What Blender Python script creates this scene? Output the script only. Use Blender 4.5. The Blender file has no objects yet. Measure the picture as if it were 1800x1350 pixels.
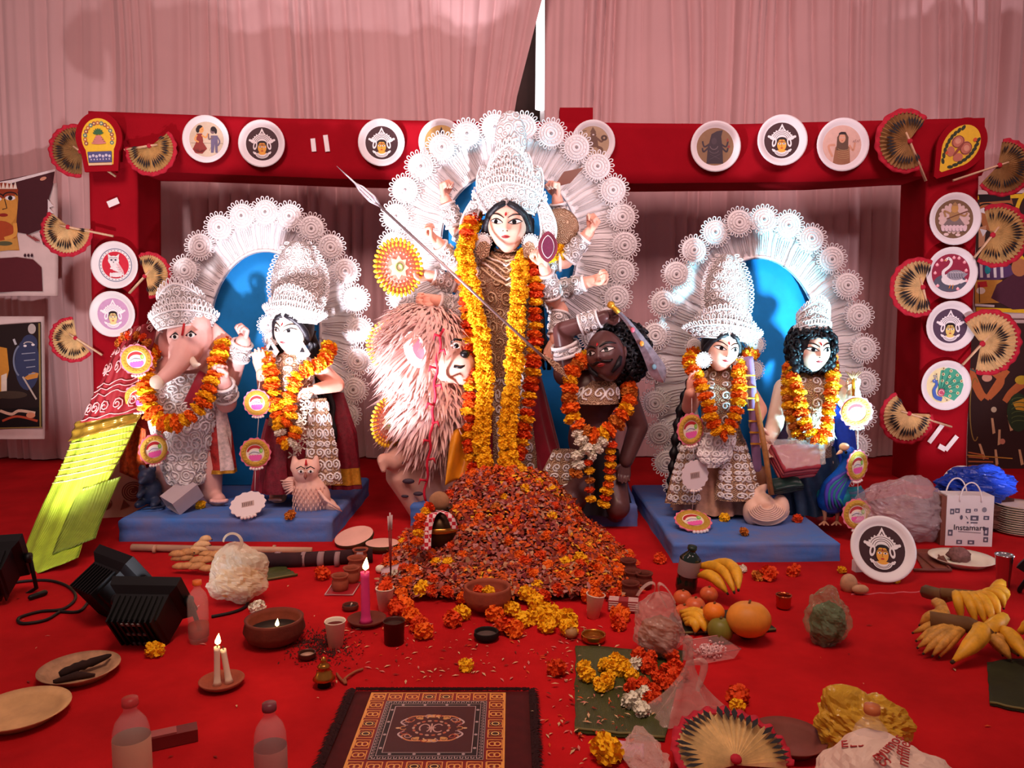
import bpy, math, random
import numpy as np
from mathutils import Vector, Matrix, Euler, noise

scene = bpy.context.scene
C = scene.collection
rng = random.Random(11)
PI = math.pi

# ------------------------------------------------------------------ camera
CAM_H = 1.10
FPX = 1350.0                       # focal length in pixels of an 1800 x 1350 frame
PITCH = math.atan(115 / FPX)       # looking slightly down
cam_d = bpy.data.cameras.new('camera')
cam_d.sensor_width = 36.0
cam_d.lens = 36.0 * FPX / 1800.0
cam_d.clip_start = 0.05
cam = bpy.data.objects.new('camera', cam_d)
C.objects.link(cam)
cam.location = (0, 0, CAM_H)
cam.rotation_euler = (PI / 2 - PITCH, 0, 0)
scene.camera = cam

# ------------------------------------------------------------------ world, hall light, exposure
scene.view_settings.view_transform = 'Standard'
scene.view_settings.look = 'None'
scene.view_settings.exposure = 0.0
scene.view_settings.gamma = 1.0
scene.view_settings.use_curve_mapping = False
world = bpy.data.worlds.new('world')
scene.world = world
world.use_nodes = True
bgn = world.node_tree.nodes['Background']
bgn.inputs[0].default_value = (0.60, 0.37, 0.37, 1)
bgn.inputs[1].default_value = 0.32

def light(name, kind, loc, target, energy, col, **kw):
 d = bpy.data.lights.new(name, kind)
 d.energy = energy
 d.color = col
 for k, v in kw.items():
  setattr(d, k, v)
 o = bpy.data.objects.new(name, d)
 C.objects.link(o)
 o.location = loc
 o.rotation_euler = (Vector(target) - Vector(loc)).to_track_quat('-Z', 'Y').to_euler()
 return o

# warm lamps of the hall, high up behind and beside the camera
light('hall_lamp', 'AREA', (-2.2, 0.4, 4.6), (-1.4, 5.9, 2.1), 43, (1.0, 0.66, 0.66), size=1.6, spread=1.45)
light('hall_lamp', 'AREA', (2.4, 0.4, 4.6), (1.5, 5.9, 2.1), 43, (1.0, 0.64, 0.68), size=1.6, spread=1.45)
light('hall_lamp', 'AREA', (0.0, 1.2, 4.4), (0.0, 2.6, 0.0), 29, (1.0, 0.68, 0.52), size=1.4, spread=1.5)

# ------------------------------------------------------------------ pixel <-> place helpers
def ray(px, py):
 x = (px - 900.0) / FPX
 y = -(py - 675.0) / FPX
 cp, sp = math.cos(PITCH), math.sin(PITCH)
 return Vector((x, cp + y * sp, -sp + y * cp))

def P(px, py, Y):
 d = ray(px, py)
 k = Y / d.y
 return Vector((d.x * k, Y, CAM_H + d.z * k))

def F(px, py, z=0.0):
 d = ray(px, py)
 k = (z - CAM_H) / d.z
 return Vector((d.x * k, d.y * k, z))

def S(Y):
 return Y / FPX

# ------------------------------------------------------------------ materials
def lin(c):
 out = []
 for v in c[:3]:
  v = v / 255.0
  out.append(v / 12.92 if v <= 0.04045 else ((v + 0.055) / 1.055) ** 2.4)
 return tuple(out) + (1.0,)

MATS = {}

def M(name, col=None, rough=0.6, metal=0.0, var=0.0, vscale=8.0, bump=0.0, bscale=60.0, bkind='noise',
      trans=0.0, alpha=1.0, emit=0.0, ior=1.45, spec=0.4, sheen=0.0, col2=None, sub=0.0, bdist=0.004):
 if name in MATS:
  return MATS[name]
 m = bpy.data.materials.new(name)
 m.use_nodes = True
 nt = m.node_tree
 b = nt.nodes['Principled BSDF']
 b.inputs['Base Color'].default_value = lin(col)
 b.inputs['Roughness'].default_value = rough
 b.inputs['Metallic'].default_value = metal
 b.inputs['IOR'].default_value = ior
 b.inputs['Specular IOR Level'].default_value = spec
 b.inputs['Transmission Weight'].default_value = trans
 b.inputs['Alpha'].default_value = alpha
 if sheen:
  b.inputs['Sheen Weight'].default_value = sheen
 if emit:
  b.inputs['Emission Color'].default_value = lin(col)
  b.inputs['Emission Strength'].default_value = emit
 tc = nt.nodes.new('ShaderNodeTexCoord')
 if var or col2:
  n = nt.nodes.new('ShaderNodeTexNoise')
  n.inputs['Scale'].default_value = vscale
  n.inputs['Detail'].default_value = 5
  n.inputs['Roughness'].default_value = 0.62
  nt.links.new(tc.outputs['Object'], n.inputs['Vector'])
  r = nt.nodes.new('ShaderNodeValToRGB')
  a = lin(col)
  r.color_ramp.elements[0].position = 0.32
  r.color_ramp.elements[1].position = 0.68
  if col2:
   r.color_ramp.elements[0].color = a
   r.color_ramp.elements[1].color = lin(col2)
  else:
   r.color_ramp.elements[0].color = tuple(min(1, x * (1 - var)) for x in a[:3]) + (1,)
   r.color_ramp.elements[1].color = tuple(min(1, x * (1 + var)) for x in a[:3]) + (1,)
  nt.links.new(n.outputs['Fac'], r.inputs['Fac'])
  nt.links.new(r.outputs['Color'], b.inputs['Base Color'])
 if bump:
  if bkind == 'noise':
   t = nt.nodes.new('ShaderNodeTexNoise')
   t.inputs['Scale'].default_value = bscale
   t.inputs['Detail'].default_value = 4
   out = t.outputs['Fac']
  elif bkind == 'cells':
   t = nt.nodes.new('ShaderNodeTexVoronoi')
   t.inputs['Scale'].default_value = bscale
   out = t.outputs['Distance']
  elif bkind == 'rings':
   t = nt.nodes.new('ShaderNodeTexVoronoi')
   t.inputs['Scale'].default_value = bscale
   s = nt.nodes.new('ShaderNodeMath')
   s.operation = 'MULTIPLY'
   s.inputs[1].default_value = 26.0
   nt.links.new(t.outputs['Distance'], s.inputs[0])
   s2 = nt.nodes.new('ShaderNodeMath')
   s2.operation = 'SINE'
   nt.links.new(s.outputs[0], s2.inputs[0])
   out = s2.outputs[0]
  else:
   t = nt.nodes.new('ShaderNodeTexWave')
   t.inputs['Scale'].default_value = bscale
   t.inputs['Distortion'].default_value = 2.0
   out = t.outputs['Fac']
  nt.links.new(tc.outputs['Object'], t.inputs['Vector'])
  bp = nt.nodes.new('ShaderNodeBump')
  bp.inputs['Strength'].default_value = bump
  bp.inputs['Distance'].default_value = bdist
  nt.links.new(out, bp.inputs['Height'])
  nt.links.new(bp.outputs['Normal'], b.inputs['Normal'])
 MATS[name] = m
 return m

def filigree(name, col, groove, scale, rough=0.6):
 """cords glued in rings and scrolls over a backing of another colour"""
 if name in MATS:
  return MATS[name]
 m = M(name, col, rough, bump=0.8, bscale=scale, bkind='rings', bdist=0.004)
 nt = m.node_tree
 b = nt.nodes['Principled BSDF']
 sine = [n for n in nt.nodes if n.type == 'MATH' and n.operation == 'SINE'][0]
 r = nt.nodes.new('ShaderNodeValToRGB')
 r.color_ramp.elements[0].position = 0.0
 r.color_ramp.elements[0].color = lin(groove)
 r.color_ramp.elements[1].position = 0.45
 r.color_ramp.elements[1].color = lin(col)
 nt.links.new(sine.outputs[0], r.inputs['Fac'])
 nt.links.new(r.outputs['Color'], b.inputs['Base Color'])
 return m

def checks(name, ca, cb, scale):
 m = M(name, ca, 0.85)
 nt = m.node_tree
 tc = [n for n in nt.nodes if n.type == 'TEX_COORD'][0]
 ck = nt.nodes.new('ShaderNodeTexChecker')
 ck.inputs['Scale'].default_value = scale
 ck.inputs['Color1'].default_value = lin(ca)
 ck.inputs['Color2'].default_value = lin(cb)
 nt.links.new(tc.outputs['Object'], ck.inputs['Vector'])
 nt.links.new(ck.outputs['Color'], nt.nodes['Principled BSDF'].inputs['Base Color'])
 return m

# ------------------------------------------------------------------ mesh collecting
class MB:
 def __init__(self):
  self.v, self.f, self.m, self.s = [], [], [], []

 def add(self, verts, faces, mat=0, smooth=True, X=None):
  o = len(self.v)
  if X is not None:
   verts = [X @ Vector(p) for p in verts]
  self.v.extend(tuple(p) for p in verts)
  for f in faces:
   self.f.append(tuple(i + o for i in f))
  self.m.extend([mat] * len(faces))
  self.s.extend([smooth] * len(faces))
  return self

 def tube(self, pts, rad, n=8, mat=0, caps=True, X=None, closed=False, flat=1.0):
  pts = [Vector(p) for p in pts]
  k = len(pts)
  if not hasattr(rad, '__len__'):
   rad = [rad] * k
  T = []
  for i in range(k):
   if closed:
    t = pts[(i + 1) % k] - pts[i - 1]
   else:
    t = pts[min(i + 1, k - 1)] - pts[max(i - 1, 0)]
   if t.length < 1e-9:
    t = T[-1] if T else Vector((0, 0, 1))
   T.append(t.normalized())
  ref = Vector((0, 1, 0)) if abs(T[0].y) < 0.9 else Vector((1, 0, 0))
  nrm = (ref - T[0] * ref.dot(T[0])).normalized()
  V, Fc = [], []
  for i in range(k):
   nn = nrm - T[i] * nrm.dot(T[i])
   if nn.length < 1e-6:
    nn = T[i].orthogonal()
   nrm = nn.normalized()
   bi = T[i].cross(nrm)
   for j in range(n):
    a = 2 * PI * j / n
    V.append(pts[i] + nrm * (math.cos(a) * rad[i] * flat) + bi * (math.sin(a) * rad[i]))
  for i in range(k if closed else k - 1):
   i2 = (i + 1) % k
   for j in range(n):
    j2 = (j + 1) % n
    Fc.append((i * n + j, i * n + j2, i2 * n + j2, i2 * n + j))
  if caps and not closed:
   Fc.append(tuple(range(n - 1, -1, -1)))
   Fc.append(tuple((k - 1) * n + j for j in range(n)))
  return self.add(V, Fc, mat, True, X)

 def capsule(self, p0, r0, p1=None, r1=None, n=12, mat=0, X=None):
  p0 = Vector(p0)
  if p1 is None:
   return self.ball(p0, (r0, r0, r0), mat=mat, X=X)
  p1 = Vector(p1)
  r1 = r0 if r1 is None else r1
  d = (p1 - p0)
  L = d.length
  d = d / max(L, 1e-9)
  pts, rad = [], []
  for a in (85, 60, 30, 0):
   pts.append(p0 - d * r0 * math.sin(math.radians(a)))
   rad.append(max(r0 * math.cos(math.radians(a)), 1e-5))
  for a in (0, 30, 60, 85):
   pts.append(p1 + d * r1 * math.sin(math.radians(a)))
   rad.append(max(r1 * math.cos(math.radians(a)), 1e-5))
  return self.tube(pts, rad, n, mat, True, X)

 def limb(self, chain, mat=0, n=12):
  """chain of (point, radius)"""
  for (a, ra), (b, rb) in zip(chain[:-1], chain[1:]):
   self.capsule(a, ra, b, rb, n, mat)
  return self

 def ball(self, c, r, nu=16, nv=10, mat=0, X=None, Rm=None, fn=None):
  c = Vector(c)
  if not hasattr(r, '__len__'):
   r = (r, r, r)
  V, Fc = [], []
  for i in range(nv + 1):
   th = PI * i / nv
   for j in range(nu):
    ph = 2 * PI * j / nu
    d = Vector((math.sin(th) * math.cos(ph), math.sin(th) * math.sin(ph), math.cos(th)))
    k = fn(d) if fn else 1.0
    p = Vector((d.x * r[0], d.y * r[1], d.z * r[2])) * k
    if Rm is not None:
     p = Rm @ p
    V.append(c + p)
  for i in range(nv):
   for j in range(nu):
    j2 = (j + 1) % nu
    Fc.append((i * nu + j, (i + 1) * nu + j, (i + 1) * nu + j2, i * nu + j2))
  return self.add(V, Fc, mat, True, X)

 def lathe(self, prof, n=24, mat=0, X=None, smooth=True, wob=None):
  V, Fc = [], []
  for (r, z) in prof:
   for j in range(n):
    a = 2 * PI * j / n
    k = wob(a, z) if wob else 1.0
    V.append((r * k * math.cos(a), r * k * math.sin(a), z))
  for i in range(len(prof) - 1):
   for j in range(n):
    j2 = (j + 1) % n
    Fc.append((i * n + j, i * n + j2, (i + 1) * n + j2, (i + 1) * n + j))
  return self.add(V, Fc, mat, smooth, X)

 def box(self, c, s, mat=0, X=None):
  cx, cy, cz = c
  a, b, d = s[0] / 2, s[1] / 2, s[2] / 2
  V = [(cx + i * a, cy + j * b, cz + k * d) for i in (-1, 1) for j in (-1, 1) for k in (-1, 1)]
  Fc = [(0, 1, 3, 2), (4, 6, 7, 5), (0, 4, 5, 1), (2, 3, 7, 6), (0, 2, 6, 4), (1, 5, 7, 3)]
  return self.add(V, Fc, mat, False, X)

 def grid(self, fn, nu, nv, mat=0, closeu=False, X=None, smooth=True):
  V, Fc = [], []
  for i in range(nv + 1):
   for j in range(nu + (0 if closeu else 1)):
    V.append(fn(j / nu, i / nv))
  w = nu if closeu else nu + 1
  for i in range(nv):
   for j in range(nu):
    j2 = (j + 1) % w
    Fc.append((i * w + j, i * w + j2, (i + 1) * w + j2, (i + 1) * w + j))
  return self.add(V, Fc, mat, smooth, X)

 def sheet(self, fn, nu, nv, th=0.002, mat=0, X=None, off=(0, 1, 0)):
  """a sheet with two faces and closed edges; off = direction of its thickness"""
  off = Vector(off) * th
  V, Fc = [], []
  w = nu + 1
  for side in (0, 1):
   for i in range(nv + 1):
    for j in range(nu + 1):
     V.append(Vector(fn(j / nu, i / nv)) + (off if side else Vector()))
  N = w * (nv + 1)
  for i in range(nv):
   for j in range(nu):
    q = (i * w + j, i * w + j + 1, (i + 1) * w + j + 1, (i + 1) * w + j)
    Fc.append(q)
    Fc.append(tuple(k + N for k in reversed(q)))
  for i in range(nv):
   for j in (0, nu):
    a, b = i * w + j, (i + 1) * w + j
    Fc.append((a, b, b + N, a + N))
  for j in range(nu):
   for i in (0, nv):
    a, b = i * w + j, i * w + j + 1
    Fc.append((a, b, b + N, a + N))
  return self.add(V, Fc, mat, True, X)

 def prism(self, poly, z0, z1, mat=0, X=None, smooth=False):
  n = len(poly)
  V = [(x, y, z0) for x, y in poly] + [(x, y, z1) for x, y in poly]
  Fc = [tuple(range(n - 1, -1, -1)), tuple(range(n, 2 * n))]
  Fc += [(i, (i + 1) % n, n + (i + 1) % n, n + i) for i in range(n)]
  return self.add(V, Fc, mat, smooth, X)

 def mesh(self, name, mats, origin=None):
  me = bpy.data.meshes.new(name)
  v = np.array(self.v, dtype=np.float64).reshape(-1, 3)
  if origin is not None:
   v = v - np.array(origin)
  me.from_pydata(v.tolist(), [], self.f)
  for m in (mats if isinstance(mats, (list, tuple)) else [mats]):
   me.materials.append(m)
  me.polygons.foreach_set('material_index', self.m)
  me.polygons.foreach_set('use_smooth', self.s)
  me.update()
  return me

def link(name, data, parent=None, mat4=None):
 o = bpy.data.objects.new(name, data)
 C.objects.link(o)
 if parent is not None:
  o.parent = parent
 if mat4 is not None:
  o.matrix_local = mat4
 return o

WORLD = {}

def root(name, loc, label, cat, group=None):
 o = link(name, None)
 o.empty_display_size = 0.05
 o.location = loc
 return tag(o, label, cat, group)

def tag(o, label=None, cat=None, group=None, kind=None):
 if label:
  o['label'] = label
 if cat:
  o['category'] = cat
 if group:
  o['group'] = group
 if kind:
  o['kind'] = kind
 return o

def worig(o):
 p = Vector(o.location)
 while o.parent is not None:
  o = o.parent
  p = p + Vector(o.location)
 return p

def part(name, mb, mats, parent=None, label=None):
 """mesh given in world coordinates; roots are never rotated when this is used"""
 if parent is None:
  vv = np.array(mb.v)
  c = ((vv[:, 0].min() + vv[:, 0].max()) / 2, (vv[:, 1].min() + vv[:, 1].max()) / 2, vv[:, 2].min())
  o = link(name, mb.mesh(name, mats, c))
  o.location = c
 else:
  o = link(name, mb.mesh(name, mats, worig(parent)), parent)
 if label:
  o['label'] = label
 return o

def solo(name, mb, mats, label, cat, group=None, kind=None):
 return tag(part(name, mb, mats), label, cat, group, kind)

def remesh(mb, voxel, smooth=4, fac=0.5):
 """fuse overlapping solids into one continuous skin"""
 me = mb.mesh('tmp', [])
 o = link('tmp', me)
 r = o.modifiers.new('r', 'REMESH')
 r.mode = 'VOXEL'
 r.voxel_size = voxel
 if smooth:
  s = o.modifiers.new('s', 'SMOOTH')
  s.iterations = smooth
  s.factor = fac
 dg = bpy.context.evaluated_depsgraph_get()
 ev = o.evaluated_get(dg)
 m2 = ev.to_mesh()
 n = len(m2.vertices)
 co = np.empty(n * 3)
 m2.vertices.foreach_get('co', co)
 co = co.reshape(-1, 3)
 out = MB()
 out.v = [tuple(p) for p in co]
 out.f = [tuple(p.vertices) for p in m2.polygons]
 out.m = [0] * len(out.f)
 out.s = [True] * len(out.f)
 ev.to_mesh_clear()
 bpy.data.objects.remove(o)
 bpy.data.meshes.remove(me)
 return out

def merge(a, b, mat=None):
 o = len(a.v)
 a.v.extend(b.v)
 a.f.extend(tuple(i + o for i in f) for f in b.f)
 a.m.extend(b.m if mat is None else [mat] * len(b.f))
 a.s.extend(b.s)
 return a

def catmull(pts, n):
 pts = [Vector(p) for p in pts]
 out = []
 k = len(pts) - 1
 for s in range(n + 1):
  t = s / n * k
  i = min(int(t), k - 1)
  u = t - i
  p0, p1, p2, p3 = pts[max(i - 1, 0)], pts[i], pts[i + 1], pts[min(i + 2, k)]
  out.append(0.5 * ((2 * p1) + (p2 - p0) * u + (2 * p0 - 5 * p1 + 4 * p2 - p3) * u * u + (3 * p1 - p0 - 3 * p2 + p3) * u ** 3))
 return out

def facing(loc, rot=0.0, tilt=0.0, yaw=0.0):
 """local x to the side, local y up, local z towards the viewer's side of the stage"""
 return Matrix.Translation(loc) @ Matrix.Rotation(yaw, 4, 'Z') @ Matrix.Rotation(PI / 2 + tilt, 4, 'X') @ Matrix.Rotation(rot, 4, 'Z')

# ------------------------------------------------------------------ flat paintings, drawn in layers of thin paint
class Draw:
 """shapes in flat coordinates; each is a thin layer over the one before it"""

 def __init__(self, step=0.00012):
  self.mb, self.mats, self.k, self.step = MB(), [], 0, step

 def _m(self, c):
  nm = 'paint_%02x%02x%02x' % tuple(int(v) for v in c)
  m = M(nm, c, 0.55, var=0.06, vscale=30)
  if m not in self.mats:
   self.mats.append(m)
  return self.mats.index(m)

 def poly(self, pts, c):
  self.k += 1
  z = self.k * self.step
  a = sum(p[0] * q[1] - q[0] * p[1] for p, q in zip(pts, pts[1:] + pts[:1]))
  if a < 0:
   pts = pts[::-1]
  self.mb.add([(p[0], p[1], z) for p in pts], [tuple(range(len(pts)))], self._m(c), False)

 def ell(self, cx, cy, rx, ry, c, rot=0, n=20, a0=0, a1=360):
  ca, sa = math.cos(math.radians(rot)), math.sin(math.radians(rot))
  pts = []
  full = a1 - a0 >= 360
  for i in range(n if full else n + 1):
   a = math.radians(a0 + (a1 - a0) * i / n)
   x, y = rx * math.cos(a), ry * math.sin(a)
   pts.append((cx + x * ca - y * sa, cy + x * sa + y * ca))
  self.poly(pts, c)

 def stroke(self, pts, w, c, w1=None):
  self.k += 1
  z = self.k * self.step
  w1 = w if w1 is None else w1
  V, Fc = [], []
  n = len(pts)
  for i in range(n):
   p, q = pts[max(i - 1, 0)], pts[min(i + 1, n - 1)]
   dx, dy = q[0] - p[0], q[1] - p[1]
   L = math.hypot(dx, dy) or 1
   ww = (w + (w1 - w) * i / max(n - 1, 1)) / 2
   V.append((pts[i][0] - dy / L * ww, pts[i][1] + dx / L * ww, z))
   V.append((pts[i][0] + dy / L * ww, pts[i][1] - dx / L * ww, z))
  for i in range(n - 1):
   Fc.append((2 * i, 2 * i + 1, 2 * i + 3, 2 * i + 2))
  self.mb.add(V, Fc, self._m(c), False)

 def arc(self, cx, cy, rx, ry, a0, a1, w, c, n=14, w1=None):
  self.stroke([(cx + rx * math.cos(math.radians(a0 + (a1 - a0) * i / n)),
                      cy + ry * math.sin(math.radians(a0 + (a1 - a0) * i / n))) for i in range(n + 1)], w, c, w1)

 def curve(self, pts, w, c, n=14, w1=None):
  self.stroke([(p.x, p.y) for p in catmull([(a, b, 0) for a, b in pts], n)], w, c, w1)

 def scaled(self, k, X=None):
  out = MB()
  out.v = [(x * k, y * k, z) for x, y, z in self.mb.v]
  if X is not None:
   out.v = [tuple(X @ Vector(p)) for p in out.v]
  out.f, out.m, out.s = self.mb.f, self.mb.m, self.mb.s
  return out

# ------------------------------------------------------------------ shared materials
SHOLA = M('white_pith', (236, 232, 230), 0.55, var=0.04, bump=0.25, bscale=90)
SHOLA_F = filigree('white_pith_filigree', (240, 236, 234), (196, 186, 182), 20)
SHOLA_FINE = filigree('white_pith_fine', (240, 236, 234), (180, 168, 162), 30)
CORD = M('pale_cord', (226, 221, 219), 0.6)
GOLDBEIGE = filigree('beige_filigree', (206, 172, 140), (158, 120, 92), 30, 0.45)
BLUE = M('blue_board', (16, 134, 206), 0.7, var=0.12, vscale=5, bump=0.2, bscale=200)
BASEBLUE = M('blue_plinth', (60, 118, 198), 0.85, col2=(108, 116, 164), vscale=6, bump=0.5, bscale=40)
RED_CLOTH = M('red_cloth', (152, 14, 28), 0.9, var=0.10, vscale=3, bump=0.3, bscale=300, spec=.1)
WOOD = M('pale_stick', (224, 188, 148), 0.6, var=0.15, vscale=30)
LEAF_DRY = M('dry_palm_leaf', (216, 184, 130), 0.6, var=0.2, vscale=25)
LEAF_OLD = M('old_palm_leaf', (160, 122, 74), 0.6, var=0.25, vscale=25)
BLACKP = M('black_paint', (30, 24, 24), 0.6)
FRILL = M('red_frill', (186, 30, 52), 0.8, var=0.15, vscale=30)
WHITEC = M('white_ceramic', (238, 234, 232), 0.4)
TAPE = M('white_tape', (240, 236, 232), 0.5)
BLACKM = M('black_metal', (12, 12, 13), 0.45, var=0.2, vscale=20)

# ------------------------------------------------------------------ floor and back wall
fl = MB()
fl.box((0, 3.0, -0.05), (16, 13, 0.1))
carpet = M('red_carpet', (178, 24, 28), 0.98, var=0.2, vscale=3.5, bump=0.5, bscale=420, spec=.08, bdist=0.002)
tag(part('floor', fl, carpet), 'red carpet covering the floor in front of the stage', None, kind='structure')
wl = MB()
wl.box((0, 6.55, 2.5), (16, 0.1, 5.2))
tag(part('wall_back', wl, M('dark_wall', (74, 52, 48), 0.9, var=0.1)), 'dim wall behind the curtains', None, kind='structure')
sm = MB()                                  # ridge where two carpet lengths meet
a, b = F(1496, 1046), F(1640, 1040)
sm.tube([a + (b - a) * t + Vector((0, 0.006 * math.sin(t * 23), 0.001)) for t in [i / 14 for i in range(15)]], 0.004, 6, flat=0.5)
tag(part('trim_1', sm, M('carpet_edge', (205, 90, 96), 0.95, var=0.2, vscale=30)), 'pale torn seam between two carpet lengths', None, kind='structure')

# ------------------------------------------------------------------ curtains
CURT = M('curtain_cloth', (214, 172, 168), 0.9, var=0.05, vscale=1.3, bump=0.25, bscale=500, sheen=0.3)

def fold(x, z, seed):
 g = 0.5 + 0.5 * noise.noise((x * 0.9 + seed, 0.2, 3.1))
 lean = 0.16 * noise.noise((x * 0.7, z * 0.3, seed + 7.7)) + 0.07 * noise.noise((x * 2.0, z * 0.5, seed))
 xx = x + lean
 w = 2 * PI * (xx * 1.5 + 0.8 * noise.noise((xx * 1.3, seed, 0)))
 s = math.sin(w)
 d = 0.06 * (abs(s) ** 0.6) * (1 if s > 0 else -1) * (0.5 + g)
 w2 = 2 * PI * (xx * 4.0 + 1.5 * noise.noise((xx * 2.2, seed + 5, 1)))
 s2 = math.sin(w2)
 d += 0.05 * (1 - 2 * abs(s2) ** 0.55) * (0.35 + 1.1 * g)
 d += 0.008 * math.sin(2 * PI * (xx * 13 + 0.4 * noise.noise((xx * 5, 2, seed))))
 return d * (0.75 + 0.25 * math.sin(z * 0.9 + seed))

def curtain(x0, x1, Y, seed, label, edge=None, nu=700, nv=26):
 mb = MB()

 def fn(u, v):
  z = 0.01 + 4.2 * v
  x = x0 + (x1 - x0) * u
  if edge:
   x = edge(x, u, z)
  return (x, Y + fold(x0 + (x1 - x0) * u, z, seed), z)
 mb.sheet(fn, nu, nv, 0.006)
 return solo('curtain', mb, CURT, label, 'curtain', 'pale curtains behind the stage')

def sweep_left(x, u, z):                   # the meeting edge of this curtain is drawn aside below
 t = max(0.0, min(1.0, (3.75 - z) / 1.1))
 return x - 0.29 * t * max(0, (u - 0.86) / 0.14) ** 1.3

curtain(-6.2, 0.30, 5.95, 1.7, 'pale pleated curtain behind the elephant-headed idol, drawn aside at its edge', sweep_left, 900)
curtain(0.25, 6.2, 6.06, 9.2, 'pale pleated curtain behind the two idols with the peacock', None, 860)
tl = MB()                                  # glowing strip put in for the brightly lit cloth in the gap
tl.tube([P(950, 192, 6.28), P(953, -60, 6.28)], 0.042, 12)
lt = root('glow_strip', P(955, 190, 6.3), 'upright glowing white strip standing in for lit cloth in the gap between the curtains', 'lamp')
part('tube', tl, M('strip_glow', (255, 244, 246), 0.4, emit=3.0), lt)
tb = MB()  # backing added behind the glowing strip
tb.box(P(955, 90, 6.36), (0.05, 0.06, 1.5))
tb.box((P(955, 90, 6.36).x, 6.36, 1.1), (0.03, 0.03, 2.2))
part('strip_backing', tb, M('strip_back_white', (230, 226, 226), 0.5), lt)

# ------------------------------------------------------------------ red cloth arch
YB = 5.0
arch = root('cloth_arch', (0, YB, 0), 'wide red cloth-covered arch of two posts and a beam', 'arch')

def lerp(tab, x):
 for (a, ya), (b, yb) in zip(tab[:-1], tab[1:]):
  if x <= b:
   return ya + (yb - ya) * (x - a) / (b - a)
 return tab[-1][1]

TOP = [(155, 195), (500, 208), (860, 214), (1300, 218), (1731, 207)]
BOT = [(155, 300), (310, 302), (600, 313), (900, 319), (1130, 321), (1450, 318), (1610, 309), (1731, 307)]
bm = MB()

def beam(u, v):
 px = 155 + (1731 - 155) * u
 t, bo = P(px, lerp(TOP, px), YB), P(px, lerp(BOT, px), YB)
 wob = 0.006 * noise.noise((px * 0.02, v * 3, 1.0))
 k = v * 4
 if k <= 1:
  p = bo.lerp(t, k); y = YB + wob + (0.03 * (1 - k / 0.12) ** 2 if k < .12 else 0)
 elif k <= 2:
  p = t; y = YB + 0.36 * (k - 1)
 elif k <= 3:
  p = t.lerp(bo, k - 2); y = YB + 0.36
 else:
  p = bo; y = YB + 0.36 * (4 - k) + (0.03 if k > 3.99 else 0)
 return (p.x, y, p.z)

bm.grid(beam, 90, 40)
for u in (0, 1):
 q = [beam(u, k) for k in (0.01, 0.25, 0.5, 0.75)]
 bm.add(q, [(0, 1, 2, 3)], 0, False)
part('beam', bm, RED_CLOTH, arch)

def post(x0t, x1t, x0b, x1b, name):
 mb = MB()
 zt = 2.34

 def fn(u, v):
  z = zt * v
  a = P(x0b, 850, YB).x * (1 - v) + P(x0t, 300, YB).x * v
  b = P(x1b, 850, YB).x * (1 - v) + P(x1t, 300, YB).x * v
  k = (u * 4) % 4
  w = 0.005 * noise.noise((u * 12, z * 4, 2.0))
  if k < 1:
   return (a + (b - a) * k, YB + 0.012 + w, z)
  if k < 2:
   return (b + w, YB + 0.012 + 0.34 * (k - 1), z)
  if k < 3:
   return (b + (a - b) * (k - 2), YB + 0.352, z)
  return (a + w, YB + 0.352 - 0.34 * (k - 3), z)
 mb.grid(fn, 48, 50, closeu=True)
 part(name, mb, RED_CLOTH, arch)

post(157, 241, 166, 243, 'post')
post(1632, 1722, 1614, 1698, 'post')
rp = MB()                                  # folded cloth end standing up behind the crown
rp.box(P(1012, 206, YB + 0.30), (0.22, 0.10, 0.10))
part('cloth_end', rp, RED_CLOTH, arch)

def tape(px, py, w, h, rot, Y, label):
 mb = MB()
 mb.box((0, 0, 0.001), (w * S(Y), h * S(Y), 0.002), X=facing(P(px, py, Y), math.radians(rot)))
 solo('tape_strip', mb, TAPE, label, 'tape', 'strips of white tape on the arch')

tape(551, 255, 8, 22, 5, YB - 0.008, 'shorter white tape strip between two face plates on the red beam')
tape(574, 252, 8, 28, 7, YB - 0.008, 'longer white tape strip between two face plates on the red beam')
tape(199, 356, 20, 11, 22, YB - 0.008, 'white tape strip on the red post above the owl plate')
tape(1645, 762, 8, 40, -35, YB - 0.008, 'white tape strip touching the handle of the lowest wall fan')
tape(1672, 779, 8, 32, -37, YB - 0.012, 'long leg of the white L-shaped tape low on the red post')
tape(1656, 787, 14, 9, -28, YB - 0.016, 'short leg of the white L-shaped tape low on the red post')

# ------------------------------------------------------------------ painted plates
BRN = (62, 34, 36); WHT = (238, 234, 230); YEL = (236, 170, 60); SKIN = (226, 160, 90); INK = (34, 24, 26)

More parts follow.
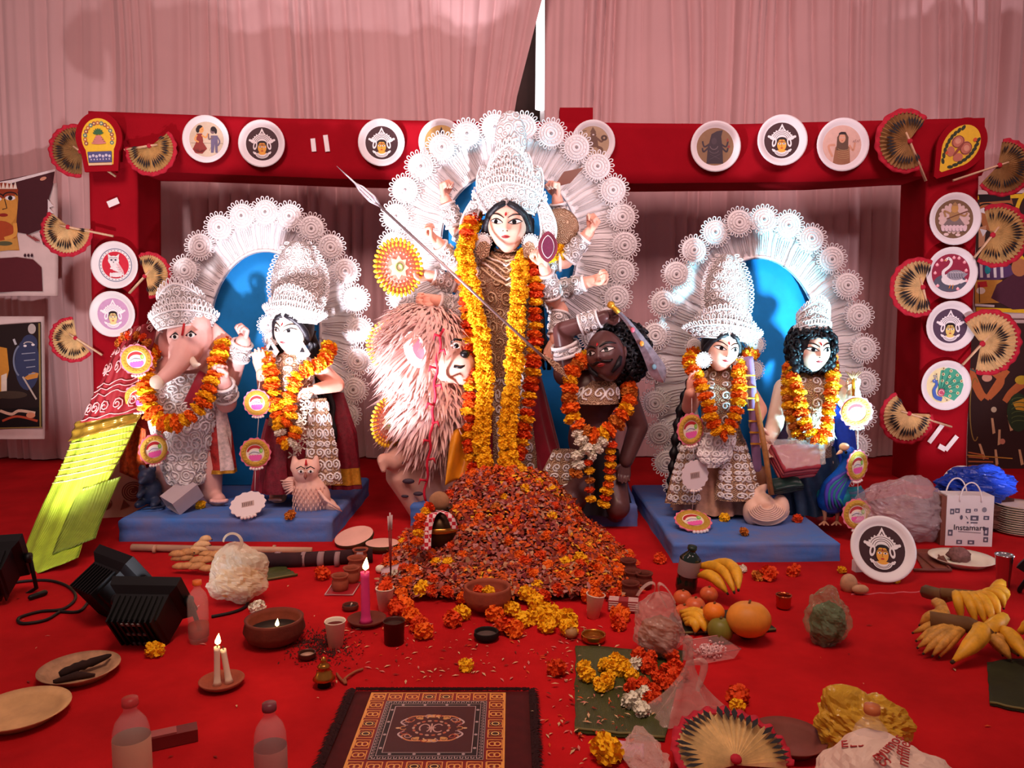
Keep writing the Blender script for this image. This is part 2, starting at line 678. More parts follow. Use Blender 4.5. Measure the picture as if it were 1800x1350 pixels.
def motif_face(face=YEL, ground=BRN, light_=WHT):
 d = Draw()
 d.ell(0, 0, 0.70, 0.70, ground, n=36)
 d.poly([(-.18, .30), (0, .66), (.18, .30)], light_)
 d.poly([(-.10, .34), (0, .54), (.10, .34)], ground)
 d.poly([(-.055, .36), (0, .48), (.055, .36)], light_)
 d.ell(0, 0.05, 0.42, 0.36, light_, a0=0, a1=180)
 for r in (0.36, 0.29, 0.22):
  d.arc(0, 0.05, r, r * 0.86, 5, 175, 0.018, ground)
 for i in range(11):
  a = math.radians(10 + 16 * i)
  d.ell(0.43 * math.cos(a), 0.05 + 0.37 * math.sin(a), 0.028, 0.028, light_, n=8)
 for s in (-1, 1):
  d.ell(s * 0.40, 0.10, 0.12, 0.07, light_, rot=s * 28)
  d.ell(s * 0.52, 0.15, 0.05, 0.05, light_, n=10)
  d.ell(s * 0.30, -0.08, 0.09, 0.18, light_, rot=s * 12)
  d.ell(s * 0.30, -0.08, 0.04, 0.10, ground, rot=s * 12, n=10)
 d.ell(0, -0.14, 0.21, 0.26, INK)
 d.ell(0, -0.18, 0.185, 0.24, face)
 d.ell(0, 0.03, 0.19, 0.10, INK, a0=0, a1=180)
 for s in (-1, 1):
  d.ell(s * 0.085, -0.13, 0.062, 0.032, WHT, n=12)
  d.ell(s * 0.085, -0.13, 0.026, 0.026, INK, n=10)
  d.arc(s * 0.085, -0.12, 0.075, 0.05, 20, 160, 0.014, INK, 8)
  d.arc(s * 0.085, -0.08, 0.085, 0.05, 20, 160, 0.016, INK, 8)
 d.ell(0, -0.03, 0.018, 0.055, (170, 30, 40), n=8)
 d.stroke([(0, -.14), (-.012, -.23), (.02, -.24)], 0.012, INK)
 d.ell(0, -0.30, 0.055, 0.022, (190, 40, 40), n=10)
 d.ell(0, -0.40, 0.30, 0.22, light_, a0=180, a1=360)
 d.ell(0, -0.38, 0.17, 0.09, face, a0=180, a1=360)
 for r in (0.25, 0.20):
  d.arc(0, -0.40, r, r * 0.72, 190, 350, 0.014, ground)
 for s in (-1, 1):
  d.ell(s * 0.31, -0.40, 0.06, 0.05, light_, n=10)
  d.ell(s * 0.36, -0.36, 0.035, 0.035, light_, n=8)
 return d

def motif_couple():
 d = Draw()
 d.ell(0, 0, .78, .78, INK, n=36); d.ell(0, 0, .75, .75, (206, 188, 160), n=36)
 d.stroke([(-.7, -.15), (.72, -.18)], .012, INK); d.stroke([(.1, -.5), (.28, -.18)], .01, INK)
 red = (138, 50, 40); blu = (104, 94, 120)
 d.poly([(-.62, -.42), (-.42, -.05), (-.20, -.05), (.02, -.40), (-.2, -.62), (-.5, -.6)], red)
 d.poly([(-.45, -.1), (-.42, .25), (-.18, .25), (-.14, -.1)], red)
 d.ell(-.22, .42, .12, .15, SKIN); d.ell(-.27, .48, .14, .13, INK, a0=30, a1=230); d.ell(-.37, .40, .08, .12, INK)
 d.curve([(-.2, .18), (-.02, .08), (.08, .26)], .07, SKIN); d.curve([(-.4, .2), (-.5, 0), (-.34, -.12)], .07, SKIN)
 d.ell(-.17, .42, .02, .012, INK, n=8)
 d.poly([(.18, -.58), (.2, .16), (.5, .16), (.48, -.58), (.38, -.58), (.36, -.2), (.3, -.58)], blu)
 d.ell(.28, .36, .10, .13, (120, 96, 96)); d.ell(.32, .44, .12, .11, INK); d.ell(.42, .35, .06, .12, INK)
 d.curve([(.3, .1), (.12, 0), (.1, .24)], .06, (120, 96, 96)); d.curve([(.48, .1), (.58, -.1), (.5, -.28)], .06, blu)
 for i in range(5):
  d.arc(-.3, -.34, .06 + .05 * i, .2, 200, 330, .01, (90, 30, 28))
 return d

def motif_seated(ground=(196, 158, 90), body=(56, 46, 52)):
 d = Draw()
 d.ell(0, 0, .78, .78, INK, n=36); d.ell(0, 0, .75, .75, ground, n=36)
 d.poly([(-.30, -.55), (-.18, .1), (0, .3), (.18, .1), (.30, -.55)], body)
 d.ell(0, .34, .13, .16, body); d.poly([(-.1, .44), (0, .68), (.1, .44)], body)
 d.poly([(-.5, -.42), (0, -.22), (.5, -.42), (.42, -.62), (-.42, -.62)], body)
 d.curve([(-.18, .05), (-.42, -.1), (-.5, -.22), (-.34, -.34)], .09, body)
 d.curve([(.18, .05), (.42, -.1), (.36, -.3)], .09, body)
 d.ell(-.5, -.14, .07, .07, (120, 80, 60))
 for s in (-1, 1):
  d.ell(s * .05, .37, .025, .015, WHT, n=8)
 d.arc(0, .1, .14, .12, 200, 340, .02, (150, 140, 140))
 return d

def motif_archer():
 d = Draw()
 d.ell(0, 0, .78, .78, INK, n=36); d.ell(0, 0, .75, .75, (178, 152, 118), n=36)
 b = (112, 84, 66)
 d.ell(.02, .36, .14, .13, b); d.poly([(-.14, .46), (.0, .72), (.16, .46)], b)
 d.poly([(-.16, .28), (.2, .28), (.26, -.2), (-.16, -.2)], b)
 d.curve([(-.15, .22), (-.42, .2), (-.62, .12)], .09, b); d.curve([(.2, .2), (.4, .05), (.5, .2)], .09, b)
 d.ell(.52, .22, .15, .13, (84, 62, 52)); d.ell(.52, .22, .05, .05, (178, 152, 118))
 d.curve([(-.1, -.18), (-.2, -.42), (-.45, -.5)], .12, b); d.curve([(.2, -.18), (.42, -.3), (.3, -.6)], .12, b)
 d.arc(-.2, .3, .5, .25, 100, 190, .02, INK); d.ell(.02, .36, .05, .03, WHT, n=8)
 return d

def motif_dark_standing():
 d = Draw()
 d.ell(0, 0, .80, .80, INK, n=36); d.ell(0, 0, .77, .77, (142, 110, 74), n=36)
 b = (58, 46, 52)
 d.poly([(-.34, -.68), (-.30, .0), (-.22, .2), (.22, .2), (.30, .0), (.34, -.68)], b)
 d.poly([(-.26, .1), (-.16, .5), (.06, .62), (.30, .66), (.24, .4), (.28, .1)], b)
 for s in (-1, 1):
  d.curve([(s * .24, .1), (s * .44, .0), (s * .52, .22)], .07, b)
  d.curve([(s * .24, .0), (s * .46, -.2), (s * .52, -.05)], .07, b)
 d.ell(-.05, .22, .11, .14, (74, 60, 66)); d.arc(-.05, .05, .16, .16, 190, 350, .03, (120, 106, 106))
 d.ell(.5, .26, .04, .07, (150, 60, 50), n=8); d.ell(.56, .0, .05, .06, (150, 60, 50), n=8)
 d.arc(-.04, -.1, .2, .16, 200, 340, .02, (110, 96, 100)); d.stroke([(-.2, -.5), (.2, -.3)], .015, (96, 84, 88))
 d.stroke([(.2, -.5), (-.2, -.3)], .015, (96, 84, 88))
 return d

def motif_woman():
 d = Draw()
 d.ell(0, 0, .82, .82, INK, n=36); d.ell(0, 0, .80, .80, (214, 176, 158), n=36)
 cl = (150, 102, 70)
 d.poly([(-.34, -.72), (-.26, -.1), (-.12, .08), (.14, .08), (.3, -.1), (.34, -.72), (0, -.8)], cl)
 d.curve([(-.26, .0), (-.52, -.05), (-.36, -.45)], .09, (206, 150, 120)); d.curve([(.28, .0), (.44, -.2), (.5, .1)], .08, (206, 150, 120))
 d.poly([(-.22, -.2), (-.2, .3), (-.06, .5), (.12, .5), (.24, .3), (.24, -.2)], (96, 70, 52))
 d.ell(.0, .26, .13, .18, (212, 156, 122)); d.ell(.0, .40, .15, .10, INK, a0=0, a1=180)
 for s in (-1, 1):
  d.ell(s * .05, .28, .03, .016, WHT, n=8); d.ell(s * .05, .28, .013, .014, INK, n=8)
 d.ell(0, .16, .03, .012, (170, 60, 50), n=8)
 for i in range(5):
  d.arc(.06, -.1 - .08 * i, .24, .1, 200, 340, .012, (196, 160, 110))
 for i in range(4):
  d.stroke([(.42 + .07 * i, .10), (.46 + .07 * i, .18 + .03 * (i % 2))], .02, (130, 90, 90))
 return d

def motif_owl():
 d = Draw()
 d.ell(0, 0, .72, .72, (120, 130, 150), n=36); d.ell(0, 0, .68, .68, WHT, n=36); d.ell(0, 0, .58, .58, (206, 40, 60), n=36)
 for i in range(28):
  a = 2 * PI * i / 28
  d.ell(.63 * math.cos(a), .63 * math.sin(a), .025, .025, (120, 130, 150), n=6)
 d.ell(-.06, .20, .24, .20, WHT); d.poly([(-.28, .28), (-.3, .48), (-.12, .36)], WHT); d.poly([(.16, .28), (.2, .48), (.02, .36)], WHT)
 d.poly([(-.24, .12), (.14, .12), (.32, -.2), (.42, -.52), (.12, -.3), (-.1, -.22), (-.2, -.05)], WHT)
 d.poly([(.04, .08), (.2, .02), (.34, -.22), (.40, -.46), (.18, -.22)], (230, 190, 190))
 for s in (-1, 1):
  d.ell(-.06 + s * .09, .22, .075, .06, (190, 190, 196), n=14); d.ell(-.06 + s * .09, .22, .035, .035, INK, n=10)
  d.arc(-.06 + s * .09, .24, .10, .09, 30, 150, .015, INK)
 d.poly([(-.09, .15), (-.03, .15), (-.06, .08)], INK)
 for i in range(4):
  d.arc(.12 + .05 * i, -.06 - .08 * i, .08, .06, 200, 340, .012, (170, 110, 120))
 d.ell(.02, -.42, .26, .10, WHT)
 for i in range(5):
  d.ell(-.2 + .11 * i, -.42, .05, .10, WHT, n=10)
 d.ell(-.16, -.14, .06, .04, WHT)
 return d

def motif_swan():
 d = Draw()
 d.ell(0, 0, .80, .80, WHT, n=36); d.ell(0, 0, .78, .78, (150, 40, 66), n=36); d.ell(0, -.38, .66, .36, (88, 90, 104))
 for x, y in ((-.55, .32), (-.38, .5), (.1, .6), (.3, .58), (.52, .42), (.6, .1), (-.62, 0), (-.5, -.5), (.3, -.62), (.62, -.3)):
  d.ell(x, y, .07, .06, (236, 150, 160), n=10); d.ell(x, y + .03, .03, .05, (250, 210, 210), n=8)
 d.curve([(-.26, -.2), (-.3, .05), (-.08, .25), (0, .45), (-.12, .58), (-.24, .48)], .13, WHT, 20, .09)
 d.ell(.05, -.25, .42, .24, WHT); d.poly([(.2, -.2), (.66, -.3), (.4, -.42)], WHT)
 d.ell(.2, -.08, .36, .2, (150, 148, 158)); d.poly([(.3, .02), (.68, -.02), (.5, -.2)], (150, 148, 158))
 for i in range(6):
  d.arc(.0 + .1 * i, -.08, .07, .12, 90, 270, .015, INK); d.arc(.0 + .1 * i, -.02, .05, .06, 0, 180, .012, WHT)
 d.ell(-.12, .56, .02, .02, INK, n=8); d.poly([(-.2, .55), (-.32, .46), (-.2, .48)], (230, 150, 60))
 d.stroke([(0, -.46), (-.06, -.6)], .03, (220, 150, 60)); d.stroke([(.1, -.46), (.08, -.62)], .03, (220, 150, 60))
 return d

def motif_peacock():
 d = Draw()
 d.ell(0, 0, .80, .80, WHT, n=36); d.ell(-.1, 0, .68, .72, (236, 226, 170), n=30)
 d.poly([(-.3, -.35), (-.2, .6), (.1, .72), (.4, .64), (.66, .38), (.76, 0), (.66, -.36), (.4, -.64), (.1, -.5)], (74, 172, 140))
 for k, r in enumerate((.5, .78, 1.02)):
  for i in range(7 + k):
   a = math.radians(-45 + 145 * i / (6 + k))
   x, y = -.25 + r * math.cos(a), -.28 + r * .95 * math.sin(a)
   if x * x + y * y < .54:
    d.stroke([(-.2, -.28), (x, y)], .012, (36, 110, 96)); d.ell(x, y, .065, .065, (226, 226, 170), n=12); d.ell(x, y, .03, .03, (120, 50, 60), n=8)
 d.curve([(-.12, -.58), (-.38, -.48), (-.46, -.2), (-.36, .02), (-.42, .18), (-.5, .16)], .17, (72, 108, 190), 18, .08)
 d.ell(-.46, .17, .09, .07, (72, 108, 190)); d.poly([(-.54, .17), (-.64, .12), (-.54, .13)], (230, 190, 90))
 for i in range(3):
  d.stroke([(-.44, .24), (-.5 + .06 * i, .38)], .012, (60, 90, 160)); d.ell(-.5 + .06 * i, .39, .02, .02, (60, 90, 160), n=6)
 d.ell(-.47, .19, .02, .015, WHT, n=8); d.ell(-.16, -.3, .14, .16, (196, 80, 110)); d.arc(-.16, -.3, .1, .1, 0, 300, .02, WHT)
 return d

def motif_lotus_seat():
 d = Draw()
 d.ell(0, 0, .82, .82, INK, n=36); d.ell(0, 0, .79, .79, (120, 92, 66), n=36); d.ell(0, .02, .58, .54, (214, 186, 176), n=28)
 for i in range(20):
  a = 2 * PI * i / 20
  d.ell(.56 * math.cos(a), .02 + .54 * math.sin(a), .07, .07, (214, 186, 176), n=8)
 b = (168, 130, 84); g = (126, 112, 108)
 d.poly([(-.46, -.28), (-.2, .05), (.2, .05), (.46, -.28)], g); d.ell(0, .12, .2, .22, b); d.ell(0, .4, .14, .16, (196, 150, 84))
 d.poly([(-.14, .5), (0, .66), (.14, .5)], b); d.curve([(-.16, .2), (-.4, .3), (-.34, .08)], .07, b); d.curve([(.16, .2), (.4, .12), (.5, .24)], .07, b)
 d.stroke([(-.3, .0), (.5, .3)], .04, (110, 70, 50))
 for i in range(7):
  d.ell(-.42 + .14 * i, -.36, .09, .13, (222, 196, 196), n=10); d.arc(-.42 + .14 * i, -.36, .09, .13, 180, 360, .012, INK)
 d.ell(-.3, -.6, .1, .06, (226, 200, 190)); d.ell(.16, -.62, .1, .06, (226, 200, 190))
 return d

PLATE_PROF = [(0.0, 0.0), (0.70, 0.0), (0.76, 0.01), (0.82, 0.06), (0.93, 0.10), (1.0, 0.105), (1.0, 0.085), (0.92, 0.07), (0.8, 0.02), (0.74, -0.03), (0.0, -0.03)]
_pm = {}

def plate(px, py, r, Y, motif, label, rot=0.0, tilt=0.0, yaw=0.0, X=None):
 k = r * S(Y)
 key = motif.__name__
 if key not in _pm:
  d = motif()
  a = MB()
  a.lathe(PLATE_PROF, 40)
  _pm[key] = (a.mesh('plate_body', WHITEC), d)
 o = link('painted_plate', None)
 X = X or facing(P(px, py, Y), math.radians(rot), tilt, yaw)
 o.matrix_local = X
 tag(o, label, 'plate', 'painted plates')
 link('plate_body', _pm[key][0], o, Matrix.Scale(k, 4))
 d = _pm[key][1]
 me = d.scaled(k * (0.98 if key != 'motif_face' else 1.0)).mesh('painting', d.mats)
 link('painting', me, o, Matrix.Translation((0, 0, 0.0008)))
 return o

YP = YB - 0.025
def motif_face_pale(): return motif_face((244, 224, 150), (206, 160, 196), (250, 248, 246))
def motif_face_grey(): return motif_face((240, 214, 120), (84, 64, 84), (248, 244, 244))

plate(363, 245, 40, YP, motif_couple, 'white plate painted with a dancing couple on the red beam')
plate(461, 253, 40, YP, motif_face, 'crowned-face plate on the red beam beside the couple plate')
plate(671, 251, 40, YP, motif_face, 'crowned-face plate on the red beam beside the tall goddess halo')
plate(776, 250, 39, YP, motif_seated, 'plate with a dark seated figure half hidden by halo rosettes')
plate(1042, 251, 38, YP, motif_archer, 'plate with a brown monkey-like figure behind the goddess halo')
plate(1257, 258, 43, YP, motif_dark_standing, 'plate with a dark robed figure on the red beam')
plate(1374, 247, 43, YP - 0.02, motif_face, 'crowned-face plate on the red beam beside the sari-woman plate')
plate(1480, 255, 45, YP, motif_woman, 'plate painted with a woman in a sari on the red beam')
plate(203, 466, 41, YP, motif_owl, 'plate with a white owl on red ground on the post')
plate(199, 552, 40, YP, motif_face_pale, 'pale pink crowned-face plate on the post below the owl plate')
plate(1677, 385, 45, YP, motif_lotus_seat, 'plate with a golden figure on a lotus, topmost on its post')
plate(1671, 480, 45, YP, motif_swan, 'plate painted with a white swan on crimson ground')
plate(1670, 573, 44, YP, motif_face_grey, 'crowned-face plate on the post between swan and peacock plates')
plate(1661, 677, 44, YP, motif_peacock, 'plate painted with a green-tailed blue peacock')

# ------------------------------------------------------------------ hand fans
def fan(hub, end, ang, spread, Rp, Y, label, leaf=LEAF_DRY, marks=(0.5, 0.82), n=30, X=None, skew=0.0, handle=True, frill=0.16):
 k = S(Y)
 o = link('hand_fan', None)
 X = X or facing(P(hub[0], hub[1], Y))
 o.matrix_local = X
 tag(o, label, 'fan', 'palm-leaf hand fans')
 a0 = math.radians(ang - spread / 2)
 a1 = math.radians(ang + spread / 2)
 Rm = Rp * k * (0.84 if handle else 1.0)

 def rr(t):
  return Rm * (0.80 + 0.20 * math.sin(PI * t) + skew * (t - 0.5))

 def pt(t, f, z):
  a = a0 + (a1 - a0) * t
  r = rr(t) * f
  return (r * math.cos(a), r * math.sin(a), z)
 lf = MB()
 fr = [0.03, 0.3, 0.6, 0.86, 0.97]
 V, Fc = [], []
 for i in range(2 * n + 1):
  for f in fr:
   z = 0.012 + (0.016 * f * (1 if i % 2 else -0.2)) * Rm / 0.2 + 0.02 * Rm / 0.2 * math.sin(PI * i / (2 * n))
   V.append(pt(i / (2 * n), f, z))
 q = len(fr)
 for i in range(2 * n):
  for j in range(q - 1):
   Fc.append((i * q + j, i * q + j + 1, (i + 1) * q + j + 1, (i + 1) * q + j))
 lf.add(V, Fc, 0, False)
 link('pleated_leaf', lf.mesh('pleated_leaf', leaf), o)
 mk = MB()
 for i in range(n):
  t = (i + 0.5) / n
  w = 0.42 / n
  f0 = marks[0] + rng.uniform(-.04, .04)
  f1 = marks[1] + rng.uniform(-.05, .05)
  if i % 7 == 6:
   continue
  z = 0.030 * Rm / 0.2 + 0.02 * Rm / 0.2 * math.sin(PI * t) + 0.010
  fm = f0 * .4 + f1 * .6
  mk.add([pt(t, f0, z), pt(t - w, fm, z), pt(t, f1, z), pt(t + w, fm, z)], [(0, 1, 2, 3)], 0, False)
 link('painted_marks', mk.mesh('painted_marks', BLACKP), o)
 fb = MB()
 N = 120

 def bfn(u, v):
  z = 0.016 + 0.006 * math.sin(u * 88) * v + 0.02 * Rm / 0.2 * math.sin(PI * u)
  return pt(u, 0.94 + frill * v * (1 + 0.10 * math.sin(u * 61)), z)
 fb.sheet(bfn, N, 2, 0.004, off=(0, 0, 1))
 link('frill', fb.mesh('frill', FRILL), o)
 if handle:
  hd = MB()
  e = Vector(((end[0] - hub[0]) * k, -(end[1] - hub[1]) * k, 0.012))
  s = e.normalized() * (-0.30 * Rm)
  hd.tube([s + Vector((0, 0, .03)), Vector((0, 0, .025)), e], [0.010, 0.012, 0.012], 8, flat=0.6)
  link('handle', hd.mesh('handle', WOOD), o)
 hb = MB()
 hb.ball((0, 0, 0.03), (0.09 * Rm, 0.09 * Rm, 0.01), 10, 6)
 link('hub', hb.mesh('hub', FRILL), o)
 return o

YF = YB - 0.045
fan((146, 268), (202, 309), 172, 190, 58, YF + 0.03, 'dull brown fan tucked behind the yellow shield panel', LEAF_OLD)
fan((266, 258), (222, 264), -70, 215, 56, YF, 'fan on the beam beside the yellow shield panel', M('mid_palm_leaf', (196, 160, 100), 0.6, var=.2, vscale=25))
fan((124, 400), (199, 415), -112, 215, 56, YF, 'fan beside the owl plate with its handle across the post')
fan((258, 486), (228, 515), 12, 190, 52, YF + 0.02, 'fan behind the edge of the halo beside the owl plate')
fan((137, 594), (180, 624), 205, 215, 50, YB - .010, 'fan beside the pale pink plate, lowest on its post')
fan((1595, 250), (1628, 316), 178, 250, 66, YF, 'dull fan on the beam beside the sari-woman plate', LEAF_OLD)
fan((1752, 292), (1676, 317), -25, 215, 62, YF, 'dull fan below the yellow leaf-shaped panel', LEAF_OLD)
fan((1740, 414), (1713, 452), -5, 225, 68, YF, 'dull fan beside the lotus plate', M('mid_palm_leaf', (196, 160, 100), 0.6))
fan((1618, 505), (1631, 543), 182, 225, 64, YF - .02, 'fan with heavy black marks beside the swan plate', n=26, marks=(0.42, .88))
fan((1722, 604), (1692, 641), 15, 225, 72, YF, 'bright pink-edged fan between the crowned-face and peacock plates', n=30, marks=(.36, .7))
fan((1594, 726), (1672, 750), 240, 235, 60, YB - .010, 'fan below the peacock plate, lowest on its post', n=28)

def shield(px, py, w, h, rot, Y, label, style):
 o = link('fan_panel', None)
 o.matrix_local = facing(P(px, py, Y), math.radians(rot))
 tag(o, label, 'fan', 'painted shield-shaped fans')
 k = S(Y)

 def outline(sx, sy, n=30):
  pts = []
  for i in range(n + 1):
   a = math.radians(-35 + 250 * i / n)
   pts.append((sx * math.cos(a), sy * (0.15 + 0.85 * max(math.sin(a), -0.6))))
  if style == 'leaf':
   pts += [(-0.08 * sx, -1.05 * sy), (0.08 * sx, -1.05 * sy)]
  else:
   pts += [(-0.72 * sx, -1.0 * sy), (0.72 * sx, -1.0 * sy)]
  return pts
 b = MB()
 b.prism([(x * k, y * k) for x, y in outline(w, h)], 0.0, 0.018)
 link('red_border', b.mesh('red_border', RED_CLOTH), o)
 d = Draw(0.00012)
 d.poly(outline(w * 0.74, h * 0.78), (238, 196, 48))
 if style == 'leaf':
  for s in (-1, 1):
   for i in range(9):
    y = -0.6 * h + 1.2 * h * i / 8
    x = s * w * 0.6 * math.cos((i - 5) * 0.24)
    d.ell(x * .92, y * .92, .13 * w, .05 * h, (52, 60, 40), rot=s * (40 + 6 * i), n=10)
  for s in (-1, 1):
   d.ell(s * .22 * w, .15 * h, .24 * w, .2 * h, (196, 120, 96), rot=s * 30); d.ell(s * .2 * w, -.2 * h, .17 * w, .15 * h, (196, 120, 96), rot=-s * 30)
   d.ell(s * .24 * w, .16 * h, .12 * w, .09 * h, (222, 160, 130), rot=s * 30); d.arc(s * .22 * w, .15 * h, .22 * w, .18 * h, 0, 360, 1.2, (120, 60, 50), 20)
  d.ell(0, 0, .06 * w, .26 * h, (150, 76, 60)); d.ell(.3 * w, .5 * h, .08 * w, .06 * h, (210, 90, 50)); d.ell(-.3 * w, -.3 * h, .06 * w, .05 * h, (210, 90, 50))
 else:
  for i in range(15):
   a = math.radians(-20 + 220 * i / 14)
   c = [(96, 130, 120), (190, 110, 60), (150, 80, 70)][i % 3]
   d.ell(w * .58 * math.cos(a), h * (.12 + .5 * math.sin(a)), .09 * w, .07 * h, c, n=10)
   d.ell(w * .58 * math.cos(a), h * (.12 + .5 * math.sin(a)), .04 * w, .03 * h, (238, 220, 150), n=8)
  for i in range(7):
   a = math.radians(15 + 25 * i)
   d.ell(.12 * w * math.cos(a), h * (.24 + .11 * math.sin(a)), .12 * w, .035 * h, (60, 110, 66), rot=15 + 25 * i, n=10)
  for i in range(4):
   d.ell(0, h * (.16 - .07 * i), w * (.14 + .06 * i), .045 * h, (206, 130, 120), n=14)
  d.poly([(-.52 * w, -.34 * h), (.52 * w, -.34 * h), (.5 * w, -.70 * h), (-.5 * w, -.70 * h)], (84, 84, 130))
  for i in range(7):
   d.ell(-.42 * w + .14 * w * i, -.5 * h + 1.5 * (i % 2), .06 * w, .05 * h, (206, 200, 214), n=8)
   d.ell(-.38 * w + .13 * w * i, -.6 * h, .03 * w, .03 * h, (206, 200, 214), n=6)
  d.poly([(-.5 * w, -.72 * h), (.5 * w, -.72 * h), (.5 * w, -.8 * h), (-.5 * w, -.8 * h)], (226, 196, 150))
 link('painting', d.scaled(k).mesh('painting', d.mats), o, Matrix.Translation((0, 0, .0185)))

shield(177, 250, 40, 50, 2, YF - 0.03, 'red shield panel with a yellow arch painting and blue band', 'arch')
shield(1682, 263, 40, 58, -38, YF - 0.01, 'tilted red panel with a yellow leaf-shaped butterfly painting', 'leaf')

# ------------------------------------------------------------------ painted cloth scrolls at the sides
def banner(x0, y0, x1, y1, Y, label, draw, col):
 o = root('painted_scroll', P((x0 + x1) / 2, y1, Y), label, 'painting', 'painted cloth scrolls beside the arch')
 mb = MB()

 def fn(u, v):
  p = P(x0 + (x1 - x0) * u, y1 + (y0 - y1) * v, Y)
  return p + Vector((0, 0.006 + 0.006 * math.sin(u * 7 + v * 3), 0))
 mb.sheet(fn, 24, 24, 0.004)
 part('cloth', mb, M('scroll_cloth_%d' % x0, col, 0.9, var=.06), o)
 d = Draw(0.00012)
 draw(d)
 m2 = MB()
 m2.v = [tuple(P(x, y, Y - 0.004 - z)) for x, y, z in d.mb.v]
 m2.f, m2.m, m2.s = [tuple(reversed(f)) for f in d.mb.f], d.mb.m, d.mb.s
 part('painting', m2, d.mats, o)

def scroll_a(d):
 b = (74, 30, 36)
 d.poly([(-60, 330), (0, 318), (50, 308), (97, 297), (92, 330), (84, 356), (86, 380), (76, 402), (50, 412), (30, 408), (-60, 420)], b)
 d.poly([(-60, 330), (20, 316), (97, 297), (97, 301), (20, 322), (-60, 336)], (236, 224, 220))
 o = (198, 132, 52)
 d.poly([(-40, 425), (-40, 330), (30, 332), (32, 350), (28, 400), (34, 440), (-40, 440)], o)
 d.ell(4, 365, 27, 34, (216, 150, 64)); d.ell(4, 335, 28, 14, (150, 60, 30))
 for i in range(8):
  d.poly([(-26 + 7 * i, 332), (-22 + 7 * i, 318), (-19 + 7 * i, 332)], (238, 220, 200))
 d.ell(-6, 350, 9, 4, WHT); d.ell(-6, 350, 4, 4, INK); d.ell(18, 348, 9, 4, WHT); d.ell(18, 348, 4, 4, INK)
 d.arc(-6, 346, 12, 6, 180, 360, 2, INK); d.arc(18, 344, 12, 6, 180, 360, 2, INK)
 d.stroke([(8, 350), (12, 366), (4, 368)], 1.6, INK); d.ell(6, 378, 8, 3, (150, 40, 30))
 d.ell(2, 412, 26, 24, (176, 74, 36)); d.curve([(26, 392), (26, 412), (8, 420)], 7, (226, 160, 70))
 d.poly([(-40, 430), (30, 418), (33, 438), (-40, 446)], (206, 150, 70)); d.ell(8, 428, 14, 4, (90, 90, 60))
 d.poly([(-60, 458), (30, 452), (58, 456), (73, 470), (75, 512), (30, 512), (-60, 518)], (92, 32, 38))
 d.poly([(70, 412), (90, 408), (84, 432), (76, 430)], b)
 for i in range(3):
  d.stroke([(46 + 6 * i, 412 + 2 * i), (64 + 3 * i, 424)], 1.6, (150, 60, 60)); d.ell(44 + 6 * i, 449, 2.5, 3, (60, 30, 40), n=8)
  d.poly([(84 + 0 * i, 350 + 12 * i), (94, 362 + 12 * i), (84, 366 + 12 * i)], (236, 224, 220))
 d.ell(76, 314, 6, 3, (216, 150, 120), rot=-20)

def scroll_b(d):
 d.poly([(-60, 575), (72, 566), (74, 752), (-60, 756)], (36, 24, 22))
 d.poly([(-60, 720), (72, 716), (74, 752), (-60, 756)], (20, 14, 14))
 d.ell(48, 640, 22, 46, (54, 62, 92)); d.ell(52, 604, 14, 16, (54, 62, 92)); d.ell(56, 578, 7, 9, (190, 180, 170))
 d.arc(50, 605, 8, 4, 180, 360, 2, (190, 180, 170)); d.ell(44, 608, 3, 2, WHT); d.ell(58, 606, 3, 2, WHT)
 d.stroke([(24, 596), (28, 606)], 4, (190, 190, 190)); d.arc(42, 634, 18, 30, 120, 240, 3, (120, 130, 150))
 d.poly([(-20, 606), (12, 612), (16, 650), (4, 700), (-20, 700)], (206, 140, 50)); d.poly([(2, 660), (12, 656), (12, 690), (2, 690)], (230, 214, 190))
 d.poly([(42, 664), (58, 654), (68, 656), (66, 664), (48, 668)], (206, 140, 60)); d.stroke([(40, 662), (64, 702)], 3, (190, 176, 160))
 for i in range(4):
  d.stroke([(38 + 4 * i, 622 + 12 * i), (62, 620 + 12 * i)], 1.6, (150, 156, 170))
 d.curve([(0, 722), (20, 728), (34, 722), (62, 726)], 5, (226, 190, 160)); d.curve([(4, 740), (30, 732), (66, 740)], 4, (190, 80, 50))
 d.ell(54, 730, 8, 5, (226, 150, 110)); d.ell(18, 694, 30, 7, (70, 56, 44))
 d.stroke([(69, 568), (71, 752)], 3, (150, 130, 70)); d.stroke([(-60, 754), (74, 751)], 2, (150, 130, 70))

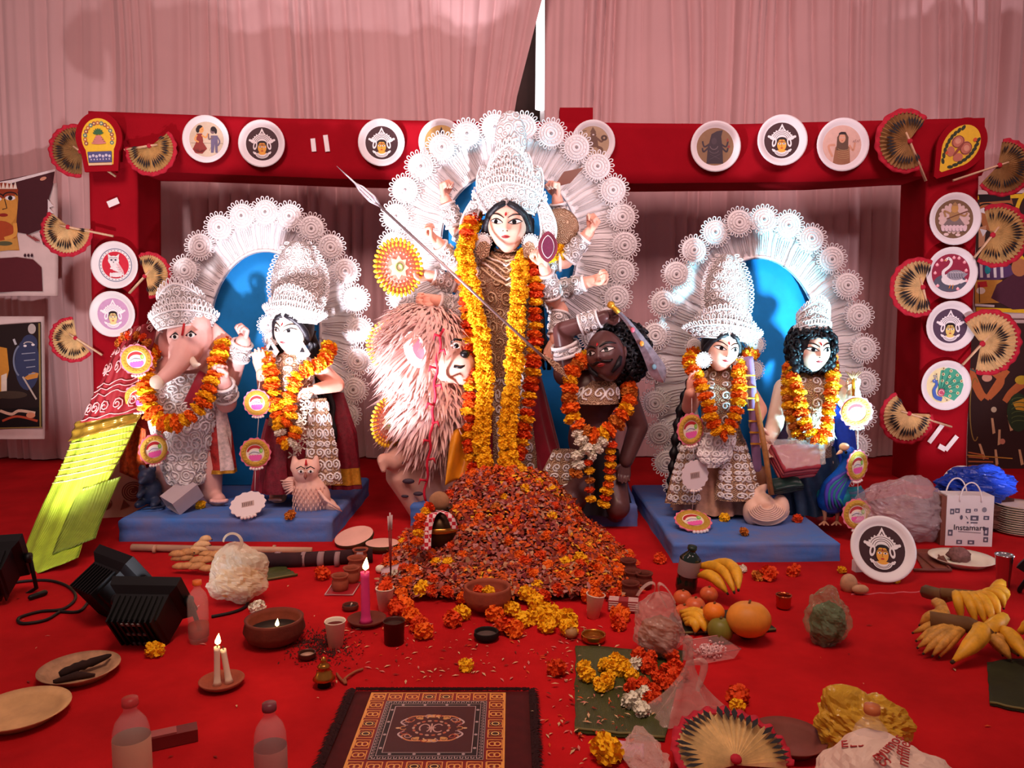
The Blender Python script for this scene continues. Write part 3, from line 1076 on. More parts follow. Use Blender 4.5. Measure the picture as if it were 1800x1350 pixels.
def scroll_c(d):
 d.poly([(1716, 342), (1870, 338), (1870, 552), (1716, 546)], (58, 36, 30))
 d.poly([(1716, 344), (1870, 338), (1870, 345), (1716, 351)], (240, 196, 40)); d.poly([(1716, 540), (1870, 546), (1870, 553), (1716, 547)], (240, 196, 40))
 d.arc(1806, 400, 22, 60, 90, 270, 7, (240, 196, 40), 18)
 d.poly([(1722, 350), (1778, 348), (1784, 372), (1776, 396), (1752, 414), (1728, 400), (1722, 380)], (178, 112, 62))
 d.poly([(1720, 342), (1776, 340), (1776, 352), (1722, 356)], INK)
 for x in (1735, 1768):
  d.ell(x, 370, 13, 5.5, WHT); d.ell(x, 370, 5, 5, INK); d.arc(x, 366, 15, 8, 190, 350, 2.6, INK)
 d.stroke([(1751, 366), (1756, 388), (1746, 392)], 2, INK); d.ell(1752, 400, 10, 3.5, (120, 40, 30))
 d.poly([(1720, 400), (1734, 396), (1730, 430), (1720, 436)], (206, 150, 110)); d.poly([(1722, 402), (1735, 405), (1728, 416)], WHT)
 d.poly([(1720, 462), (1770, 462), (1796, 480), (1740, 496), (1720, 492)], (92, 66, 110))
 for i in range(4):
  d.poly([(1722 + 12 * i, 464), (1727 + 12 * i, 464), (1728 + 12 * i, 488), (1723 + 12 * i, 488)], (232, 228, 226))
 d.ell(1736, 474, 5, 8, (40, 160, 170)); d.poly([(1714, 492), (1762, 492), (1758, 532), (1714, 534)], (206, 150, 60))
 d.poly([(1718, 496), (1734, 494), (1736, 504), (1718, 506)], (190, 40, 40)); d.ell(1724, 511, 8, 6, (238, 224, 200))
 d.stroke([(1721, 500), (1722, 532)], 1.5, INK); d.stroke([(1714, 536), (1748, 538)], 4, WHT)
 d.poly([(1752, 500), (1800, 470), (1870, 480), (1870, 540), (1780, 544), (1742, 524)], (84, 42, 58))
 d.ell(1792, 470, 14, 16, (196, 130, 80))

def scroll_d(d):
 d.poly([(1706, 566), (1870, 570), (1870, 860), (1700, 850)], (56, 34, 30))
 o = (200, 112, 60)
 d.curve([(1704, 650), (1722, 690), (1730, 700)], 15, o); d.curve([(1728, 640), (1760, 668), (1738, 700)], 16, o, w1=9); d.curve([(1770, 650), (1752, 676), (1734, 702)], 13, o, w1=8)
 d.curve([(1800, 672), (1778, 690), (1766, 706)], 16, o, w1=10); d.ell(1796, 668, 12, 8, (206, 176, 50)); d.ell(1735, 664, 9, 7, (226, 170, 140))
 for x, y, a in ((1742, 735, .3), (1755, 755, -.4), (1790, 790, .6), (1720, 780, 1.2), (1748, 790, .2), (1770, 730, .8)):
  d.poly([(x, y), (x + 4, y), (x + 6 + 6 * a, y + 26), (x + 1 + 6 * a, y + 28)], (222, 180, 130))
 d.ell(1747, 720, 5, 5, (210, 196, 160)); d.ell(1762, 776, 5, 5, (210, 140, 110)); d.ell(1790, 725, 20, 34, (46, 66, 40))
 d.poly([(1780, 708), (1800, 700), (1800, 722), (1786, 720)], (220, 170, 50)); d.arc(1714, 720, 9, 55, 60, 300, 2, (150, 120, 60), 20)
 for i in range(6):
  d.arc(1792, 705 + 8 * i, 14, 6, 190, 350, 1.5, (90, 110, 60)); d.stroke([(1702, 795 + 8 * i), (1730 + 8 * i, 800 + 6 * i)], 2.5, (190, 110, 60))
 d.stroke([(1700, 800), (1780, 806)], 2, (206, 150, 60)); d.stroke([(1704, 648), (1726, 658)], 3, (90, 100, 90))

banner(-70, 322, 100, 520, 5.6, 'torn scroll painted with a golden crowned woman and dark brown waves', scroll_a, (224, 200, 192))
banner(-70, 556, 77, 772, 5.55, 'pale-bordered dark scroll painted with a blue archer figure', scroll_b, (226, 200, 170))
banner(1712, 334, 1880, 560, 5.62, 'yellow-bordered scroll painted with a wide-eyed brown face', scroll_c, (226, 206, 196))
banner(1700, 562, 1880, 858, 5.58, 'dark scroll painted with orange limbs and scattered bones', scroll_d, (214, 190, 180))

# ------------------------------------------------------------------ halo boards of white pith
def rosette_mesh():
 mb = MB()
 mb.lathe([(0.0, 0.10), (0.12, 0.10), (0.74, 0.03), (0.78, 0.0), (0.74, -0.03), (0.0, -0.03)], 24, 0)
 n = 18
 for i in range(n):
  a = 2 * PI * i / n
  c, s = math.cos(a), math.sin(a)
  pts = []
  for j in range(8):
   b = 2 * PI * j / 8
   r = 0.83 + 0.16 * math.cos(b)
   w = 0.10 * math.sin(b) * (1.0 if math.cos(b) > 0 else 0.8)
   pts.append((r * c - w * s, r * s + w * c, 0.03 + 0.03 * math.cos(b)))
  mb.tube(pts, 0.036, 4, 0, closed=True)
 for r, z in ((0.62, .06), (0.44, 0.085), (0.27, 0.11)):
  mb.tube([(r * math.cos(2 * PI * j / 22), r * math.sin(2 * PI * j / 22), z) for j in range(22)], 0.035, 4, 1, closed=True)
 for i in range(14):
  a = 2 * PI * i / 14
  mb.ball((0.53 * math.cos(a), 0.53 * math.sin(a), 0.075), (0.04, .04, .04), 6, 4, 0)
 mb.ball((0, 0, 0.13), (0.10, 0.10, 0.06), 10, 6, 2)
 return mb.mesh('rosette', [SHOLA, CORD, M('pith_bead', (150, 142, 140), 0.4)])

ROSETTE = rosette_mesh()

def halo(cx, cy, a, b, ai, bi, Y, angs, r_ros, label, base_py, cyi=None, zb=0.0):
 o = root('halo_board', P(cx, base_py, Y), label, 'backdrop', 'halo boards of white pith')
 cyi = cy if cyi is None else cyi
 k = S(Y)
 bl = MB()
 V, n = [], 48
 for side in (0, 1):
  V.append(P(cx, cyi, Y + 0.03 + .02 * side))
  for i in range(n):
   t = 2 * PI * i / n
   ct = math.copysign(abs(math.cos(t)) ** 0.3, math.cos(t)) if math.sin(t) < 0 else math.cos(t)
   V.append(P(cx + (ai + 14) * ct, min(cyi - (bi + 14) * math.sin(t) if math.sin(t) > 0 else cyi - (base_py - cyi) * math.sin(t), base_py), Y + 0.03 + .02 * side))
 V = [Vector((p.x, p.y, max(p.z, zb + .002))) for p in V]
 Fc = []
 for i in range(n):
  j = (i + 1) % n
  Fc += [(0, 1 + i, 1 + j), (n + 1, n + 2 + j, n + 2 + i), (1 + i, n + 2 + i, n + 2 + j, 1 + j)]
 bl.add(V, Fc, 0, False)
 part('blue_panel', bl, BLUE, o)

 def pt(t, f, dz):
  ct, s = math.cos(t), math.sin(t)
  if s < 0:                          # below the middle the sides run nearly straight down
   ct = math.copysign(abs(ct) ** 0.45, ct)
  px = cx + (ai + (a - ai) * f) * ct
  yi = cyi - bi * s
  yo = cy - b * s
  py = yi + (yo - yi) * f
  p = P(px, py, Y - dz)
  p.z = max(p.z, zb + .004)
  return p
 for i, an in enumerate(angs):
  prev_ = angs[i - 1] if i else an + (an - angs[1])
  nxt = angs[i + 1] if i < len(angs) - 1 else an - (prev_ - an)
  t0, t1 = math.radians((an + prev_) / 2 + .8), math.radians((an + nxt) / 2 - .8)
  mb = MB()

  def pf(u, v):
   t = t0 + (t1 - t0) * (u + 0.0)
   return pt(t, -0.05 + 1.02 * v, 0.03 + 0.07 * v + 0.006 * math.sin(PI * u) * v + 0.004 * (i % 2))
  mb.sheet(pf, 6, 6, 0.008)
  for w, f0, f1 in ((.36, .06, .92), (.23, .12, .80), (.10, .2, .66)):
   loop = []
   for q in range(17):
    ph = PI * q / 16
    u = 0.5 - w * math.cos(ph) * (0.55 + 0.45 * math.sin(ph))
    v = f0 + (f1 - f0) * math.sin(ph) ** 0.8
    loop.append(Vector(pf(u, v)) + Vector((0, -0.004, 0)))
   mb.tube(loop, 0.0018, 4, 1)
  for u in (0.04, 0.96):
   mb.tube([Vector(pf(u + 0.03 * math.sin(q * 1.3), q / 8)) + Vector((0, -.004, 0)) for q in range(9)], 0.0016, 4, 1)
  mb.tube([Vector(pf(q / 6, 0.05)) + Vector((0, -.006, 0)) for q in range(7)], 0.008, 5, 0)
  part('petal_panel', mb, [SHOLA, CORD], o)
  c = pt(math.radians(an), 1.0, 0.115)
  rs = r_ros * k
  link('rosette', ROSETTE, o, Matrix.Translation(c - worig(o)) @ Matrix.Rotation(PI / 2 + rng.uniform(-.12, .12), 4, 'X') @ Matrix.Rotation(rng.uniform(0, 1), 4, 'Z') @ Matrix.Scale(rs, 4))
 return o

def angrange(a, b, n):
 return [a + (b - a) * i / (n - 1) for i in range(n)]

halo(466, 585, 165, 212, 98, 140, 4.45, angrange(222, -72, 21), 27, 'white rosette-edged halo with blue board behind the elephant-headed idol', 880, 580, .117)
halo(895, 420, 203, 198, 122, 128, 4.62, angrange(240, -60, 22), 28, 'tall white rosette-edged halo with blue board behind the ten-armed goddess', 880, 425, .122)
halo(1334, 640, 186, 254, 116, 188, 4.30, angrange(236, -48, 22), 27, 'white rosette-edged halo with blue board behind the peacock idol', 900, 640, .092)

# ------------------------------------------------------------------ floodlights (their own light included)
LENS = M('lamp_lens', (235, 240, 255), 0.2, emit=6.0)

def floodlight(loc, target, size, label, energy, col, spot=60, blend=0.35, yokedir=0.0):
 loc = Vector(loc)
 o = link('floodlight', None)
 d = (Vector(target) - loc).normalized()
 X = Matrix.Translation(loc) @ d.to_track_quat('Z', 'Y').to_matrix().to_4x4()
 o.matrix_local = X
 tag(o, label, 'floodlight', 'stage floodlights')
 k = size
 b = MB()                               # housing: deep tapered box with cooling fins
 prof = [(-0.55, 0.30), (-0.50, 0.36), (-0.1, 0.40), (0.0, 0.50), (0.14, 0.52), (0.16, 0.46)]
 V, Fc = [], []
 for z, w in prof:
  for (x, y) in ((-1, -.8), (1, -.8), (1, .8), (-1, .8)):
   V.append((x * w * k, y * w * k, z * k))
 for i in range(len(prof) - 1):
  for j in range(4):
   Fc.append((i * 4 + j, i * 4 + (j + 1) % 4, (i + 1) * 4 + (j + 1) % 4, (i + 1) * 4 + j))
 Fc.append((3, 2, 1, 0))
 b.add(V, Fc, 0, False)
 for i in range(9):
  b.box(((-0.32 + .08 * i) * k, 0, -0.36 * k), (0.025 * k, .70 * k, .44 * k))
 link('housing', b.mesh('housing', BLACKM), o)
 ln = MB()
 ln.box((0, 0, 0.10 * k), (0.88 * k, 0.70 * k, 0.02 * k))
 link('lens', ln.mesh('lens', LENS), o)
 y = MB()
 y.tube([(-.58 * k, 0, 0), (-.58 * k, -.62 * k, -.1 * k), (-.3 * k, -.80 * k, -.14 * k), (.3 * k, -.80 * k, -.14 * k), (.58 * k, -.62 * k, -.1 * k), (.58 * k, 0, 0)], .035 * k, 8)
 link('yoke', y.mesh('yoke', BLACKM), o)
 for s in (-1, 1):
  n = MB()
  n.lathe([(0.0, -.04 * k), (.08 * k, -.04 * k), (.09 * k, 0), (.08 * k, .04 * k), (0.0, .04 * k)], 12, X=Matrix.Translation((s * .56 * k, 0, 0)) @ Matrix.Rotation(PI / 2, 4, 'Y'))
  link('knob', n.mesh('knob', BLACKM), o)
 g = MB()
 for i in range(3):
  g.box((0, (.25 - .25 * i) * k, -.56 * k), (.34 * k, .05 * k, .02 * k))
 link('rating_label', g.mesh('rating_label', M('lamp_label', (120, 116, 116), .5)), o)
 if energy:
  p = loc + d * 0.30 * k
  light('floodlight_beam', 'SPOT', p, target, energy, col, spot_size=math.radians(spot), spot_blend=blend, shadow_soft_size=0.05)
 return o

WHITEBLUE = (0.96, 0.88, 1.0)
floodlight(F(220, 1010, 0.15), P(790, 450, 4.25), 0.24, 'black floodlight nearest the banana leaf, lying on the carpet', 560, WHITEBLUE, 48, .5)
floodlight(F(268, 1056, 0.13), P(525, 490, 4.2), 0.23, 'black floodlight beside the orange-capped bottle, lying on the carpet', 260, WHITEBLUE, 36, .5)
floodlight(F(1850, 965, 0.17), P(1330, 560, 4.0), 0.26, 'black floodlight beside the steel tumbler at the edge of the stage', 560, (0.32, 0.80, 1.0), 40, .4)
floodlight(F(1985, 950, 0.17), P(1665, 620, 4.95), 0.26, 'added unseen black floodlight aimed at the post with the peacock plate', 75, (1.0, 0.86, 0.98), 50, .5)  # added out of view to brighten the post and its plates
floodlight(F(1950, 1060, 0.17), P(985, 380, 4.5), 0.26, 'added unseen black floodlight farther along the carpet, aimed at the tall goddess', 210, WHITEBLUE, 24, .6)  # extra lamp out of view, put in to light the goddess and halo
floodlight(F(-18, 985, 0.16), P(190, 500, 4.9), 0.24, 'black floodlight with its lit lens beside the banana leaf stalk', 140, (1.0, 0.92, 0.98), 66, .5)

# ------------------------------------------------------------------ blue plinths
def plinth(x0, x1, Yf, Yb, z, label, skew=0.0):
 mb = MB()

 def fn(u, v):
  a = [(x0, Yf), (x1, Yf + skew), (x1 + (0.06 if x1 > 0 else -.0), Yb), (x0, Yb)]
  k = (u * 4) % 4
  i = int(k) % 4
  f = k - int(k)
  x = a[i][0] + (a[(i + 1) % 4][0] - a[i][0]) * f
  y = a[i][1] + (a[(i + 1) % 4][1] - a[i][1]) * f
  w = 0.006 * noise.noise((x * 6, y * 6, v * 3))
  rr = 0.012 if v > .9 else 0
  cx, cy = (x0 + x1) / 2, (Yf + Yb) / 2
  return (x + w - rr * (1 if x > cx else -1), y + w - rr * (1 if y > cy else -1), z * v)
 mb.grid(fn, 80, 10, closeu=True)
 n = len(mb.v) - 80
 mb.f.append(tuple(range(n, n + 80))); mb.m.append(0); mb.s.append(False)
 return solo('plinth', mb, BASEBLUE, label, 'plinth', 'blue plinths under the idols')

ZL, ZR, ZC = 0.115, 0.09, 0.12
plinth(P(209, 940, 3.72).x, P(583, 950, 3.72).x, 3.72, 4.72, ZL, 'blue plinth under the elephant-headed idol', 0.0)
plinth(P(722, 940, 4.0).x, P(1120, 940, 4.0).x, 4.0, 4.95, ZC, 'blue plinth under the goddess behind the flower heap', 0.0)
plinth(P(1184, 980, 3.39).x, P(1479, 985, 3.39).x, 3.39, 4.62, ZR, 'blue plinth under the peacock', 0.02)

# ------------------------------------------------------------------ flowers
YELLOW = M('marigold_yellow', (250, 186, 14), 0.75, var=.15, vscale=20)
ORANGE = M('marigold_orange', (236, 104, 12), 0.75, var=.2, vscale=20)
DEEP = M('marigold_deep', (222, 70, 14), 0.75, var=.2, vscale=20)
DULL = M('marigold_dull', (196, 112, 34), 0.8, var=.25, vscale=20)
WHITEF = M('white_flower', (232, 226, 206), 0.75, var=.08, vscale=20)

def marigold(seed, n=62, open_=0.0):
 r = random.Random(seed)
 mb = MB()
 mb.ball((0, 0, 0), (.74, .74, .70), 8, 6, 0)
 for i in range(n):
  z = 1 - 2 * (i + .5) / n
  q = math.sqrt(1 - z * z)
  a = i * 2.39996
  d = Vector((q * math.cos(a), q * math.sin(a), z))
  t = d.orthogonal().normalized()
  t = Matrix.Rotation(r.uniform(0, 6.28), 3, d) @ t
  s = d.cross(t)
  R_ = 1 + r.uniform(-.12, .12)
  w = .24 + r.uniform(-.04, .06)
  c0 = d * .62
  e = d * R_ + t * .14
  V = [c0 - s * w * .5, c0 + s * w * .5, d * .86 * R_ - s * w, d * .90 * R_ + t * .16, d * .86 * R_ + s * w, e - s * w * .7 + t * .10, e + s * w * .7 + t * .10]
  mb.add(V, [(0, 1, 4, 3), (0, 3, 2), (2, 3, 5), (3, 4, 6), (3, 6, 5)], 0, False)
 return mb

_mf = {}

def flower_mesh(col, var=0):
 key = (col.name, var)
 if key not in _mf:
  _mf[key] = marigold(3 + var).mesh('marigold', col)
 return _mf[key]

def garland(label, path, cols, size, n=None, flat=0.62, group='marigold garlands', jit=0.12, Y=None, pitch=None, parent=None, rows=1, skip=None):
 """path: list of world points; flowers strung along it"""
 pts = catmull(path, 20 * len(path))
 L = [0]
 for a, b in zip(pts[:-1], pts[1:]):
  L.append(L[-1] + (b - a).length)
 pitch = pitch or size * 2 * flat * 0.86
 n = n or int(L[-1] / pitch)
 o = root('garland', pts[len(pts) // 2], label, 'garland', group)
 org = Vector(o.location)
 th = MB()
 th.tube(pts[::4], 0.004, 5)
 part('thread', th, M('garland_thread', (200, 190, 170), .8), o)
 for i in range(n):
  s = (i + .5) / n * L[-1]
  j = max(k for k in range(len(L)) if L[k] <= s)
  j = min(j, len(pts) - 2)
  p = pts[j].lerp(pts[j + 1], (s - L[j]) / max(L[j + 1] - L[j], 1e-9))
  t = (pts[j + 1] - pts[j]).normalized()
  col = cols[i % len(cols)]
  for q in range(rows):
   off = Vector((rng.uniform(-1, 1), rng.uniform(-1, 1), rng.uniform(-1, 1))) * size * jit
   if rows > 1:
    side = t.cross(Vector((0, 1, 0))).normalized()
    off += side * size * (.62 if (q + i) % 2 else -.62) + Vector((0, -.3 * size * q, 0))
   k = size * rng.uniform(.88, 1.12)
   X = Matrix.Translation(p + off - org) @ t.to_track_quat('Z', 'Y').to_matrix().to_4x4() @ Matrix.Rotation(rng.uniform(0, 6.28), 4, 'Z') @ Matrix.Diagonal((k, k, k * flat, 1))
   link('flower', flower_mesh(col, rng.randrange(3)), o, X)
 return o

# ------------------------------------------------------------------ figure tools
SKIN_P = M('painted_pink_skin', (238, 176, 152), 0.45, var=.05, vscale=10)
SKIN_E = M('painted_elephant_skin', (232, 178, 166), 0.5, var=.06, vscale=10)
SKIN_F = M('painted_face', (243, 190, 165), 0.4)
SKIN_G = M('painted_cream_face', (244, 214, 190), 0.4)
SKIN_D = M('painted_dark_skin', (92, 58, 56), 0.35, var=.12, vscale=12)
HAIR = M('black_hair', (16, 14, 20), 0.5, bump=.6, bscale=70)
RED_SARI = M('crimson_sari', (150, 20, 44), 0.5, var=.2, vscale=14, bump=.3, bscale=120, sheen=.3)
RED_NET = M('sequin_net', (112, 20, 36), 0.35, var=.3, vscale=60, bump=.6, bscale=260)
GOLD = M('gold_trim', (214, 154, 50), 0.35, metal=.6, var=.2, vscale=60, bump=.5, bscale=200)
EYEW = M('eye_white', (246, 240, 232), .3)
EYEB = M('eye_black', (14, 10, 12), .3)
LIP = M('lip_red', (196, 64, 66), .35)
VERM = M('vermilion', (190, 26, 34), .5)

def fig(Y0):
 def q(px, py, dy=0.0):
  return P(px, py, Y0 + dy)
 return q

def hand_mb(wrist, d, n, size, pose='fist', thumb=1, out=None):
 """five separate fingers on a palm; d = towards the fingers, n = out of the palm"""
 mb = out or MB()
 d = Vector(d).normalized()
 n = Vector(n)
 n = (n - d * n.dot(d)).normalized()
 s = d.cross(n) * thumb
 w = Vector(wrist)
 pl = .50 * size
 curl = {'fist': (62, 80, 62), 'open': (6, 10, 8), 'relaxed': (22, 28, 22), 'hold': (48, 66, 52)}[pose]
 for i, (o_, ln) in enumerate(((.20, .40), (.07, .45), (-.07, .42), (-.19, .33))):
  base = w + d * pl * (1.0 if i in (1, 2) else .95) + s * o_ * size
  mb.capsule(w + s * o_ * .55 * size + d * .05 * size, .10 * size, base, .085 * size, 8)
  p = base
  ang = 0
  for k, fr in enumerate((.45, .32, .25)):
   ang += curl[k] * (1 + .05 * i)
   a = math.radians(ang)
   q = p + (d * math.cos(a) + n * math.sin(a)) * ln * size * fr * 1.12
   mb.capsule(p, (.068 - .007 * k) * size, q, (.061 - .008 * k) * size, 8)
   p = q
 t0 = w + d * .12 * size + s * .16 * size
 if pose == 'fist' or pose == 'hold':
  t1 = t0 + d * .20 * size + s * .14 * size + n * .14 * size
  t2 = t1 + d * .14 * size - s * .04 * size + n * .14 * size
  t3 = t2 + d * .05 * size - s * .15 * size + n * .05 * size
 else:
  t1 = t0 + d * .16 * size + s * .16 * size + n * .05 * size
  t2 = t1 + d * .18 * size + s * .08 * size
  t3 = t2 + d * .13 * size + s * .02 * size
 mb.capsule(t0, .085 * size, t1, .075 * size, 8)
 mb.capsule(t1, .07 * size, t2, .062 * size, 8)
 mb.capsule(t2, .06 * size, t3, .05 * size, 8)
 return mb

def scrolls(mb, surf, cells, su, sv, turns=1.6, rad=0.003, mat=1, nseg=14, lift=0.003):
 for (u0, v0, fl) in cells:
  pts = []
  for i in range(nseg):
   t = i / (nseg - 1)
   a = fl * turns * 2 * PI * t + 1.2
   r = 1 - .82 * t
   u, v = u0 + su * r * math.cos(a), v0 + sv * r * math.sin(a)
   p = Vector(surf(u, v))
   e = 1e-3
   nrm = (Vector(surf(u + e, v)) - p).cross(Vector(surf(u, v + e)) - p)
   if nrm.length > 0:
    nrm.normalize()
   if nrm.y > 0:
    nrm = -nrm
   pts.append(p + nrm * lift)
  mb.tube(pts, rad, 4, mat)

def shell(q, prof, depth=.75, pl=0, amp=0.0, n=20, seed=0.0, open_=None, yaw=0.0):
 """closed costume surface through (px, py, half width px, dy); u runs around, v from first to last"""
 cen = [Vector(q(p[0], p[1], p[3])) for p in prof]
 hw = [p[2] * S(cen[i].y) for i, p in enumerate(prof)]
 k = len(prof) - 1

 def fn(u, v):
  t = min(max(v, 0), 1) * k
  i = min(int(t), k - 1)
  f = t - i
  f = f * f * (3 - 2 * f) * .5 + f * .5
  c = cen[i].lerp(cen[i + 1], f)
  w = hw[i] + (hw[i + 1] - hw[i]) * f
  a = 2 * PI * u - PI / 2
  r = 1 + amp * v * math.sin(pl * 2 * PI * u + seed + 1.5 * math.sin(5 * v)) if pl else 1
  return Vector((c.x + w * r * math.cos(a), c.y + w * depth * r * math.sin(a), c.z))
 return fn

def head(o, c, h, skin, yaw=0.0, pitch=0.0, roll=0.0, moust=False, gaze=0.0, brow=1.0):
 """h = half the head's height"""
 a, b = .74, .84
 Rm = Matrix.Rotation(yaw, 3, 'Z') @ Matrix.Rotation(roll, 3, 'Y') @ Matrix.Rotation(pitch, 3, 'X')
 c = Vector(c)

 def g(x, s):
  return math.exp(-(x / s) ** 2)

 def tz(z):
  return 1 - .38 * max(0, -z) ** 1.7 - .05 * max(0, z)

 def bump(x, z):
  nose = 0
  if -.42 < z < .34:
   k = (0.34 - z) / .56
   nose = (.05 + .17 * min(k, 1) ** 1.4) * g(x, .07 + .06 * min(max(k, 0), 1)) * (1 if z > -.22 else max(0, 1 - (-.22 - z) / .10))
  return nose + .05 * g(x, .2) * g(z + .44, .07) + .05 * g(x, .2) * g(z + .78, .12) - .055 * (g(x - .32, .2) + g(x + .32, .2)) * g(z - .07, .14) + .03 * (g(x - .42, .2) + g(x + .42, .2)) * g(z + .25, .2)

 def fy(x, z):
  t = 1 - (x / (a * tz(z))) ** 2 - z * z
  return -b * math.sqrt(max(t, 0)) - bump(x, z)

 def W(x, y, z):
  return c + Rm @ (Vector((x, y, z)) * h)
 mb = MB()
 nu, nv = 56, 44
 V, Fc = [], []
 for i in range(nv + 1):
  th = PI * i / nv
  for j in range(nu):
   ph = 2 * PI * j / nu
   dx, dy, dz = math.sin(th) * math.cos(ph), math.sin(th) * math.sin(ph), math.cos(th)
   x = a * tz(dz) * dx
   y = b * dy
   if dy < 0:
    y -= bump(x, dz) * min(1, -dy * 3)
   V.append(W(x, y, dz))
 for i in range(nv):
  for j in range(nu):
   j2 = (j + 1) % nu
   Fc.append((i * nu + j, (i + 1) * nu + j, (i + 1) * nu + j2, i * nu + j2))
 mb.add(V, Fc)
 for s in (-1, 1):
  mb.ball(W(s * a * .98, .05, -.02), (.08 * h, .16 * h, .24 * h), 10, 8)
 hd = part('head', mb, skin, o)
 f = MB()

 def patch(pts, cx, cz, mat, off):
  V = [W(cx, fy(cx, cz) - off, cz)]
  for k in (.5, 1.0):
   for (x, z) in pts:
    xx, zz = cx + (x - cx) * k, cz + (z - cz) * k
    V.append(W(xx, fy(xx, zz) - off, zz))
  n = len(pts)
  Fc = [(0, 1 + i, 1 + (i + 1) % n) for i in range(n)] + [(1 + i, 1 + n + i, 1 + n + (i + 1) % n, 1 + (i + 1) % n) for i in range(n)]
  f.add(V, Fc, mat)

 def line(pts, w, mat, off=.012):
  f.tube([W(x, fy(x, z) - off, z) for x, z in pts], [w * h * (0.35 + .65 * math.sin(PI * (i + .6) / (len(pts) + .2))) for i in range(len(pts))], 5, mat)
 for s in (-1, 1):
  ex, ez = s * .33, .07
  al = []
  for i in range(16):
   t = 2 * PI * i / 16
   x = .22 * math.cos(t)
   z = (.095 if math.sin(t) > 0 else .06) * math.sin(t) * abs(math.sin(t)) ** .3
   al.append((ex + x, ez + z + s * .16 * x))
  patch(al, ex, ez, 0, .012)
  patch([(ex + gaze + .075 * math.cos(2 * PI * i / 12), ez + .01 + .078 * math.sin(2 * PI * i / 12)) for i in range(12)], ex + gaze, ez + .01, 1, .022)
  line([(ex - .24 + .48 * i / 8, ez + s * .16 * (-.24 + .48 * i / 8) + .105 * math.sin(PI * i / 8) + .005) for i in range(9)], .026, 1)
  line([(ex - .22 + .44 * i / 8, ez + s * .16 * (-.22 + .44 * i / 8) - .062 * math.sin(PI * i / 8)) for i in range(9)], .014, 1)
  line([(ex - .25 + .52 * i / 8, ez + .17 + s * .2 * (-.25 + .5 * i / 8) + .11 * math.sin(PI * (i + .8) / 9.2)) for i in range(9)], .026 * brow, 1)
  patch([(s * .075 + .03 * math.cos(t), -.245 + .016 * math.sin(t)) for t in [i * PI / 4 for i in range(8)]], s * .075, -.245, 1, .004)
 lips = [(-.17, -.44), (-.09, -.405), (-.03, -.39), (0, -.40), (.03, -.39), (.09, -.405), (.17, -.44), (.09, -.49), (0, -.505), (-.09, -.49)]
 patch(lips, 0, -.44, 2, .012)
 line([(-.15 + .3 * i / 6, -.442 - .006 * math.sin(PI * i / 6)) for i in range(7)], .012, 1, .02)
 patch([(.038 * math.cos(t), .34 + .075 * math.sin(t)) for t in [i * PI / 5 for i in range(10)]], 0, .34, 3, .014)
 if moust:
  for s in (-1, 1):
   line([(s * .02, -.33), (s * .12, -.32), (s * .24, -.36), (s * .36, -.36), (s * .44, -.30)], .06, 1)
 part('features', f, [EYEW, EYEB, LIP, VERM], hd, 'painted almond eyes, dark brows and red lips')
 return hd, W

def wavy_hair(o, W, h, falls, name='hair', r0=.17):
 mb = MB()
 fn = lambda d: 1 + .05 * noise.noise(d * 6)
 V = []
 mb2 = MB()
 c = W(0, .22, .16)
 mb2.ball(c, (.86 * h, .86 * h, .98 * h), 20, 14, fn=fn)
 for s in (-1, 1):                      # parted locks framing the forehead
  mb2.tube([W(s * x, y, z) for x, y, z in ((.06, -.70, .74), (.34, -.62, .60), (.60, -.40, .36), (.74, -.18, .0), (.80, -.05, -.40))], [.10 * h, .13 * h, .15 * h, .16 * h, .15 * h], 8)
 mb = mb2
 for path in falls:
  pts = catmull(path, 26)
  k = len(pts)
  for j in range(5):
   off = Vector((rng.uniform(-1, 1), rng.uniform(-.6, .6), 0)) * r0 * h * .8
   ph = rng.uniform(0, 6)
   mb.tube([p + off + Vector((.05 * h * math.sin(i * .9 + ph), .03 * h * math.cos(i * .7 + ph), 0)) for i, p in enumerate(pts)],
     [r0 * h * .62 * (1 - .75 * (i / k) ** 2) for i in range(k)], 7)
 return part(name, mb, HAIR, o)

def curly_hair(o, c, r, seed=0, n=260, cut=None):
 mb = MB()
 c = Vector(c)
 mb.ball(c, (r[0] * .9, r[1] * .9, r[2] * .9), 24, 16)
 for i in range(n):
  z = 1 - 2 * (i + .5) / n
  q = math.sqrt(1 - z * z)
  a = i * 2.39996
  d = Vector((q * math.cos(a), q * math.sin(a), z))
  if cut and cut(d):
   continue
  p = c + Vector((d.x * r[0], d.y * r[1], d.z * r[2])) * rng.uniform(.86, 1.0)
  s = sum(r) / 3 * rng.uniform(.11, .17)
  t = d.orthogonal()
  t = Matrix.Rotation(rng.uniform(0, 6.3), 3, d) @ t.normalized()
  u = d.cross(t)
  mb.tube([p + (t * math.cos(k * 1.3) + u * math.sin(k * 1.3)) * s * .8 + d * s * .22 * k for k in range(6)], [s * .5] * 5 + [s * .2], 5)
 return part('hair', mb, HAIR, o)

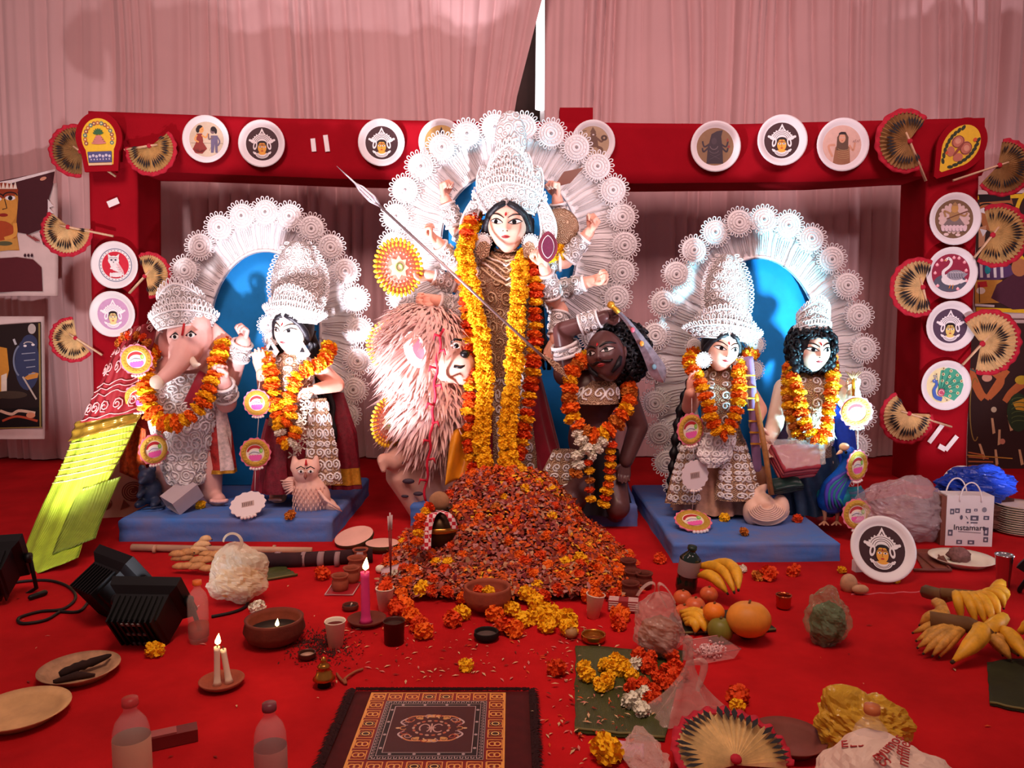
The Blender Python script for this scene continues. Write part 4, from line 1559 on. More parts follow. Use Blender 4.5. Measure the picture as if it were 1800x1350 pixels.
def crown(o, W, h, wid, hgt, tip=1.0, tiers=3, name='crown', z0=.42, lean=0.0, back=None, flare=1.25):
 """openwork pith crown: stacked arched bands with scrolls, edge loops and a pointed top; sizes in head half-heights"""
 mb = MB()

 def band(k):
  zb = z0 + hgt * .62 * k / tiers
  hb = hgt * (.44 if k < tiers - 1 else .62 * tip)
  w0 = wid * (1 - .14 * k) * (1.0 if k else .92)

  def fn(u, v):
   t = (u - .5) * 2
   a = t * 1.75
   peak = (1 - abs(t) ** 1.6)
   zz = zb + v * hb * (.45 + .75 * peak ** (1 if k < tiers - 1 else 1.6)) - .10 * abs(t) ** 2 * wid
   w = w0 * (1 + (flare - 1) * v * (.6 if k else 1))
   return W(w * math.sin(a) + lean * (zz - z0), .18 - (.86 + .06 * v - .12 * k) * w0 / wid * math.cos(a) * min(wid, 1.1), zz)
  return fn
 for k in range(tiers):
  s = band(k)
  mb.sheet(s, 28, 6, .012 * h, 0, off=(0, 1, 0))
  nrow = 2
  cells = []
  n = 9 - k
  for r_ in range(nrow):
   for i in range(n):
    u = (i + .5 + .5 * (r_ % 2)) / (n + .5)
    cells.append((u, .30 + .40 * r_, 1 if (u < .5) == (r_ % 2 == 0) else -1))
  scrolls(mb, s, cells, .43 / n, .17, 1.5, .030 * h, 1, 13, .02 * h)
  for v in (.02, .98):
   mb.tube([s(i / 30, v) for i in range(31)], .040 * h, 5, 1)
  m = 21 - 2 * k
  for i in range(m):                 # loops along the upper edge
   u = (i + .5) / m
   p = s(u, 1.0)
   q = Vector(s(u, 1.12)) - Vector(p)
   q = q.normalized()
   e = (Vector(s(u + .02, 1.0)) - Vector(s(u - .02, 1.0))).normalized()
   L = .12 * h
   mb.tube([Vector(p) + q * L * (1 - math.cos(t)) + e * L * .55 * math.sin(t) for t in [j * PI / 4 for j in range(8)]], .026 * h, 4, 1, closed=True)
 if back:
  back(mb)
 return part(name, mb, [SHOLA_FINE, SHOLA], o)

def disc_ornament(o, p, r, name='ornament', yaw=0.0):
 k = link(name, ROSETTE, o, Matrix.Translation(Vector(p) - worig(o)) @ Matrix.Rotation(yaw, 4, 'Z') @ Matrix.Rotation(PI / 2, 4, 'X') @ Matrix.Scale(r, 4))
 return k

def cuff(mb, a, b, ra, rb, mat=0, mat2=1):
 """openwork sleeve around a limb between two points"""
 a, b = Vector(a), Vector(b)
 d = (b - a)
 n = d.normalized()
 x = n.orthogonal().normalized()
 y = n.cross(x)

 def fn(u, v):
  t = 2 * PI * u
  r = (ra + (rb - ra) * v) * 1.0
  return a + d * v + (x * math.cos(t) + y * math.sin(t)) * r
 mb.grid(fn, 16, 4, mat, closeu=True)
 for v in (0, 1):
  mb.tube([fn(i / 14, v) for i in range(14)], ra * .16, 4, mat2, closed=True)
 L = d.length
 cells = [((i + .5) / 5, v, 1 if i % 2 else -1) for i in range(5) for v in ([.3, .7] if L > ra * 1.8 else [.5])]
 su = .085
 for (u0, v0, fl) in cells:
  mb.tube([fn(u0 + su * (1 - .8 * i / 9) * math.cos(fl * i * .95), v0 + .16 * (1 - .8 * i / 9) * math.sin(fl * i * .95)) + (fn(u0, v0) - (a + d * v0)).normalized() * ra * .08 for i in range(10)], ra * .09, 4, mat2)

def arm(o, body, sh, el, wr, d, n, hs, rs=(.055, .045, .032), pose='fist', thumb=1, sleeve=None, name='arm', mats=None):
 """adds upper arm and forearm to the body; the hand is fused in finely; returns nothing"""
 body.limb([(sh, rs[0]), (el, rs[1]), (wr, rs[2])])
 hm = remesh(hand_mb(Vector(wr) - Vector(d).normalized() * .02 * hs, d, n, hs, pose, thumb), hs * .028, 3)
 return hm

# ================================================================== ten-armed goddess
q = fig(4.30)
dg = root('goddess_idol', (q(890, 880).x, 4.30, ZC), 'tall ten-armed goddess idol with white crown, wreathed in long marigold garlands', 'idol')
body = MB()
body.ball(q(890, 500), (.145, .11, .17)); body.ball(q(892, 560), (.115, .09, .14)); body.ball(q(890, 640), (.16, .12, .17))
body.capsule(q(890, 470), .10, q(893, 440, -.02), .055); body.capsule(q(893, 440, -.02), .05, q(893, 425, -.03), .05)
for s in (-1, 1):
 body.ball(q(890 + s * 17, 488, -.08), (.06, .05, .06))
body.limb([(q(872, 650), .11), (q(870, 750, -.02), .085), (q(868, 868), .06)])
body.limb([(q(912, 650), .11), (q(918, 750, -.02), .085), (q(930, 868), .06)])
hands = []
ARMS = [  # shoulder, elbow, wrist, finger direction, palm normal, pose, thumb
 ((850, 455, .02), (803, 402, .06), (782, 348, .03), (-.12, -.1, 1), (1, -.3, 0), 'fist', 1),
 ((848, 460, -.02), (797, 465, -.08), (768, 424, -.17), (-.8, -.3, .75), (.7, -.5, .6), 'hold', -1),
 ((848, 466, .0), (800, 500, .02), (752, 484, -.04), (-1, -.1, .1), (.1, -.8, .4), 'fist', -1),
 ((850, 475, .0), (806, 540, .0), (764, 527, -.06), (-1, -.1, -.05), (0, -1, .2), 'hold', -1),
 ((848, 480, -.04), (800, 575, -.10), (812, 628, -.2), (.2, -.5, -.8), (0, -1, .2), 'relaxed', 1),
 ((932, 455, .02), (987, 402, .06), (979, 348, .02), (-.1, -.1, 1), (-.9, -.4, 0), 'fist', -1),
 ((935, 460, .0), (993, 458, -.02), (1036, 408, -.07), (.55, -.1, .85), (-.8, -.4, .6), 'fist', -1),
 ((938, 468, .0), (975, 512, -.02), (1040, 494, -.08), (1, -.1, .25), (-.2, -.8, .5), 'fist', 1),
 ((936, 472, -.02), (972, 525, -.12), (956, 470, -.22), (-.2, -.2, 1), (-.7, -.6, 0), 'hold', -1),
 ((936, 480, -.02), (985, 548, -.08), (975, 600, -.16), (-.3, -.4, -.8), (0, -1, .2), 'relaxed', -1),
]
for sh, el, wr, d, n, pose, th in ARMS:
 S_, E_, W_ = q(*sh), q(*el), q(*wr)
 hands.append(arm(dg, body, S_, E_, W_, d, n, .155, (.058, .048, .032), pose, th))
 sl, br = MB(), MB()
 cuff(sl, E_.lerp(W_, .12), E_.lerp(W_, .80), .056, .042)
 cuff(br, S_.lerp(E_, .45), S_.lerp(E_, .85), .062, .056)
 part('sleeve', sl, [SHOLA_FINE, SHOLA], dg, 'white openwork forearm cuff')
 part('armlet', br, [SHOLA_FINE, SHOLA], dg, 'white openwork armlet')
skin = remesh(body, .009, 4)
for hm in hands:
 merge(skin, hm)
part('body', skin, SKIN_P, dg)
ch = MB()                                  # beaded breastplate and tunic
f = shell(q, [(892, 443, 30, -.01), (890, 462, 50, -.02), (890, 500, 56, -.04), (891, 550, 46, -.03), (890, 600, 48, -.03), (890, 660, 56, -.02)], .85)
ch.grid(f, 40, 30, 0, closeu=True)
cells = [((i + .5 * (j % 2)) / 12 - .25, .10 + .1 * j, 1 if i % 2 else -1) for i in range(13) for j in range(9)]
scrolls(ch, f, cells, .034, .045, 1.4, .0045, 1, 11, .003)
for j in range(5):
 ch.tube([f(-.16 + .32 * i / 20, .04 + .055 * j + .16 * (1 - abs(i - 10) / 10) ** 1.2) + Vector((0, -.008, 0)) for i in range(21)], .006, 5, 2 if j % 2 else 1)
part('breastplate', ch, [GOLDBEIGE, M('beige_cord', (214, 186, 150), .45), M('pearl_string', (240, 226, 214), .25)], dg)
sk = MB()
f = shell(q, [(890, 640, 56, 0), (890, 720, 76, 0), (893, 800, 92, 0), (895, 884, 104, -.02)], .62, 16, .07)
sk.grid(f, 96, 24, 0, closeu=True)
part('skirt', sk, RED_SARI, dg)
pn = MB()
f2 = shell(q, [(895, 650, 30, -.13), (900, 730, 34, -.16), (905, 800, 38, -.18), (908, 868, 42, -.2)], .25, 8, .06)
pn.grid(f2, 48, 14, 0, closeu=True)
scrolls(pn, f2, [(-.12 + .08 * i, .08 + .1 * j, 1 if (i + j) % 2 else -1) for i in range(4) for j in range(10)], .04, .045, 1.4, .005, 1, 11)
part('front_panel', pn, [GOLDBEIGE, SHOLA], dg)
H_ = .148
hd, W = head(dg, q(893, 396, -.12), H_, SKIN_F, yaw=-.10, pitch=.06, roll=.03, gaze=-.03)
wavy_hair(dg, W, H_, [[q(862, 385, -.03), q(855, 440, -.03), q(846, 510, -.05), (q(842, 600, -.08))], [q(925, 385, -.03), q(932, 440, -.03), q(940, 520, -.05), q(955, 600, -.08), q(965, 650, -.08)]], r0=.26)

def durga_back(mb):
 # fan of upright openwork blades behind the crown, with curled side wings
 for i, (dx, top, w) in enumerate(((-.62, 1.9, .42), (.62, 1.9, .42), (-.34, 2.35, .42), (.34, 2.35, .42), (0, 2.6, .40))):
  def fb(u, v, dx=dx, top=top, w=w, i=i):
   t = (u - .5) * 2
   ww = w * (math.sin(PI * (v * .82 + .14)) ** .7)
   return W(dx * (1 + .55 * v) + t * ww, .30 - .10 * (1 - t * t) - .03 * i, .5 + (top - .5 + .25) * v)
  mb.sheet(fb, 8, 12, .01, 0)
  scrolls(mb, fb, [(.5 + .22 * s, .2 + .2 * j, s) for s in (-1, 1) for j in range(4)], .16, .07, 1.4, .030 * H_, 1, 12, .02 * H_)
  for u in (0.0, 1.0):
   mb.tube([fb(u, j / 14) for j in range(15)], .04 * H_, 5, 1)
 for s in (-1, 1):
  def fw(u, v, s=s):
   t = u
   return W(s * (.95 + .55 * t * math.sin(PI * (.25 + .7 * v)) + .25 * math.sin(4.5 * v)), .05 - .1 * t, .85 - 2.9 * v)
  mb.sheet(fw, 6, 20, .01, 0)
  scrolls(mb, fw, [(.5, .08 + .11 * j, s) for j in range(9)], .36, .045, 1.4, .030 * H_, 1, 12, .02 * H_)
  for u in (0.0, 1.0):
   mb.tube([fw(u, j / 24) for j in range(25)], .045 * H_, 5, 1)

crown(dg, W, H_, 1.0, 1.9, 1.05, 4, flare=1.35, back=durga_back, z0=.46)
for s in (-1, 1):
 disc_ornament(dg, W(s * .86, -.30, -.62), .05, 'earring')
 e = MB()
 e.prism([(-.03, .035), (0, .05), (.03, .035), (.038, -.02), (0, -.05), (-.038, -.02)], 0, .012, X=facing(W(s * .84, -.36, -.92), s * .3))
 part('earring_drop', e, GOLDBEIGE, dg)
fnl = MB()
fnl.ball(W(0, .2, 3.05), (.085, .03, .15), 14, 12)
part('crown_finial', fnl, SHOLA_F, dg)
nk = MB()
for j in range(4):
 nk.tube([q(893, 432 + 5 * j, -.05) + Vector(((.055 + .016 * j) * math.cos(t), -(.055 + .02 * j) * math.sin(t), -.02 * math.sin(t) * j)) for t in [PI * i / 14 for i in range(15)]], .008, 5)
part('necklace', nk, GOLDBEIGE, dg)

# what she holds
sp = MB()
A_, B_ = q(592, 292, -.40), q(968, 640, -.42)
sp.tube([A_.lerp(B_, .18), B_.lerp(A_, .02)], .007, 8)
o = root('trident_spear', B_, 'long thin silver spear slanting across the goddess down to the demon', 'spear')
part('shaft', sp, M('dull_silver', (170, 150, 150), .3, metal=.8), o)
for k, (a, s) in enumerate(((0, 1.0), (.10, .62), (-.10, .62))):
 pr = MB()
 dv = (A_ - B_).normalized()
 nv = Vector((dv.z, 0, -dv.x))
 p0 = A_.lerp(B_, .20)
 L = (A_ - p0).length * s
 pr.tube([p0, p0 + dv * L * .3 + nv * a * .16, p0 + dv * L * .7 + nv * a * .13, p0 + dv * L], [.006, .007, .005, .001], 6)
 part('prong', pr, M('bright_silver', (220, 214, 220), .25, metal=.7), o)
tg = MB()
tg.add([q(950, 620, -.44), q(985, 640, -.44), q(1000, 668, -.44), q(975, 650, -.44)], [(0, 1, 2, 3)], 0, False)
tg.add([q(950, 620, -.43), q(985, 640, -.43), q(1000, 668, -.43), q(975, 650, -.43)], [(3, 2, 1, 0)], 0, False)
part('tassel', tg, GOLDBEIGE, o)

o = root('spindle_emblem', q(962, 455, -.3), 'maroon spindle-shaped emblem with white outline in the goddess hand', 'emblem')
for nm, m, sx, sy, dz in (('rim', M('maroon_board', (110, 40, 56), .5), 17, 27, 0), ('line', SHOLA, 11, 20, -.006), ('panel', M('maroon_panel', (96, 34, 60), .5, var=.2, vscale=60), 10, 18.6, -.010)):
 mb = MB()
 k = S(4.0)
 mb.prism([(sx * k * math.sin(t) * abs(math.sin(t)) ** .4, sy * k * math.cos(t)) for t in [2 * PI * i / 28 for i in range(28)]], 0, .006, X=facing(q(963, 434, -.3 + dz)))
 part(nm, mb, m, o)
o = solo('shell_disc', MB().lathe([(0, .03), (.03, .03), (.09, .01), (.105, 0), (.09, -.01), (0, -.01)], 24, X=facing(q(984, 400, -.05))), GOLDBEIGE, 'beige round shell disc behind the maroon spindle emblem', 'emblem')
o = solo('leaf_blade', MB().prism([(0, 0), (.04, .09), (.02, .2), (-.03, .1)], 0, .01, X=facing(q(972, 330, .04), -.9)), M('brown_leaf', (120, 70, 56), .6), 'small brown leaf blade in the topmost hand beside the halo', 'blade')

def medallion(px, py, rx, ry, Y, label, yaw=0.0):
 o = link('yellow_medallion', None)
 k = S(Y)
 sc = ry * k
 o.matrix_local = facing(P(px, py, Y), 0, 0, yaw)
 tag(o, label, 'medallion', 'yellow beaded medallions')
 d = MB()
 d.lathe([(0, .03 * sc), (.86 * sc, .03 * sc), (.9 * sc, 0), (.86 * sc, -.03 * sc), (0, -.03 * sc)], 32)
 link('disc', d.mesh('disc', M('salmon_felt', (226, 150, 130), .8, var=.1)), o)
 n = 36
 for ring, (r, w, mt, nn) in enumerate(((.92, .085, M('yellow_bead', (246, 196, 40), .5), 34), (.76, .06, M('yellow_bead', (246, 196, 40), .5), 30), (.62, .05, M('orange_bead', (230, 120, 60), .5), 24), (.5, .03, M('pale_bead', (240, 214, 190), .5), 22))):
  b = MB()
  for i in range(nn):
   a = 2 * PI * i / nn
   Rr = Matrix.Translation((r * sc * math.cos(a), r * sc * math.sin(a), .04 * sc)) @ Matrix.Rotation(a, 4, 'Z')
   b.ball((0, 0, 0), (w * 1.25 * sc, w * .8 * sc, w * .8 * sc), 6, 4, X=Rr)
  link('bead_ring', b.mesh('bead_ring', mt), o)
 s = MB()
 pts = []
 for i in range(16):
  a = PI * i / 8
  r = .40 if i % 2 == 0 else .27
  pts.append((r * sc * math.cos(a), r * sc * math.sin(a)))
 s.prism(pts, .03 * sc, .06 * sc)
 s.lathe([(.16 * sc, .06 * sc), (.16 * sc, .085 * sc), (.10 * sc, .085 * sc), (.10 * sc, .06 * sc)], 16, 1)
 link('star', s.mesh('star', [M('cream_felt', (244, 236, 196), .7), M('leaf_green_felt', (150, 170, 90), .7)]), o)

medallion(700, 470, 37, 51, 4.14, 'topmost yellow beaded medallion in the goddess hand', .72)
medallion(684, 606, 30, 44, 4.30, 'middle yellow beaded medallion half hidden by the lion mane', .6)
medallion(683, 742, 24, 45, 4.02, 'lowest yellow beaded medallion beside the lion', .95)

# ================================================================== lion
q = fig(4.12)
ln = root('lion_idol', (q(730, 880).x, 4.15, ZC), 'pinkish white lion idol with shaggy mane facing the demon', 'idol')
FURM = M('lion_fur', (234, 196, 186), .75, var=.1, vscale=9)
lb = MB()
lb.ball(q(752, 612, .04), (.19, .20, .22)); lb.ball(q(792, 632, -.03), (.12, .13, .14))
lb.ball(q(760, 720, .08), (.19, .2, .26))
lb.limb([(q(790, 645, -.10), .09), (q(812, 640, -.12), .07)])
lb.limb([(q(795, 600, -.08), .06), (q(815, 600, -.08), .05)])
lb.ball(q(812, 662, -.10), (.06, .06, .045))
lb.limb([(q(760, 760, .1), .16), (q(735, 830, .06), .14), (q(770, 880, .12), .12)])
lb.limb([(q(715, 800, .0), .09), (q(705, 835, -.04), .085), (q(726, 880, -.02), .06), (q(738, 905, .0), .05)])
lb.limb([(q(720, 790, -.06), .07), (q(690, 812, -.12), .05), (q(674, 808, -.16), .035)])
for i in range(4):
 lb.limb([(q(676, 806 + 2 * i, -.16), .022), (q(668 + 2 * i, 812 + 5 * i, -.19), .016)])
 lb.limb([(q(736, 905, .0), .03), (q(732 + 7 * i, 914, -.05), .022)])
lb.limb([(q(790, 820, .05), .08), (q(810, 870, .0), .06)])
sk_ = remesh(lb, .009, 5)
vs = np.array(sk_.v)
part('body', sk_, M('lion_hide_shaded', (208, 160, 142), .55, var=.12, vscale=8), ln)  # darker than the mane: shade on the face put into the colour
er = MB()                                  # ear with its pink hollow
er.lathe([(.0, -.03), (.05, -.03), (.075, .02), (.085, .05), (.075, .055), (.055, .02), (.0, .0)], 18, X=facing(q(739, 612, -.16), .3, .1, -.5) @ Matrix.Diagonal((.8, 1.15, 1, 1)))
part('ear', er, FURM, ln)
ei = MB()
ei.ball((0, 0, 0), (.045, .062, .012), 12, 6, X=facing(q(738, 613, -.175), .3, .1, -.5))
part('ear_hollow', ei, M('ear_pink', (176, 66, 78), .6), ln)
ey = MB()
ey.ball(q(801, 607, -.185), (.028, .016, .018), 12, 8, 0); ey.ball(q(802, 608, -.198), (.013, .008, .013), 10, 6, 1)
ey.tube([q(790, 604, -.19), q(800, 596, -.195), q(812, 598, -.19)], .007, 6, 1)
ey.ball(q(817, 622, -.17), (.026, .02, .022), 10, 6, 1)
ey.tube([q(820, 640, -.17), q(810, 646, -.19), q(798, 644, -.185)], .008, 6, 1)
part('face_paint', ey, [EYEW, EYEB, VERM], ln)
st_ = MB()
for (x, y, dy, w) in ((700, 812, -.135, 24), (718, 846, -.13, 22), (735, 868, -.1, 18), (712, 872, -.09, 14)):
 st_.ball(q(x, y, dy), (w * .0030 * .5, .012, w * .0030 * .22), 12, 6)
part('stripes', st_, M('lion_stripe', (60, 46, 60), .6), ln)

def mane():
 mb = MB()
 V, Fc = [], []
 cents = [(q(752, 612, .04), (.20, .21, .24)), (q(758, 715, .08), (.20, .21, .27))]
 r = random.Random(5)
 for c, rad in cents:
  N = 2300 if c is cents[0][0] else 1900
  for i in range(N):
   z = 1 - 2 * (i + .5) / N
   qq = math.sqrt(1 - z * z)
   a = i * 2.39996
   d = Vector((qq * math.cos(a), qq * math.sin(a), z))
   if d.y > .45:
    continue
   p = c + Vector((d.x * rad[0], d.y * rad[1], d.z * rad[2])) * .96
   if c is cents[0][0] and (p - q(806, 640, -.1)).length < .15:
    continue
   if (p - q(738, 612, -.15)).length < .07:
    continue
   L = r.uniform(.10, .19)
   fl = Vector((-.35 + r.uniform(-.35, .35) + d.x * .5, d.y * .35 - .1, -1 + .35 * d.z))
   fl = (fl + d * .55).normalized()
   side = fl.cross(d)
   if side.length < 1e-3:
    continue
   side = side.normalized() * r.uniform(.006, .011)
   p1 = p + fl * L * .5 + d * .028
   p2 = p + fl * L + d * r.uniform(-.005, .02)
   o_ = len(V)
   V += [p - side, p + side, p1 - side * .9, p1 + side * .9, p2]
   Fc += [(o_, o_ + 1, o_ + 3, o_ + 2), (o_ + 2, o_ + 3, o_ + 4)]
 mb.add(V, Fc, 0, True)
 return mb

tag(part('mane', mane(), FURM, ln, 'long shaggy pale hair'), kind='stuff')
rope = MB()
pts = [q(778, 578, -.22), q(768, 640, -.25), q(762, 720, -.23), q(754, 800, -.22), q(746, 880, -.2)]
cp_ = catmull(pts, 40)
rope.tube([p + Vector((.006 * math.cos(i * 1.1), .006 * math.sin(i * 1.1), 0)) for i, p in enumerate(cp_)], .007, 6)
o = root('thread_string', q(746, 880, -.2), 'red thread string with knotted ribbons hanging down the lion mane', 'string')
part('thread', rope, M('red_thread', (196, 24, 52), .6), o)
for i in range(3, 38, 4):
 mb = MB()
 p = cp_[i]
 s = 1 if (i // 4) % 2 else -1
 mb.tube([p, p + Vector((s * .03, -.02, .01)), p + Vector((s * .038, -.012, -.018))], [.006, .008, .002], 5)
 part('ribbon_knot', mb, M('red_thread', (196, 24, 52), .6), o)

# ================================================================== demon
q = fig(4.05)
dm = root('demon_idol', (q(1040, 890).x, 4.05, ZC), 'dark-skinned curly-haired demon idol with raised sword arm', 'idol')
b = MB()
b.ball(q(1035, 700, .02), (.15, .11, .16)); b.ball(q(1040, 770, .05), (.13, .11, .15)); b.ball(q(1045, 830, .06), (.15, .13, .13))
b.capsule(q(1052, 690, .0), .08, q(1060, 655, -.02), .06)
b.ball(q(1098, 692, .02), (.08, .08, .08)); b.ball(q(998, 655, .02), (.08, .08, .08))
b.limb([(q(1098, 690, .02), .065), (q(1122, 750, .02), .055), (q(1100, 810, -.05), .04)])
b.limb([(q(1030, 850), .10), (q(1000, 880, -.1), .08)]); b.limb([(q(1070, 850), .10), (q(1085, 890, -.1), .07), (q(1080, 905, 0), .05)])
h1 = arm(dm, b, q(1000, 650, .0), q(988, 582, -.02), q(1062, 557, -.08), (1, -.1, .12), (0, -1, .2), .15, (.062, .05, .036), 'fist', 1)
h2 = remesh(hand_mb(q(1100, 812, -.05), (-.2, -.3, -1), (0, -1, 0), .14, 'relaxed', 1), .004, 3)
s_ = remesh(b, .009, 4)
merge(s_, h1); merge(s_, h2)
part('body', s_, SKIN_D, dm)
HD = .135
hd, W = head(dm, q(1066, 626, -.10), HD, SKIN_D, yaw=-.45, pitch=-.18, roll=-.25, moust=True, gaze=-.04, brow=1.8)
curly_hair(dm, q(1092, 620, .02), (.145, .13, .165), n=420, cut=None)
bd = MB()
for s in (-1, 1):
 bd.tube([W(s * .62, -.3, -.2), W(s * .55, -.42, -.5), W(s * .3, -.55, -.78)], [.10 * HD, .12 * HD, .06 * HD], 6)
part('sideburns', bd, HAIR, dm)
for a_ in ((q(1022, 571, -.05), q(1052, 560, -.075), .052, .046), (q(997, 622, .0), q(992, 606, -.01), .072, .068)):
 cf = MB()
 cuff(cf, *a_)
 part('armlet', cf, [SHOLA_FINE, SHOLA], dm, 'cream openwork armlet')
cl = MB()
f = shell(q, [(1058, 668, 24, -.03), (1050, 690, 38, -.05), (1045, 708, 43, -.06)], .75)
cl.grid(f, 24, 6, 0, closeu=True)
scrolls(cl, f, [(-.18 + .09 * i, .5, 1 if i % 2 else -1) for i in range(5)], .05, .3, 1.4, .006, 1, 12)
part('collar', cl, [GOLDBEIGE, SHOLA], dm)
dc = MB()
f = shell(q, [(1044, 790, 44, .03), (1045, 840, 54, .03), (1040, 894, 70, .03)], .75, 12, .1)
dc.grid(f, 60, 12, 0, closeu=True)
part('loincloth', dc, M('black_cloth', (28, 22, 28), .6, var=.2), dm)
sh_ = MB()
f3 = shell(q, [(992, 790, 20, -.02), (985, 830, 32, -.04), (982, 878, 44, -.04)], .5, 8, .1)
sh_.grid(f3, 40, 12, 0, closeu=True)
scrolls(sh_, f3, [(-.15 + .1 * i, .15 + .2 * j, 1) for i in range(4) for j in range(4)], .05, .08, 1.4, .005, 1, 11)
part('side_apron', sh_, [GOLDBEIGE, SHOLA], dm)

o = root('curved_sword', q(1092, 552, -.12), 'curved silver sword held high in the demon hand', 'sword')
mb = MB()
pth = catmull([q(1082, 545, -.15), q(1100, 562, -.15), q(1122, 592, -.15), q(1145, 630, -.15), q(1166, 672, -.15)], 20)
V, Fc = [], []
for i, p in enumerate(pth):
 w = (.010 + .05 * (i / 20) ** 2.2) if i < 18 else .05 * (20.4 - i) / 3
 t = (pth[min(i + 1, 20)] - pth[max(i - 1, 0)]).normalized()
 sd = Vector((t.z, 0, -t.x))
 V += [p - sd * w, p + Vector((0, -.008, 0)), p + sd * w, p + Vector((0, .008, 0))]
for i in range(20):
 for j in range(4):
  Fc.append((i * 4 + j, i * 4 + (j + 1) % 4, i * 4 + 4 + (j + 1) % 4, i * 4 + 4 + j))
mb.add(V, Fc, 0, False)
part('blade', mb, M('sword_silver', (176, 170, 184), .25, metal=.7, var=.3, vscale=40), o)
mb = MB()
mb.tube([q(1074, 536, -.14), q(1088, 550, -.15)], .013, 8)
mb.ball(q(1074, 536, -.14), .02, 10, 6)
part('hilt', mb, GOLD, o)
for x, y, c in ((1112, 580, (206, 90, 110)), (1128, 604, (230, 150, 60)), (1150, 645, (120, 170, 190))):
 mb = MB()
 mb.ball(q(x, y, -.165), (.012, .006, .014), 8, 6)
 part('stud', mb, M('stud_%d' % x, c, .4), o)

# ================================================================== elephant-headed idol
q = fig(4.10)
gn = root('elephant_idol', (q(325, 885).x, 4.06, ZL), 'elephant-headed idol with curved trunk and white crown', 'idol')
b = MB()
b.ball(q(325, 690, .0), (.16, .13, .15)); b.ball(q(322, 735, -.02), (.17, .15, .14)); b.ball(q(328, 650, .03), (.16, .11, .10))
b.limb([(q(305, 760, .0), .10), (q(290, 820, -.02), .08), (q(300, 868, .0), .055)])
b.limb([(q(345, 760, .0), .10), (q(365, 820, -.02), .08), (q(372, 866, -.02), .055)])
for (x, y) in ((380, 878), (300, 878)):
 b.limb([(q(x - 6, y - 6, .0), .045), (q(x + 4, y + 1, -.08), .04)])
 for i in range(5):
  b.ball(q(x - 8 + 6.5 * i, y + 4 - abs(i - 2), -.13), (.014, .022, .013), 8, 6)
hs = [arm(gn, b, q(385, 650, .03), q(405, 668, .02), q(428, 600, -.05), (.25, -.1, 1), (-.7, -.6, .1), .14, (.06, .052, .04), 'hold', -1),
      arm(gn, b, q(388, 662, .0), q(398, 708, -.06), q(390, 668, -.16), (.0, -.2, 1), (-.2, -1, .1), .15, (.06, .055, .044), 'fist', 1),
      arm(gn, b, q(275, 650, .05), q(262, 620, .08), q(272, 590, .06), (-.2, -.1, 1), (.6, -.6, 0), .13, (.055, .045, .036), 'fist', 1),
      arm(gn, b, q(272, 665, .0), q(252, 705, -.05), q(262, 665, -.14), (.0, -.3, 1), (.2, -1, 0), .13, (.055, .05, .04), 'open', -1)]
# head, trunk and ears
b.ball(q(335, 588, -.08), (.115, .12, .125)); b.ball(q(322, 568, -.11), (.06, .07, .06)); b.ball(q(350, 568, -.11), (.06, .07, .06)); b.ball(q(328, 614, -.13), (.085, .085, .085))
b.capsule(q(330, 645, .0), .10, q(332, 620, -.05), .10)
tk = catmull([q(324, 615, -.16), q(317, 634, -.20), q(306, 648, -.23), q(294, 658, -.26), q(282, 667, -.29)], 10)
b.limb([(p, .062 - .032 * i / 10) for i, p in enumerate(tk)])
for (x, w) in ((386, 1),):
 for t in range(5):
  b.ball(q(376 + 7 * t, 600 + 3 * t, -.03 + .01 * t), (.05, .022, .105 - .012 * t))
for t in range(4):
 b.ball(q(294 - 5 * t, 600 + 3 * t, -.03 + .01 * t), (.04, .022, .085 - .012 * t))
sk_ = remesh(b, .008, 4)
for h in hs:
 merge(sk_, h)
part('body', sk_, SKIN_E, gn)
e = MB()
for x, y, dy in ((336, 589, -.212), (308, 592, -.195)):
 e.ball(q(x, y, dy), (.020, .010, .014), 10, 6, 0); e.ball(q(x - 1, y, dy - .009), (.009, .005, .010), 8, 6, 1)
 e.tube([q(x - 9, y + 1, dy + .004), q(x, y - 7, dy - .004), q(x + 9, y, dy + .006)], .005, 5, 1)
e.tube([q(324, 566, -.185), q(322, 578, -.20), q(320, 590, -.205)], .006, 5, 2)
part('features', e, [EYEW, EYEB, VERM], gn)
tu = MB()
tu.tube([q(334, 628, -.17), q(344, 642, -.22), q(352, 640, -.26)], [.020, .017, .004], 8)
part('tusk', tu, M('ivory', (240, 226, 204), .35), gn)
tp = MB()
tp.ball(tk[-1] + Vector((-.012, -.01, -.012)), (.036, .036, .036), 12, 8)
part('trunk_tip', tp, M('ivory', (240, 226, 204), .35), gn)

def Wg(x, y, z):
 return q(325, 588, -.10) + Matrix.Rotation(-.12, 3, 'Y') @ (Vector((x, y, z)) * .14)

